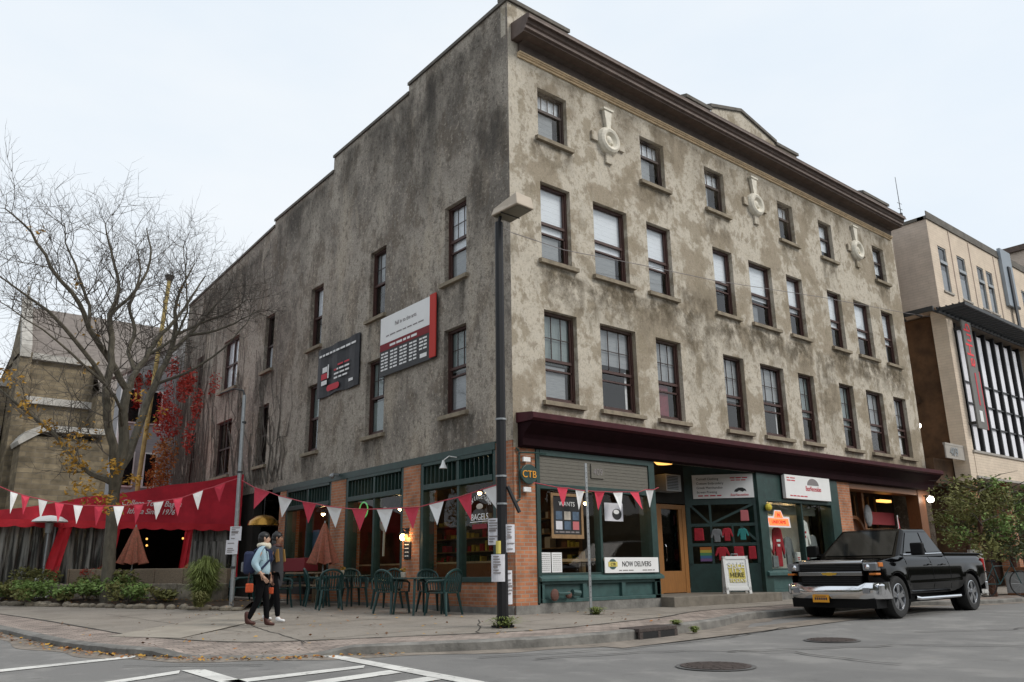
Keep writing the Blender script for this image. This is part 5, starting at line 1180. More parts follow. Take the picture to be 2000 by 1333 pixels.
chain('reflection_ring_mat', [((.05,.055,.028), .5, (1,1,1), .4,.6,.8), ((.10,.085,.06), .2, (1,1,1), .5,.65,.8), ((.02,.022,.015), 1.5, (1,1,1), .5,.7,.8)], (.045,.042,.03), bump=(1, 2))
struct(b.build('reflection_ring', 'reflection_ring_mat', recalc=False))

# ------------------------------------------------------------------ modern building on the right
B2 = thing('modern_building', 'modern tan brick building with a vertical red eHub banner right of the corner building', 'building')
y0 = .86
def F2(u, o, z): return Vector((u, -(y0+o), z))
wins2 = [(20.25,20.95,10.6,12.4),(21.9,22.65,10.6,12.4),(23.75,24.4,10.6,12.4),(24.65,25.3,10.6,12.4),(28.4,29.0,10.6,12.35),(29.4,30,10.6,12.35)]
mb = holed_wall(F2, 19.6, 36, 9.85, [(19.6,36,13.30,13.55)], wins2, depth=.07); mb.build('upper_wall', 'brick_beige', B2)
b = MB(); b.poly([(19.6,-.86,9.85),(19.6,12,9.85),(19.6,12,13.3),(19.6,-.86,13.3)]); b.poly([(19.6,-.86,9.85),(36,-.86,9.85),(36,12,9.85),(19.6,12,9.85)]); b.build('side_wall', 'brick_taupe', B2)
b = MB(F2); b.box(19.55,36,-.3,.05,13.3,13.42); b.box(19.6,36,0.002,.03,13.42,13.62); b.F = FW; b.box(19.55,19.62,-.8,12,13.3,13.42); b.build('coping', 'coping', B2)
b = MB(); b.poly([(19.7,-.7,13.2),(36,-.7,13.2),(36,12,13.2),(19.7,12,13.2)]); b.build('roof', 'asphalt_patch', B2)
for (a, c, z0_, z1_) in wins2:
    b = MB(F2); b.box(a,a+.05,-.10,-.03,z0_,z1_); b.box(c-.05,c,-.10,-.03,z0_,z1_); b.box(a+.05,c-.05,-.10,-.03,z1_-.05,z1_); b.box(a+.05,c-.05,-.10,-.03,z0_,z0_+.05); b.box(a+.05,c-.05,-.10,.01,z1_-.68,z1_-.56)
    w_ = b.build('window', 'galvanised', B2); g = MB(F2); g.poly([(a,-.06,z0_),(c,-.06,z0_),(c,-.06,z1_),(a,-.06,z1_)]); g.build('pane', 'glass_window', w_)
    g = MB(F2); g.poly([(a,-.09,z0_),(c,-.09,z0_),(c,-.09,z0_+.9),(a,-.09,z0_+.9)]); g.build('blind', 'cloth_grey', w_); g = MB(F2); g.box(a-.06,c+.06,0,.05,z0_-.07,z0_); g.build('sill', 'concrete_light', w_)
b = MB(F2); 
for u in (21.4, 23.2, 25.7): b.box(u,u+.05,0.001,.03,9.9,13.25)
b.build('control_joint', 'brick_taupe', B2)
b = MB(F2); b.box(26.3,27.4,.01,.14,11.2,13.75); b.build('metal_fin', 'metal_panel', B2); b = MB(F2); b.box(26.75,27.0,.142,.2,9.8,13.0); b.box(26.9,27.4,.142,.18,11.2,11.3); b.build('metal_channel', 'steel_dark', B2)
# steel canopy of slats
b = MB(F2); 
for k in range(34): u = 19.3+k*.35; b.box(u,u+.05,.0,.95,9.62,9.72)
b.box(19.25,31.2,.92,.98,9.60,9.72); b.box(19.25,31.2,.0,.05,9.55,9.75)
for k in range(4): b.box(19.25,31.2,.22*k+.1,.22*k+.14,9.72,9.745)
b.F = FW
for k in range(9): b.box(18.9,19.6,-.8+k*.6,-.75+k*.6,9.6,9.68)
b.box(18.85,18.93,-.9,4.5,9.55,9.72); b.build('canopy_slats', 'steel_dark', B2)
b = MB(F2); b.box(20.02,20.55,-.55,-.02,3.6,9.84); b.build('brick_column', 'brick_beige', B2)
b = MB(F2); b.box(18.55,20.4,-4.0,-3.9,.0,9.8); b.box(20.4,20.5,-3.9,-.56,0,9.8); b.box(20.5,36,-1.6,-1.5,0,9.8); b.box(18.55,20.4,-3.9,-1.5,6.6,6.85); b.box(18.55,20.4,-3.9,-.6,3.5,4.35); b.build('dark_glazing', 'interior_warm', B2)
b = MB(F2); b.box(18.52,20.0,-.2,-.12,4.75,4.82); b.box(18.52,20.0,-.17,-.13,4.30,4.75); b.build('balcony_rail', 'concrete_light', B2)
text('409', .42, (19.15, -.11, 4.40), F2, 'galvanised', B2)
for (u, o, z) in ((19.4,-2.8,9.2),(19.8,-3.2,9.0),(19.2,-3.0,6.2),(19.7,-2.2,6.3),(18.85,-1.5,8.5),(18.75,-2.0,7.9),(19.2,-1.2,5.6),(18.9,-1.6,5.2),(19.3,-2.5,8.6)):
    b = MB(F2); b.sphere((u,o,z),.09,8,6); b.build('hanging_lamp', 'bulb_white', B2)
b = MB(F2); b.box(18.55,20.38,-3.88,-3.80,6.9,9.5); b.box(18.55,20.38,-3.88,-3.80,4.4,6.5); b.build('atrium_wall', mat('atrium_brown', (.30,.20,.11), .8, var=.6, scale=1.2), B2)
for z in (6.45,9.3):
    b = MB(F2); b.box(18.8,20.2,-3.0,-2.9,z,z+.05); b.build('strip_light', 'glow_amber', B2)
# curtain wall, sky reflections painted as white panels
mat('dark_glass', (.008,.008,.010), .15, spec=.6)
b = MB(F2); b.box(20.95,27.6,-.5,-.42,4.72,9.5); b.build('curtain_glass', 'dark_glass', B2)
for k in range(7):
    u = 21.35+k*.88; b = MB(F2); b.prism([(u,4.75),(u+.36,4.75),(u+.36,9.35),(u,9.35)], -.30, -.22, axis=1); b.build('reflection_panel', 'reflection_white', B2)
b = MB(F2)
for k in range(8): u = 20.98+k*.88; b.box(u,u+.09,-.4,-.12,4.72,9.5)
for z in (4.72,5.7,6.5,7.3): b.box(20.98,27.6,-.2,-.16,z,z+.05)
b.build('mullion', 'black_paint', B2)
b = MB(F2); b.box(20.5,36,-1.4,-.0,3.75,4.62); b.build('brick_band', 'brick_beige', B2); b = MB(F2); b.box(20.45,36,-.1,.05,3.72,3.80); b.box(20.45,36,-.1,.05,4.62,4.70); b.build('stone_ledge', 'concrete_light', B2)
b = MB(F2); b.box(27.7,36,-.5,-.1,4.7,9.5); b.build('brick_bay', 'brick_beige', B2)
b = MB(F2)
for u in (20.5,23.5,26.8,30): b.box(u,u+.35,-.8,-.2,0,3.72)
b.build('ground_floor_column', 'brick_orange', B2)
b = MB(F2); b.box(20.9,23.4,-.9,-.85,.3,3.2); b.box(23.9,26.7,-.9,-.85,.3,3.2); b.build('ground_floor_window', 'dark_glass', B2)
mat('red_bright', (.80,.04,.05), .6)
t = thing('vertical_banner', 'tall grey banner with red eHub lettering on the modern building', 'banner')
b = MB(F2); b.box(20.50,21.32,.25,.30,5.45,9.45); b.build('panel', mat('banner_grey', (.17,.165,.155), .7, var=.15, scale=4), t)
b = MB(F2); b.box(20.5,20.62,-.05,.25,9.1,9.2); b.box(20.5,20.62,-.05,.25,5.6,5.7); b.build('bracket', 'black_paint', t)
text('eHub', .80, (21.12, .305, 8.55), F2, 'red_bright', t, vert=True, sx=.95)
b = MB(F2); b.box(20.90,21.0,.302,.31,6.3,7.5); b.box(21.325,21.38,.25,.3,5.45,7.6); b.box(20.75,20.82,.302,.31,7.72,7.78); b.box(21.0,21.06,.302,.31,7.72,7.78); b.build('red_bar', 'red_text', t); b = MB(F2); b.box(20.78,21.04,.302,.31,5.7,6.1); b.build('white_square', 'white_sign', t)
t = thing('brown_building', 'plain brown building edge at the far right above the modern one', 'building'); b = MB(); b.box(37,60,-3,14,0,17.0); b.build('wall', 'brick_taupe', t); b = MB(); b.box(36.8,60,-3.3,14,17.0,17.3); b.build('cornice', 'cornice_brown', t)
b = MB()
for k in range(4):
    for z in (6,10,14): b.box(38+k*3,39.2+k*3,-3.03,-2.98,z,z+1.8)
b.build('window', 'dark_glass', t)
t = thing('roof_antenna', 'thin antenna mast on the roof at the right end of the corner building', 'antenna', (27.3, 3.2, 13.2))
b = MB(); b.tube([(0,0,0),(-.12,0,5.8)], [.035,.012], 6); b.build('mast', 'steel_dark', t); b = MB()
for z in (3.6,4.1,4.4): b.tube([(-.3,0,z),(.15,0,z+.04)], .012, 5)
b.tube([(-.09,0,3.4),(-.09,0,3.9)], .08, 6); b.build('aerial', 'steel_dark', t)
t = thing('globe_lamp', 'round white lamp glowing under the shop cornice by the street trees', 'wall lamp', (17.95,-.12,2.92))
b = MB(); b.sphere((0,-.12,0), .11, 12, 8); b.build('globe', 'bulb_white', t); b = MB(); b.tube([(0,.12,.12),(0,-.1,.14),(0,-.12,.08)], .015, 6); b.build('arm', 'black_paint', t)
t = thing('porch_light', 'warm light fitting on the timber shopfront beam', 'wall lamp', (16.1,.45,2.85)); b = MB(); b.box(-.35,.35,-.08,.08,-.06,.02); b.build('diffuser', 'glow_amber', t)

mat('gilt', (.45,.24,.05), .25, metal=.9, var=.3, scale=3)
# ------------------------------------------------------------------ foliage helpers
def leaves(mb, c, r, n, s, rr, droop=0, flat=1):
    for _ in range(n):
        th = rr.uniform(0, 2*math.pi); ph = math.acos(rr.uniform(-1, 1)); q = rr.random()**(1/2.2)
        p = Vector((c[0]+r[0]*q*math.sin(ph)*math.cos(th), c[1]+r[1]*q*math.sin(ph)*math.sin(th), c[2]+r[2]*q*math.cos(ph)))
        a = Vector((rr.gauss(0,1), rr.gauss(0,1), rr.gauss(0,.6))).normalized(); e = a.orthogonal().normalized(); e.rotate(Quaternion(a, rr.uniform(0, 6.28)))
        k = s*rr.uniform(.6, 1.35); i = len(mb.v); mb.v += [p-a*k, p+e*k*.45, p+a*k, p-e*k*.45]; mb.face((i,i+1,i+2,i+3))
def shrub(name, label, cat, x, y, w, h, m, n, s, seed, z=None, stems=7, group=None, m2=None):
    rr = random.Random(seed); t = thing(name, label, cat, (x, y, (zs(x, y)+.10) if z is None else z), 0, group)
    b = MB()
    for k in range(stems):
        a = rr.uniform(0, 6.28); b.tube([(0,0,-.05),(w*.25*math.cos(a), w*.25*math.sin(a), h*.45),(w*.42*math.cos(a), w*.42*math.sin(a), h*.85)], [.014,.01,.004], 4, cap=False)
    b.build('stem', 'twig', t)
    b = MB(); ms = [m, m2 or m]
    for k in range(9):
        b.cur = 1 if (m2 and k % 3 == 0) else 0
        a = rr.uniform(0, 6.28); q = rr.uniform(.1, .62); leaves(b, (w*q*.8*math.cos(a), w*q*.8*math.sin(a), h*rr.uniform(.3, .78)), (w*.28, w*.28, h*.26), n//9, s, rr)
    b.build('foliage', ms, t, recalc=False); return t
def blades(name, label, x, y, w, h, m, n, seed, z=None):
    rr = random.Random(seed); b = MB()
    for _ in range(n):
        a = rr.uniform(0, 6.28); r1 = w*.42*rr.random()**.8; hh = h*rr.uniform(.35, 1.1)*(1-.35*r1/w); o = Vector((rr.gauss(0,.05*w), rr.gauss(0,.05*w), 0)); d = Vector((math.cos(a), math.sin(a), 0)); e = Vector((-d.y, d.x, 0))*.008
        P = [o, o+d*r1*.35+Vector((0,0,hh*.6)), o+d*r1*.8+Vector((0,0,hh)), o+d*r1*1.15+Vector((0,0,hh*.86))]
        for p, q in zip(P, P[1:]): i = len(b.v); b.v += [p-e, p+e, q+e*.7, q-e*.7]; b.face((i,i+1,i+2,i+3))
    ob = b.build(name, m, None, recalc=False); ob.location = (x, y, (zs(x, y)+.08) if z is None else z); return ob

# ------------------------------------------------------------------ planting bed
E0, E1 = Vector((-3.0,8.0)), Vector((-5.6,13.0)); F0_, F1_ = Vector((-2.9,6.0)), Vector((-6.6,13.6))
b = MB(); N_ = 16
ro = []
for k in range(N_+1):
    f = F0_.lerp(F1_, k/N_)+Vector((.05*math.sin(k*2.1), .05*math.cos(k*1.7))); e = Vector((-.9,8.6)).lerp(Vector((-5.6,15.0)), k/N_)
    ro.append([b.p(*f, zs(*f)-.01)]+[b.p(*(f.lerp(e, w)), zs(*f)+.16*min(1, w*5)+.02*math.sin(k*1.9+w*9)) for w in (.06,.25,.5,.8,1.0)])
for A_, B_ in zip(ro, ro[1:]):
    for k in range(5): b.face((A_[k], B_[k], B_[k+1], A_[k+1]))
struct(b.build('planting_soil', 'soil', smooth=True, recalc=False))
r5 = random.Random(12); b = MB()
for k in range(26):
    p = F0_.lerp(F1_, (k+.5)/26); b.sphere((p.x+r5.uniform(-.04,.04), p.y+r5.uniform(-.05,.05), zs(*p)+.03), (r5.uniform(.10,.2), r5.uniform(.08,.16), r5.uniform(.05,.10)), 7, 5)
tag(b.build('edging_stones', 'stone_wall', smooth=True), 'row of low rough stones edging the planting bed along the pavement', 'stone edging', kind='stuff')
t = thing('garden_wall', 'low layered stone and timber wall behind the planting bed', 'wall')
for (p, q, h0, h1, dp) in ((Vector((-2.55,8.2)), Vector((-5.3,13.2)), .10,.50,.22), (Vector((-2.2,8.9)), Vector((-4.9,13.6)), .50,.86,.30)):
    d = (q-p).normalized(); nrm = Vector((-d.y, d.x))*dp; L_ = (q-p).length; k = 0
    while k < L_:
        w_ = r5.uniform(.45, 1.0); a, c = p+d*k, p+d*min(L_, k+w_-.02); z = zs(*a); b = MB(); j = r5.uniform(-.02,.02)
        b.prism([(a.x, a.y), (c.x, c.y), (c.x+nrm.x*-1, c.y-nrm.y), (a.x-nrm.x, a.y-nrm.y)], z+h0-.1, z+h1+j, axis=2); b.build('stone_block' if dp < .25 else 'timber', 'stone_wall' if dp < .25 else 'wood_grey', t, bevel=.02); k += w_
def bedp(px, off=0.0): 
    s = (404-px)/325; p = E0.lerp(E1, s); d = Vector((.65,.75)); return p.x+d.x*off, p.y+d.y*off
PL = [('shrub','wide bushy bright green shrub in front of the bare tree','leaf_green',225,-.2,1.35,.82,1900,.05), ('shrub','round green shrub low at the pavement, second from the left edge','leaf_green',90,-.5,1.1,.58,1200,.05),
      ('shrub','small green shrub cut by the left edge of the picture','leaf_green',2,-.5,.9,.5,800,.05), ('shrub','small bushy green plant left of the widest shrub','leaf_green',146,-.4,.8,.46,800,.05), ('shrub','small upright green plant beside the widest shrub','leaf_olive',182,-.2,.65,.66,650,.05),
      ('shrub','low green shrub right of the widest shrub, near the stones','leaf_green',278,-.6,.95,.50,900,.05), ('shrub','pale yellowing plant between the low shrubs and the tall grass','leaf_olive',330,-.3,.8,.42,600,.05),
      ('shrub','dark green feathery shrub behind the left end of the bed','leaf_olive',45,.3,1.35,1.0,1700,.055), ('shrub','dark green shrub behind the small upright plant','leaf_dark',165,.7,.7,.5,500,.045)]
for k, (nm, lb, m_, px, off, w, h, n, s) in enumerate(PL):
    x, y = bedp(px, off); shrub(nm, lb, 'shrub', x, y, w, h, m_, n, s, 50+k, group='shrubs in the planting bed', m2='leaf_olive' if m_ == 'leaf_green' else None)
x, y = bedp(402, -.2); o = blades('ornamental_grass', '', x, y, 1.15, 1.05, ['grass'], 1700, 61); tag(o, 'big clump of yellow green ornamental grass beside the galvanised pole', 'grass clump')
x, y = bedp(425, -1.2); o = blades('ornamental_grass', '', x, y, .7, .35, ['leaf_olive'], 250, 62); tag(o, 'short tuft of brown grass at the foot of the galvanised pole', 'grass clump')
for px_i, lb, mm, w in ((140,'mound of dark red flowers in the planter under the canopy','leaf_red',.75),(470,'small red flowers behind the galvanised pole','leaf_red',.35)):
    x, y = bedp(px_i, 1.3); shrub('flower_clump', lb, 'flowers', x, y, w, .34, mm, 500, .035, 70+px_i, z=zs(x,y)+.62, m2='leaf_green', group='red flowers')
for px_i, lb in ((108,'small white flowers left of the red flower mound'),(180,'small white flowers right of the red flower mound')):
    x, y = bedp(px_i, 1.2); shrub('flower_clump', lb, 'flowers', x, y, .35, .22, 'flag_white', 120, .03, 80+px_i, z=zs(x,y)+.62, m2='leaf_green', group='white flowers')
# fallen leaves and weeds
b = MB(); b2_ = MB()
for k in range(1500):
    if k < 700: i = r5.randrange(6, 60); q = KS[i]; x, y = q.x+r5.gauss(-.10,.12), q.y+r5.gauss(-.15,.10); z = zr(x, y)+.012
    elif k < 1250: s_ = r5.random(); p = F0_.lerp(F1_, s_); d_ = abs(r5.gauss(0, .5)); x, y = p.x+.65*d_, p.y+.75*d_; z = zs(*p)+.02+.17*min(1, d_*3)
    else: x, y = r5.uniform(-7,2), r5.uniform(-3,6); z = zs(x, y)+.008
    if k >= 1250 and (x > 0 and y > -.1): continue
    a = r5.uniform(0, 6.28); s = r5.uniform(.015, .04); d = Vector((math.cos(a), math.sin(a), r5.uniform(-.3,.5)))*s; e = Vector((-math.sin(a), math.cos(a), r5.uniform(-.3,.3)))*s*.7; p = Vector((x, y, z+s*.3)); i = len(b.v)
    b.cur = r5.randrange(3); b.v += [p-d, p+e, p+d, p-e]; b.face((i,i+1,i+2,i+3))
tag(b.build('fallen_leaves', ['leaf_orange', 'leaf_yellow', mat('leaf_brown', (.16,.08,.04), .9, var=.4, scale=8)], recalc=False), 'scattered orange and brown leaves in the gutter and planting bed', 'fallen leaves', kind='stuff')
for (x, y, w, h, lb) in ((1.22,-.95,.5,.14,'tuft of weeds at the foot of the thin signpost'),(-2.0,-2.1,.75,.17,'tuft of weeds round the base of the black lamp post'),(.35,-3.6,.3,.07,'green weeds growing beside the storm drain'),(.5,-3.85,.25,.10,'upright green weed in the gutter right of the storm drain')):
    o = blades('weed_tuft', '', x, y, w, h, ['grass'], 160, int(x*10)+90, z=zs(x,y)+(.0 if y > -3.8 else -.12)); tag(o, lb, 'weeds', 'weeds in the pavement')

# ------------------------------------------------------------------ red canopy pavilion
t = thing('red_canopy', 'large dark red canvas canopy with white script lettering over the side terrace', 'canopy')
YA = 14.0
def FY(u, o, z): return Vector((u, YA-o, z))
def ctop(x): return 4.02+.2025*(x-.15) if x > -4.1 else 3.16+.205*(x+4.1)
def csag(x): return -.05*math.sin(math.pi*((-x) % 2.3)/2.3)
b = MB(); n = 40; A_ = []
for k in range(n+1):
    x = .12-7.9*k/n; o_ = .02*math.sin(k*1.1)+.02*math.sin(k*.37+1); A_.append((b.p(x, YA-.03*math.sin(k*.9), 2.34), b.p(x, YA-o_, (2.34+ctop(x))/2), b.p(x, YA, ctop(x)+csag(x))))
for p, q in zip(A_, A_[1:]): b.face((p[0], q[0], q[1], p[1])); b.face((p[1], q[1], q[2], p[2]))
b.build('front_panel', 'canvas_red', t, smooth=True)
b = MB(); A_ = []
for k in range(n+1):
    x = .12-7.9*k/n; A_.append([b.p(x, y, ctop(x)+csag(x)-.002+(.25 if y > 15 else 0)*0) for y in (14.0, 18.0, 24.0)])
for p, q in zip(A_, A_[1:]):
    for j in (0, 1): b.face((p[j], q[j], q[j+1], p[j+1]))
b.build('roof_canvas', 'canvas_red', t, smooth=True)
b = MB(); A_ = []
for k in range(81): x = .12-7.9*k/80; A_.append((b.p(x, YA-.03, 2.38), b.p(x, YA-.05-.02*math.sin(k*.8), 2.20-.045*abs(math.sin(k*math.pi/5)))))
for p, q in zip(A_, A_[1:]): b.face((p[0], q[0], q[1], p[1]))
b.build('valance', 'canvas_red_lit', t, smooth=True)
text('College Town Bagels', .24, (-2.72, .06, 2.86), FY, 'flag_white', t, italic=.35, sx=.86, ex=.008); text('Ithaca Since 1976', .23, (-2.72, .06, 2.62), FY, 'flag_white', t, italic=.35, sx=.86, ex=.008)
for (x0_, x1_, x2_, x3_, s_) in ((-5.15,-4.80,-5.5,-5.10,0),(-3.82,-3.50,-3.98,-3.68,0),(-1.62,-1.36,-1.78,-1.48,0),(.02,.12,-.05,.12,0)):
    b = MB(); n_ = 8; rows_ = []
    for j in range(n_+1):
        w = j/n_; a, c = x0_+(x2_-x0_)*w, x1_+(x3_-x1_)*w; m_ = 5; rows_.append([b.p(a+(c-a)*i/m_, YA-.02-.04*math.sin(i*2.2+j*.3), 2.3-1.6*w) for i in range(m_+1)])
    for p, q in zip(rows_, rows_[1:]):
        for i in range(5): b.face((p[i], p[i+1], q[i+1], q[i]))
    b.build('tied_drape', 'canvas_red_lit', t, smooth=True)
b = MB()
for x in (-6.9,-5.25,-3.75,-1.5,.02): b.tube([(x,YA+.05,0.1),(x,YA+.05,2.4)], .03, 6)
b.tube([(-7.7,YA+.05,2.33),(.1,YA+.05,2.33)], .025, 6); b.build('frame_post', 'galvanised', t)
b = MB()
for (xa, xb) in ((-7.6,-5.3),(-5.0,-3.8),(-1.4,.0)):
    k = xa; i_ = 0; pp = None
    while k <= xb: 
        c = (b.p(k, YA+.12+.04*math.sin(i_*1.7), .5), b.p(k, YA+.12+.03*math.sin(i_*1.7), 2.28))
        if pp: b.face((pp[0], c[0], c[1], pp[1]))
        pp = c; k += .08; i_ += 1
b.build('vinyl_curtain', 'vinyl', t, smooth=True, recalc=False)
b = MB()
for xa, xb in ((-7.7,-3.65),(-1.45,.05)):
    pp = None; k = 0
    while xa+k*.05 < xb:
        x = xa+k*.05; dy = .07*math.sin(k*1.15+.6*math.sin(k*.31))+.03*math.sin(k*.43); c = (b.p(x, YA+.34+dy, .3), b.p(x, YA+.34+dy*.6, 2.28))
        if pp: b.face((pp[0], c[0], c[1], pp[1]))
        pp = c; k += 1
b.poly([(-1.25,YA+.26,.5),(-.2,YA+.26,.5),(-.2,YA+.26,1.85),(-1.25,YA+.26,1.85)]); b.build('pale_curtain', mat('curtain_pale', (.60,.57,.55), .9, var=.88, scale=5, stretch=(2.2,.2,.12), vdist=(.42,.60)), t, recalc=False)
b = MB(); b.poly([(-7.8,19,0),(.3,19,0),(.3,19,3.9),(-7.8,19,2.4)]); b.poly([(-7.8,14,.02),(.3,14,.02),(.3,24,.02),(-7.8,24,.02)]); b.build('back_screen', 'interior', t)
for k, (x, y, z) in enumerate(((-6.4,15,1.95),(-5.9,15.6,1.8),(-4.5,15,1.95),(-4.2,16,1.8),(-2.3,15.5,1.95),(-2.25,15.6,1.75),(-1.0,16,2.0))):
    b = MB(); b.sphere((x,y,z), .035, 7, 5); b.build('string_bulb', 'glow_amber', t)
# ------------------------------------------------------------------ folded umbrellas
def umbrella(label, x, y, z0_, zb_, zt_, rb, g='folded patterned umbrellas'):
    t = thing('folded_umbrella', label, 'umbrella', (x, y, z0_), 0, g)
    b = MB(); b.tube([(0,0,0),(0,0,zt_-z0_+.06)], .02, 8); b.build('pole', 'galvanised', t)
    b = MB(); b.lathe([(.26,0),(.26,.05),(.06,.09),(.03,.22)], seg=16); b.build('base', 'steel_dark', t)
    b = MB(); n = 32; rows_ = []; H = zt_-zb_
    for j in range(9):
        w = j/8; rr_ = .035+(rb-.035)*w**.85; rows_.append([b.p(rr_*(1+.30*w*math.cos(8*2*math.pi*k/n))*math.cos(2*math.pi*k/n), rr_*(1+.30*w*math.cos(8*2*math.pi*k/n))*math.sin(2*math.pi*k/n), zt_-z0_-H*w+(.03*math.cos(8*2*math.pi*k/n) if j == 8 else 0)) for k in range(n)])
    for p, q in zip(rows_, rows_[1:]):
        for k in range(n): b.face((p[k], p[(k+1)%n], q[(k+1)%n], q[k]))
    b.face(rows_[0]); b.build('folded_canopy', 'umbrella_cloth', t, smooth=True)
umbrella('folded rust patterned umbrella standing against the left brick pier', -.5, 6.95, 0, 1.05, 2.05, .34)
umbrella('folded rust patterned umbrella beside the bare tree trunk', -4.05, 10.6, zs(-4,10.6)+.1, 1.12, 2.05, .32)
t = thing('patio_heater', 'mushroom patio heater with a white domed top at the left terrace', 'patio heater', (-5.50, 13.6, .28))
b = MB(); b.lathe([(.46,2.02),(.44,2.06),(.28,2.16),(.04,2.20)], seg=20); b.build('dome', 'white_paint', t, smooth=True); b = MB(); b.lathe([(.09,1.72),(.12,1.98),(.05,2.03)], seg=12); b.build('burner', 'galvanised', t); b = MB(); b.tube([(0,0,.5),(0,0,1.75)], .035, 8); b.build('pole', 'galvanised', t); b = MB(); b.lathe([(.24,0),(.22,.5),(.08,.55)], seg=14); b.build('tank_cover', 'white_paint', t)

# ------------------------------------------------------------------ bare tree
rt_ = random.Random(29)
tr = thing('bare_tree', 'tall bare tree with grey branches and a few yellow leaves rising through the canopy', 'tree', (0,0,0))
TY = 10.5
limbs = [ # (x, dy, z, r)
 [(-4.55,0,.0,.24),(-4.60,0,.6,.19),(-4.64,0,.95,.175),(-4.70,0,2.9,.155),(-4.62,-.05,4.1,.15),(-4.74,-.1,5.0,.13),(-4.70,-.1,5.6,.12)],
 [(-4.70,-.1,5.6,.10),(-5.38,-.5,6.55,.085),(-5.97,-.9,7.35,.07),(-6.36,-1.2,8.14,.06),(-7.1,-1.5,9.2,.045),(-7.7,-1.7,10.3,.03),(-8.3,-1.8,10.9,.015)],
 [(-4.70,-.1,5.6,.10),(-4.46,.2,6.27,.09),(-4.1,.5,7.2,.075),(-3.89,.7,7.95,.065),(-3.37,.9,9.09,.055),(-2.9,1.1,10.3,.04),(-2.5,1.2,11.6,.02)],
 [(-4.46,.2,6.27,.07),(-4.62,.5,7.2,.06),(-4.5,.7,8.3,.055),(-4.65,.8,9.4,.045),(-4.45,.9,10.6,.035),(-4.6,.9,12.1,.015)],
 [(-4.70,0,2.9,.14),(-4.9,-.4,3.7,.12),(-5.25,-.7,4.7,.11),(-5.41,-.9,5.42,.10),(-5.41,-1.0,6.55,.085),(-5.55,-1.0,8.02,.07),(-5.4,-.9,9.0,.05),(-5.55,-.8,10.2,.04),(-5.9,-.8,11.8,.015)],
 [(-4.74,.2,3.2,.11),(-5.3,.6,3.5,.085),(-5.65,.9,3.91,.075),(-5.98,1.1,4.37,.06),(-6.7,1.4,5.0,.045),(-7.6,1.6,5.7,.03),(-8.4,1.8,6.0,.012)],
 [(-4.60,.1,3.6,.13),(-4.28,.4,4.16,.12),(-4.03,.7,5.11,.115),(-3.72,1.0,6.13,.105),(-3.4,1.3,7.17,.095),(-3.14,1.5,8.61,.08),(-3.15,1.6,9.84,.055),(-3.0,1.6,11.2,.035),(-2.7,1.7,12.4,.015)],
 [(-3.3,1.4,7.7,.07),(-2.7,1.6,8.8,.06),(-2.2,1.8,9.9,.045),(-1.7,2.0,11.0,.03),(-1.3,2.1,11.8,.012)],
 [(-5.41,-.9,5.5,.07),(-6.1,-1.3,6.3,.055),(-6.9,-1.7,7.2,.045),(-7.6,-2.0,7.7,.03),(-8.5,-2.2,8.4,.012)],
 [(-5.97,-.9,7.35,.05),(-6.0,-.6,8.4,.045),(-6.3,-.5,9.6,.035),(-6.7,-.4,10.9,.02),(-6.8,-.4,11.7,.01)],
 [(-4.1,.5,7.2,.05),(-3.6,.1,7.9,.04),(-3.4,-.3,9.0,.03),(-3.6,-.6,10.3,.02),(-3.8,-.7,11.6,.01)],
 [(-5.55,-1.0,8.02,.045),(-5.1,-1.4,9.0,.04),(-4.9,-1.6,10.2,.03),(-5.1,-1.7,11.5,.012)],
 [(-4.72,-.1,4.6,.06),(-5.2,-1.0,5.2,.045),(-6.2,-1.9,5.7,.035),(-7.3,-2.5,6.4,.02),(-8.2,-2.8,7.0,.01)],
 [(-3.14,1.5,8.61,.05),(-2.3,1.7,9.6,.04),(-1.5,1.9,10.3,.03),(-.8,2.0,11.3,.012)],
 [(-2.7,1.6,8.8,.045),(-1.9,1.4,9.2,.035),(-1.2,1.3,9.9,.02),(-.6,1.3,10.6,.01)],
 [(-3.72,1.0,6.13,.05),(-3.1,.5,6.6,.04),(-2.4,.1,7.4,.03),(-1.8,-.1,8.6,.02),(-1.4,-.2,9.8,.01)]]
trunk = MB(); br = MB(); tw = MB(); tips = []
for i, L_ in enumerate(limbs):
    P = [Vector((x, TY+dy, z if z < 6 else 6+(z-6)*.66)) for x, dy, z, r in L_]; Rr = [r*.92 for *_, r in L_]
    PP = []; RR = []
    for k in range(len(P)-1):
        p0, p1, p2, p3 = P[max(k-1,0)], P[k], P[k+1], P[min(k+2, len(P)-1)]
        for j in range(3):
            w = j/3; q = .5*((2*p1)+(p2-p0)*w+(2*p0-5*p1+4*p2-p3)*w*w+(3*p1-p0-3*p2+p3)*w**3); PP.append(q+Vector((rt_.uniform(-.03,.03), rt_.uniform(-.03,.03), 0))*(1 if i else .4)); RR.append(Rr[k]+(Rr[k+1]-Rr[k])*w)
    PP.append(P[-1]); RR.append(Rr[-1]); (trunk if i == 0 else br).tube(PP, RR, 9 if i == 0 else 6)
    if i: tips.append((PP, RR))
cnt = 0
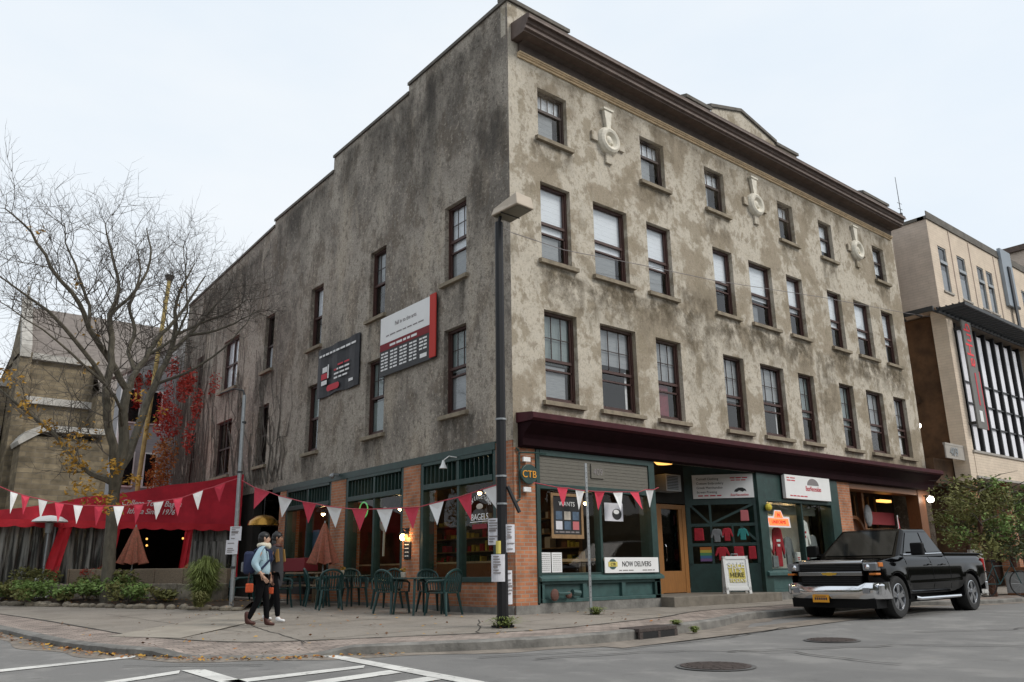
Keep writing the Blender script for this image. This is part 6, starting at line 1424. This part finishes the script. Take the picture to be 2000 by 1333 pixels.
def twigs(p, d, L, r, lev):
    global cnt
    if cnt > 8000: return
    n = 4 if lev > 1 else 3; pts = [p]; rs = [r]; q = p; dd = d.copy()
    for k in range(n):
        dd = (dd+Vector((rt_.gauss(0,.17), rt_.gauss(0,.17), rt_.gauss(.05,.12)))).normalized(); q = q+dd*L/n; pts.append(q); rs.append(r*(1-.75*(k+1)/n))
        if lev > 0:
            for _ in range(2 if lev > 1 else (1 if rt_.random() < .95 else 2)):
                side = dd.cross(Vector((rt_.gauss(0,1), rt_.gauss(0,1), rt_.gauss(0,1)))).normalized(); twigs(q, (dd*.62+side*.75+Vector((0,0,.12))).normalized(), L*rt_.uniform(.42,.62), r*.55, lev-1)
    tw.tube(pts, rs, 3, cap=False); cnt += 1
for PP, RR in tips:
    for k in range(3, len(PP)):
        if (RR[k] > .09 and rt_.random() < .6) or rt_.random() < .18: continue
        for _ in range(1 if RR[k] > .05 else 2):
            d0 = (PP[k]-PP[k-1]).normalized(); side = d0.cross(Vector((rt_.gauss(0,1), rt_.gauss(0,1), rt_.gauss(0,.5)))).normalized()
            twigs(PP[k], (d0*.55+side*.8+Vector((0,0,.2))).normalized(), rt_.uniform(.8, 1.55), max(.011, min(.022, RR[k]*.36)), 2)
trunk.build('trunk', 'bark', tr, smooth=True); br.build('limbs', 'bark', tr, smooth=True); tw.build('twigs', 'twig', tr, recalc=False)
b = MB()
for (x, y, z, n, r) in ((-4.9,9.8,2.6,60,.45),(-5.6,10.9,3.6,50,.4),(-5.0,9.9,3.5,35,.4),(-6.3,11.4,4.6,20,.3),(-5.8,10,6.0,12,.3),(-7.6,9.5,5.4,30,.4),(-6.3,10,8.1,14,.3),(-7.5,9,8.9,16,.3),(-4.4,10.2,3.2,30,.3),(-3.6,11,5.2,10,.3),(-5.5,10,4.3,14,.5),(-3.1,12,9.3,10,.25),(-4.6,9.9,5.4,10,.3),(-5.9,10.2,4.0,60,.5),(-5.4,10.4,2.9,60,.5),(-6.9,10.8,5.0,30,.5),(-4.2,10.3,4.6,25,.5),(-3.4,11.8,8.6,12,.3),(-6.0,9.6,6.9,14,.4)): leaves(b, (x, y, z), (r, r, r*.7), int(n*1.7) if z < 6 else n, .065, rt_)
b.build('foliage', 'leaf_yellow', tr, recalc=False)

# ------------------------------------------------------------------ background left: church, grey house, yellow pole, ivy
t = thing('stone_church', 'rough stone church with a broad grey roof behind the bare tree', 'church')
b = MB(); b.box(-2.5,1.0,40,41,0,13.0); b.box(-3.0,-2.4,39.7,42,0,13.2); b.box(1.0,16,38.5,40,0,11.0); b.poly([(-3.0,43.4,13),(-3.0,40,13),(-3.0,41.6,16.2)]); b.box(-2.9,16,42.5,50,0,12.9); b.build('wall', 'stone_church', t)
b = MB(); b.poly([(-2.42,39.9,13.05),(1.0,39.9,13.05),(16,39.9,13.05),(16,41.7,16.6),(-2.42,41.7,16.4)]); b.poly([(1.0,38.3,11.1),(16,38.3,11.1),(16,39.95,13.05),(1.0,39.95,13.05)]); b.poly([(-2.42,41.7,16.4),(16,41.7,16.6),(16,52,13),(-2.42,52,13)]); b.build('roof', 'roof_slate', t)
b = MB(); b.box(-2.4,1.05,39.7,39.95,12.85,13.2); b.prism([(39.6,12.9),(41.75,16.45),(41.85,17.0),(39.6,13.6)], -3.05,-2.5, axis=0); b.box(-2.5,1.1,39.75,39.98,10.3,10.7); b.box(-2.85,-2.7,41.7,41.85,16.9,17.7); b.build('pale_coping', 'lime_white', t)
t2 = thing('stone_porch', 'low stone porch with a pale curved coping in front of the church', 'porch')
b = MB(); b.box(-2.7,1.4,37.5,39.4,0,8.0); b.build('wall', 'stone_church', t2); b = MB(); b.prism([(-2.8,7.6),(-2.4,7.9),(-1.7,8.4),(1.5,8.5),(1.5,8.8),(-1.8,8.75),(-2.6,8.3),(-2.9,7.8)], 37.3, 39.4, axis=1); b.build('coping', 'lime_white', t2)
t = thing('stone_annex', 'lower stone annex with a grey band at the left edge of the picture', 'building')
b = MB(); b.box(-9,-3.05,42,48,0,11.5); b.build('wall', 'stone_church', t); b = MB(); b.box(-9,-3.1,41.9,42.1,8.0,9.2); b.build('grey_band', 'roof_slate', t); b = MB(); b.box(-9,-3.0,41.85,42.2,11.5,11.8); b.build('coping', 'lime_white', t)
t = thing('grey_outbuilding', 'flat roofed grey outbuilding behind the left end of the red canopy', 'building'); b = MB(); b.box(-8.6,-5.2,27,31,0,4.2); b.build('wall', mat('blue_grey', (.16,.17,.19), .8, var=.2, scale=2), t); b = MB(); b.box(-8.7,-5.1,26.9,31.1,4.2,4.35); b.build('roof', 'roof_slate', t)
t = thing('grey_house', 'pale grey sided house with tall windows between the tree and the corner building', 'house')
b = MB(); b.box(-1.3,4.5,24.4,25.3,0,9.3); b.prism([(-1.3,9.3),(4.5,9.3),(2.2,12.0)], 24.4, 25.3, axis=1); b.build('wall', 'siding_grey', t)
b = MB(); b.prism([(-1.55,9.15),(2.2,12.2),(2.2,12.0),(-1.4,9.1)], 24.2, 25.5, axis=1); b.build('roof', 'roof_slate', t)
for (x, z) in ((-1.05,4.4),(-.15,4.4),(-1.05,7.1),(-.15,7.1)):
    b = MB(); b.box(x,x+.55,24.33,24.4,z,z+1.5); w_ = b.build('window', 'white_paint', t); b = MB(); b.box(x+.07,x+.48,24.30,24.325,z+.07,z+1.43); b.build('pane', 'dark_glass', w_)
b = MB(); b.box(-1.33,-1.2,24.3,24.42,0,9.3); b.build('corner_board', 'white_paint', t)
t = thing('yellow_pole', 'tall leaning yellow pole with a dark cap behind the tree', 'pole', (0,0,0)); b = MB(); b.tube([(-.72,22.6,.4),(-.75,22.6,4.5),(-.55,22.6,9.0),(-.36,22.6,13.2)], [.095,.095,.09,.085], 8); b.build('shaft', 'yellow_paint', t); b = MB(); b.lathe([(.15,13.15),(.22,13.35)], (-.36,22.6,0), 10); b.build('cap', 'steel_dark', t)
ri = random.Random(77); t = thing('red_ivy', 'bright red autumn ivy climbing the far end of the side wall', 'ivy'); b = MB()
for (x, y, z, rx, rz, n) in ((-.30,19.6,7.9,.22,.7,330),(-.28,18.9,8.0,.18,.6,200),(-.5,20.4,6.6,.55,.8,620),(-.30,17.9,6.9,.15,.7,160),(-.4,20.9,8.9,.25,.6,140),(-.5,20.4,5.3,.5,.8,500),(-.6,20.6,4.4,.5,.6,420),(-.25,18.6,5.8,.15,.7,130),(-.25,16.4,7.4,.1,.5,50),(-.35,21.5,7.6,.3,.9,300)):
    b.cur = 1 if (z < 5.6 or ri.random() < .25) else 0; leaves(b, (x, y, z), (rx, .6, rz), int(n*1.5), .06, ri)
b.build('foliage', ['leaf_red', 'leaf_orange'], t, recalc=False)
b = MB()
for k in range(85):
    t0 = 22.3-11*ri.random()**1.6; z0_ = 3.6; pts = []; u = t0
    for j in range(9): pts.append(FL(u, .025, z0_+j*(ri.uniform(5.2,8.6)/9)*((t0-6)/16+.2))); u += ri.gauss(.12,.22)
    b.tube(pts, [ri.choice((.012,.018,.028))*(1-.09*j) for j in range(9)], 3, cap=False)
b.build('bare_vine', 'twig', t, recalc=False)
t = thing('red_ivy', 'small patch of red ivy on the grey sided house', 'ivy'); b = MB()
for (x, z, n) in ((-.75,8.9,130),(-.7,8.1,90),(-.3,9.0,60)): leaves(b, (x, 24.2, z), (.18,.1,.5), n, .10, ri)
b.build('foliage', 'leaf_red', t, recalc=False)

# ------------------------------------------------------------------ street trees on the right
def young_tree(label, x, y, h, cw, seed, n):
    rr = random.Random(seed); t = thing('young_tree', label, 'tree', (x, y, zs(x, y)), 0, 'leafy young street trees')
    b = MB(); b.tube([(0,0,0),(.03,.02,1.0),(-.04,.05,1.9),(.0,.0,h*.75)], [.11,.085,.06,.02], 7); b.build('trunk', mat('bark_red', (.12,.055,.035), .9, var=.4, scale=9), t, smooth=True)
    b = MB()
    for k in range(16): a = k*2.4; z = 1.5+(h-1.7)*k/16; b.tube([(0,0,z),(cw*.3*math.cos(a),cw*.3*math.sin(a),z+.25),(cw*.5*math.cos(a),cw*.5*math.sin(a),z+.3)], [.02,.012,.004], 4, cap=False)
    b.build('branch', 'twig', t)
    b = MB()
    for k in range(34):
        a = rr.uniform(0, 6.28); q = rr.random()**.5; z = rr.uniform(.33, .96); ww = cw*.5*q*(1-.45*abs(z-.55)); b.cur = rr.choice((0,1,1,1,2)); leaves(b, (ww*math.cos(a), ww*math.sin(a), h*z), (cw*.17, cw*.17, h*.085), n//34, .06, rr)
    b.build('crown', ['leaf_dark', 'leaf_olive', 'leaf_green'], t, recalc=False)
young_tree('leafy young street tree with a reddish trunk just behind the pickup', 14.6, -3.0, 3.3, 2.4, 1, 3400)
young_tree('second leafy street tree, cut by the right edge of the picture', 16.4, -3.0, 3.2, 2.3, 2, 2800)
young_tree('smaller leafy tree between the pickup and the timber shopfront', 17.0, -1.6, 3.4, 1.8, 3, 1600)
# clutter by the trees
aframe('sandwich_board', 'tall white board with an orange stripe standing near the bicycle at the right edge', 15.0, -2.6, zs(15,-2.6), -.5, .55, 1.25, 'white_paint', False)
aframe('sandwich_board', 'slanted white notice board leaning beside the second street tree', 14.5, -2.35, zs(14.5,-2.4), .4, .6, .8, 'white_paint', False)
t = thing('wooden_crate_box', 'grey and orange box at the right edge beside the bicycle', 'box', (16.4,-3.1,zs(16,-3)),.3); b = MB(); b.box(-.5,.5,-.35,.35,.05,.62); b.build('side_panel', 'blind_grey', t, bevel=.02); b = MB(); b.box(-.5,.5,-.35,.35,.65,.76); b.box(-.5,.5,-.35,.35,0,.05); b.build('trim_board', 'wood_orange', t, bevel=.01)
t = thing('bicycle', 'parked bicycle with a dark frame beyond the rear of the pickup', 'bicycle', (14.6,-3.3,zs(14.6,-3.3)), R_(-35))
for cx in (-.52,.52):
    b = MB(); n = 28; b.tube([(cx+.33*math.cos(2*math.pi*k/n),0,.34+.33*math.sin(2*math.pi*k/n)) for k in range(n+1)], .018, 6, cap=False); w_ = b.build('wheel', 'rubber', t); b = MB()
    for k in range(10): a = 2*math.pi*k/10; b.tube([(cx,0,.34),(cx+.32*math.cos(a),0,.34+.32*math.sin(a))], .003, 3)
    b.build('spokes', 'galvanised', w_)
b = MB(); b.tube([(-.52,0,.34),(-.1,0,.33),(.30,0,.82),(-.22,0,.80),(-.52,0,.34)], .016, 6); b.tube([(-.1,0,.33),(-.25,0,.92)], .016, 6); b.tube([(.52,0,.34),(.28,0,.98)], .015, 6); b.build('frame', 'plastic_teal', t)
b = MB(); b.box(-.36,-.14,-.06,.06,.92,.96); b.build('saddle', 'rubber', t, bevel=.01); b = MB(); b.tube([(.28,-.26,.98),(.26,0,1.02),(.28,.26,.98)], .013, 6); b.build('handlebar', 'steel_dark', t)
t = thing('folded_flag', 'narrow red pennant on a stick behind the pickup bed', 'flag', (13.0,-1.4,zs(13,-1.4))); b = MB(); b.tube([(0,0,0),(0,0,2.2)], .015, 6); b.build('stick', 'white_paint', t); b = MB(); b.prism([(0,2.15),(.10,1.5),(.12,1.15),(.0,1.3)], -.02,.02, axis=1); b.build('cloth', 'red_text', t)

# ------------------------------------------------------------------ terrace furniture
def chair(label, x, y, rz, m='plastic_green', src=[]):
    if src:
        t = copy_tree(src[0]); t.location = (x, y, zs(x, y)); t.rotation_euler = (0,0,rz); tag(t, label, 'chair', 'green plastic garden chairs')
        return t
    t = thing('plastic_chair', label, 'chair', (x, y, zs(x, y)), rz, 'green plastic garden chairs')
    b = MB(); b.prism([(-.21,.21),(.21,.24),(.24,-.2),(.15,-.24),(-.15,-.24),(-.24,-.2)][::-1], .41, .435, axis=2); b.build('seat', m, t, bevel=.01)
    for sx in (-1, 1):
        for (x0_, y0_, x1_, y1_) in ((sx*.21,.20,sx*.26,.25),(sx*.19,-.22,sx*.25,-.30)):
            b = MB(); b.tube([(x0_,y0_,.43),(x1_,y1_,0)], [.035,.022], 6); b.build('leg', m, t)
        b = MB(); b.tube([(sx*.24,.24,.42),(sx*.27,.22,.60),(sx*.28,.12,.645),(sx*.28,-.12,.65),(sx*.24,-.24,.66)], [.022,.022,.026,.026,.022], 6); b.build('armrest', m, t, smooth=True)
    b = MB(); n = 12; arc_ = [(-.24,-.23,.43)]+[(-.24*math.cos(math.pi*k/n), -.27-.07*math.sin(math.pi*k/n), .70+.16*math.sin(math.pi*k/n)) for k in range(n+1)]+[(.24,-.23,.43)]
    b.tube(arc_, .026, 6); 
    for k in range(-3, 4): u = k*.058; b.tube([(u,-.235,.44),(u*1.05,-.30-.02*(1-abs(k)/4),.68),(u*1.1,-.315,.82-.02*abs(k))], [.016,.016,.016], 5)
    b.build('backrest', m, t, smooth=True); src.append(t); return t
CH = [("green plastic chair nearest the lamp post, facing the window",-.75,1.35,R_(15)),("teal-lit green chair turned sideways, second from the lamp post",-1.05,2.75,R_(-75)),("green chair pushed against the wall behind the first cafe table",-.30,2.35,R_(170)),
      ("green chair with its back to the pavement at the second cafe table",-1.45,4.75,R_(-20)),("green chair against the second brick pier",-.35,4.1,R_(120)),("green chair at the left side of the second cafe table",-1.1,6.0,R_(-110)),
      ("green chair behind the second cafe table under the middle window",-.35,5.6,R_(170)),("green chair beside the picnic table, right of its bench",-.65,6.30,R_(60)),("green chair standing behind the two walkers",-2.0,6.3,R_(-160)),("green chair left of the picnic table, partly behind the walkers",-2.2,7.9,R_(80))]
for c in CH: chair(*c)
def table(label, x, y, src=[]):
    if src: t = copy_tree(src[0]); t.location = (x, y, zs(x, y)); t['label'] = label; return t
    t = thing('cafe_table', label, 'table', (x, y, zs(x, y)), 0, 'green plastic cafe tables'); b = MB(); b.box(-.42,.42,-.42,.42,.69,.72); b.build('tabletop', 'plastic_green', t, bevel=.01)
    for sx in (-1,1):
        for sy in (-1,1): b = MB(); b.tube([(sx*.32,sy*.32,.69),(sx*.37,sy*.37,0)], [.03,.022], 6); b.build('leg', 'plastic_green', t)
    src.append(t); return t
table('green cafe table nearest the lamp post', -.85, 2.05); table('green cafe table in front of the second window', -.85, 5.1); table('green cafe table behind the walkers', -1.6, 6.95)
for (x, y, lb) in ((-.95,2.5,'small amber pot on the first cafe table'),(-.8,5.4,'small yellow pot on the second cafe table')):
    z = zs(x,y)+.72; b = MB(); b.lathe([(.045,0),(.06,.09),(.05,.10)], seg=10); t = b.build('flower_pot', 'ceramic'); t.location = (x, y, z); tag(t, lb, 'pot', 'pots on the cafe tables'); g = MB(); leaves(g, (0,0,.15), (.07,.07,.05), 40, .03, ri); g.build('flowers', 'leaf_yellow', t, recalc=False)
t = thing('picnic_table', 'weathered wooden picnic table with splayed legs left of the chairs', 'picnic table', (-1.05, 7.45, zs(-1,7.5)), R_(-22))
for k in range(5): b = MB(); b.box(-.80+.0,.8,-.36+k*.145,-.36+k*.145+.135,.72,.755); b.build('table_plank', 'wood_grey', t)
for s in (-1,1):
    b = MB(); b.box(-.8,.8,s*.62-.12,s*.62+.12,.42,.455); b.build('bench_plank', 'wood_grey', t)
for x in (-.55,.55):
    for s in (-1,1): b = MB(); b.prism([(s*.18,.72),(s*.28,.72),(s*.62,0),(s*.50,0)], x-.03, x+.03, axis=0); b.build('leg', mat('wood_pale', (.34,.28,.19), .85, var=.3, scale=8), t)
    b = MB(); b.box(x-.025,x+.025,-.72,.72,.36,.42); b.box(x-.025,x+.025,-.3,.3,.64,.72); b.build('cross_brace', 'wood_grey', t)
t = thing('storage_bench', 'dark red box bench under the left cafe window', 'bench', (-.35, 9.2, zs(0,9)), 0); b = MB(); b.F = lambda x,y,z: Vector((x,y,z)); b.box(-.2,.2,-1.3,.9,.78,1.12); b.build('backrest', 'red_deep', t, bevel=.01); b = MB(); b.box(-.2,.25,-1.3,.9,.2,.5); b.build('seat', 'steel_dark', t, bevel=.01)
t = thing('entry_lamp', 'glowing golden dome lamp at the dark side entry behind the walkers', 'lamp', (-.78,10.1,2.14)); b = MB(); b.lathe([(.44,0),(.40,.12),(.22,.26),(.03,.30)], seg=20); b.build('dome', 'gilt', t, smooth=True); b = MB(); b.tube([(0,0,.2),(0,0,1.0)], .012, 6); b.build('cord', 'black_paint', t)

# ------------------------------------------------------------------ people
def hand(parent, pos, fwd, down, s=1, m='skin_light'):
    """palm with five curled fingers; fwd = finger direction"""
    f = Vector(fwd).normalized(); d = Vector(down).normalized(); w = f.cross(d).normalized(); P0 = Vector(pos); V = []; E = []
    def add(p, r): V.append((*p, r, r*.8)); return len(V)-1
    a = add(P0-f*.03*s, .026*s); c = add(P0+f*.045*s, .030*s); E.append((a, c))
    for k, L in enumerate((.062,.074,.07,.055)):
        o = w*(-.027+.018*k)*s; q1 = add(P0+f*.075*s+o, .0095*s); q2 = add(P0+f*(.075+L*.55)*s+o+d*.012*s, .0085*s); q3 = add(P0+f*(.075+L*.8)*s+o+d*.036*s, .0075*s); E += [(c, q1), (q1, q2), (q2, q3)]
    q1 = add(P0+f*.02*s-w*.038*s, .011*s); q2 = add(P0+f*.055*s-w*.055*s+d*.01*s, .009*s); E += [(a, q1), (q1, q2)]
    return V, E
def person(label, x, y, rz, H, skin, sp):
    t = thing('person', label, 'person', (x, y, zs(x, y)), rz); k = H/1.65
    # joints: forward +x, left +y
    st = sp['stride']; V = []; E = []
    def A(p, r, r2=None): V.append((p[0]*k, p[1]*k, p[2]*k, r*k, (r2 or r)*k)); return len(V)-1
    pel = A((0,0,.90),.125,.10); wa = A((0,0,1.05),.095,.075); ch = A((.01,0,1.25),.10,.08); nk0 = A((0,0,1.40),.06,.055); nk = A((.015,0,1.46),.045,.045); hd0 = A((.035,0,1.50),.062,.06); hd1 = A((.03,0,1.565),.078,.085); hd2 = A((.02,0,1.625),.055,.065)
    E += [(pel,wa),(wa,ch),(ch,nk0),(nk0,nk),(nk,hd0),(hd0,hd1),(hd1,hd2)]
    nose = A((.112,0,1.545),.010,.012); E.append((hd1, nose)); J = {}
    for s, dirn in ((1, 1), (-1, -1)):
        sw_ = st*dirn; hp = A((0,s*.085,.84),.085); kn = A((.10*sw_+.03,s*.085,.47),.052); an = A((.22*sw_-(.07 if sw_ < 0 else 0),s*.085,.085+(.03 if sw_ < 0 else 0)),.028); toe = A((.22*sw_-(.07 if sw_ < 0 else 0)+.14,s*.09,.03),.018,.014)
        E += [(pel,hp),(hp,kn),(kn,an),(an,toe)]; J[('hip',s)] = hp; J[('kn',s)] = kn; J[('an',s)] = an
        sh = A((0,s*.155,1.34),.034); el, wr = sp['arm'][s]; e_ = A(el,.028); w_ = A(wr,.026); E += [(ch,sh),(sh,e_),(e_,w_)]; J[('w',s)] = (w_, Vector(wr), (Vector(wr)-Vector(el)).normalized())
    for s in (1,-1):
        w_, wp, d = J[('w',s)]; hv, he = hand(None, (wp+d*.05)*k, d, Vector((.4,-s*.5,-.5)), k, skin); off = len(V); V += hv; E += [(a+off, c+off) for a, c in he]; E.append((w_, off))
    body = skin_body('body', V, E, skin, t, 2, pel)
    b = MB()
    for s in (-1,1): b.sphere((.098*k, s*.030*k, 1.575*k), (.010*k,.013*k,.008*k), 8, 5)
    b.build('eye', 'hair_black', body); b = MB(); b.box(.097*k,.103*k,-.022*k,.022*k,1.508*k,1.515*k); b.build('mouth', 'red_deep', body); b = MB()
    for s in (-1,1): b.sphere((.02*k, s*.083*k, 1.56*k), (.018*k,.010*k,.030*k), 8, 6)
    b.build('ear', skin, body)
    g = lambda i: V[i][:3]
    # trousers
    VV = [(*g(pel),.135*k,.115*k)]; EE = []
    for s in (1,-1):
        i = len(VV); VV += [(*g(J[('hip',s)]),.098*k,.095*k),(*g(J[('kn',s)]),.064*k),(*[a*.25+c*.75 for a, c in zip(g(J[('kn',s)]), g(J[('an',s)]))],.054*k),(*[a*.02+c*.98 for a, c in zip(g(J[('kn',s)]), g(J[('an',s)]))],.048*k)]; EE += [(0,i),(i,i+1),(i+1,i+2),(i+2,i+3)]
    skin_body('trousers', VV, EE, 'trouser_black', t, 2)
    for s in (1,-1):
        a = Vector(g(J[('an',s)])); VV = [(a.x-.02*k,a.y,a.z+(.16 if sp['boot'] else .03)*k,.050*k if sp['boot'] else .042*k),(a.x-.01*k,a.y,a.z-.03*k,.048*k,.042*k),(a.x+.06*k,a.y,a.z-.045*k,.044*k,.034*k),(a.x+.15*k,a.y+s*.005,a.z-.055*k,.040*k,.026*k),(a.x-.05*k,a.y,a.z-.04*k,.04*k,.036*k)]
        skin_body('boot' if sp['boot'] else 'sneaker', VV, [(0,1),(1,2),(2,3),(1,4)], sp['shoe'], t, 2)
    # coat / jacket
    zb_ = sp['hem']; VV = [(0,0,1.24*k,.17*k,.14*k)]; EE = []
    def add(p, r, r2=None): VV.append((p[0]*k,p[1]*k,p[2]*k,r*k,(r2 or r)*k)); return len(VV)-1
    w1 = add((0,0,1.05),.16,.135); h1 = add((0,0,.86),.17,.145); EE += [(0,w1),(w1,h1)]; last = h1
    if zb_ < .8: q = add((-.01,0,.75),.165,.14); EE.append((h1,q)); q2 = add((-.02,0,zb_),.165,.15); EE.append((q,q2))
    nk_ = add((0,0,1.385),.075,.07); EE.append((0,nk_))
    for s in (1,-1):
        el, wr = sp['arm'][s]; sh = add((0,s*.155,1.335),.095); e_ = add(el,.075); m_ = add([a*.15+c*.85 for a, c in zip(el, wr)],.046); EE += [(0,sh),(sh,e_),(e_,m_)]
    skin_body(sp['coatname'], VV, EE, sp['coat'], t, 2)
    return t, k
armA = {1: ((-.10,.23,1.11),(.02,.215,.93)), -1: ((-.12,-.23,1.11),(.02,-.215,.93))}
armB = {1: ((-.05,.225,1.10),(-.01,.215,.87)), -1: ((-.07,-.225,1.10),(-.01,-.21,.87))}
rzp = math.atan2(-.55,.83)
A_P = dict(stride=.55, arm=armA, boot=True, shoe='boot_brown', hem=.86, coat='jacket_blue', coatname='jacket')
t, k = person('person in a light blue jacket and cream scarf walking with a navy backpack', -4.33, 1.83, rzp, 1.58, 'skin_light', A_P)
def hairm(t, k, long_=False):
    b = MB(); b.sphere((-.008*k,0,1.605*k), (.105*k,.092*k,.085*k), 14, 9); b.sphere((-.045*k,0,1.56*k), (.075*k,.085*k,.085*k), 12, 8)
    if long_: b.sphere((-.05*k,0,1.46*k), (.06*k,.085*k,.12*k), 12, 8); b.sphere((-.02*k,0,1.66*k),(.05*k,.05*k,.045*k),10,6)
    b.build('hair', 'hair_black', t, smooth=True)
hairm(t, k)
skin_body('scarf', [(.09*k*math.cos(a),.085*k*math.sin(a),1.44*k+.012*k*math.sin(3*a),.052*k,.048*k) for a in [2*math.pi*i/10 for i in range(10)]]+[(.10*k,0,1.37*k,.045*k)], [(i,(i+1)%10) for i in range(10)]+[(0,10)], 'scarf_cream', t, 2)
tb = thing('backpack', 'navy backpack with a grey stripe worn by the person in the light blue jacket', 'backpack', t.location, rzp)
b = MB(); b.box(-.33*k,-.13*k,-.15*k,.15*k,.92*k,1.33*k); b.build('main_bag', 'bag_navy', tb, bevel=.05); b = MB(); b.box(-.37*k,-.32*k,-.11*k,.11*k,.96*k,1.14*k); b.build('front_pocket', 'cloth_grey', tb, bevel=.02)
for s in (-1,1): b = MB(); b.tube([(-.15*k,s*.10*k,1.33*k),(-.02*k,s*.11*k,1.42*k),(.12*k,s*.11*k,1.33*k),(.15*k,s*.12*k,1.18*k),(.02*k,s*.17*k,1.02*k),(-.14*k,s*.13*k,.98*k)], .02, 6); b.build('shoulder_strap', 'bag_navy', tb)
tb = thing('orange_bag', 'bright orange and red patterned bag hanging behind the walker in blue', 'bag', t.location, rzp)
b = MB(); b.box(-.25*k,-.11*k,-.20*k,-.16*k,.60*k,.76*k); b.box(.10*k,.19*k,.20*k,.23*k,.56*k,.68*k); b.build('bag_body', 'orange_cloth', tb, bevel=.02); b = MB(); b.tube([(-.22*k,-.14*k,.76*k),(-.2*k,-.15*k,.95*k)], .01, 5); b.tube([(.18*k,.20*k,.70*k),(.16*k,.20*k,.9*k)], .01, 5); b.build('bag_handle', 'boot_brown', tb)
B_P = dict(stride=-.62, arm=armB, boot=False, shoe='shoe_white', hem=.60, coat='coat_charcoal', coatname='long_coat')
t, k = person('person in a long charcoal coat and white sneakers walking beside the one in blue', -3.76, 2.54, rzp-.25, 1.60, 'skin_tan', B_P)
hairm(t, k, True); 
for s in (-1,1): b = MB(); b.prism([(.02*k+.0,1.34*k),(.10*k,1.36*k),(.135*k,1.12*k),(.06*k,1.10*k)], s*.135*k, s*.16*k, axis=1); b.build('mustard_lapel', 'vest_mustard', t, bevel=.008)
skin_body('neck_scarf', [(.075*k*math.cos(a),.075*k*math.sin(a),1.42*k,.036*k,.034*k) for a in [2*math.pi*i/8 for i in range(8)]], [(i,(i+1)%8) for i in range(8)], 'boot_brown', t, 2)
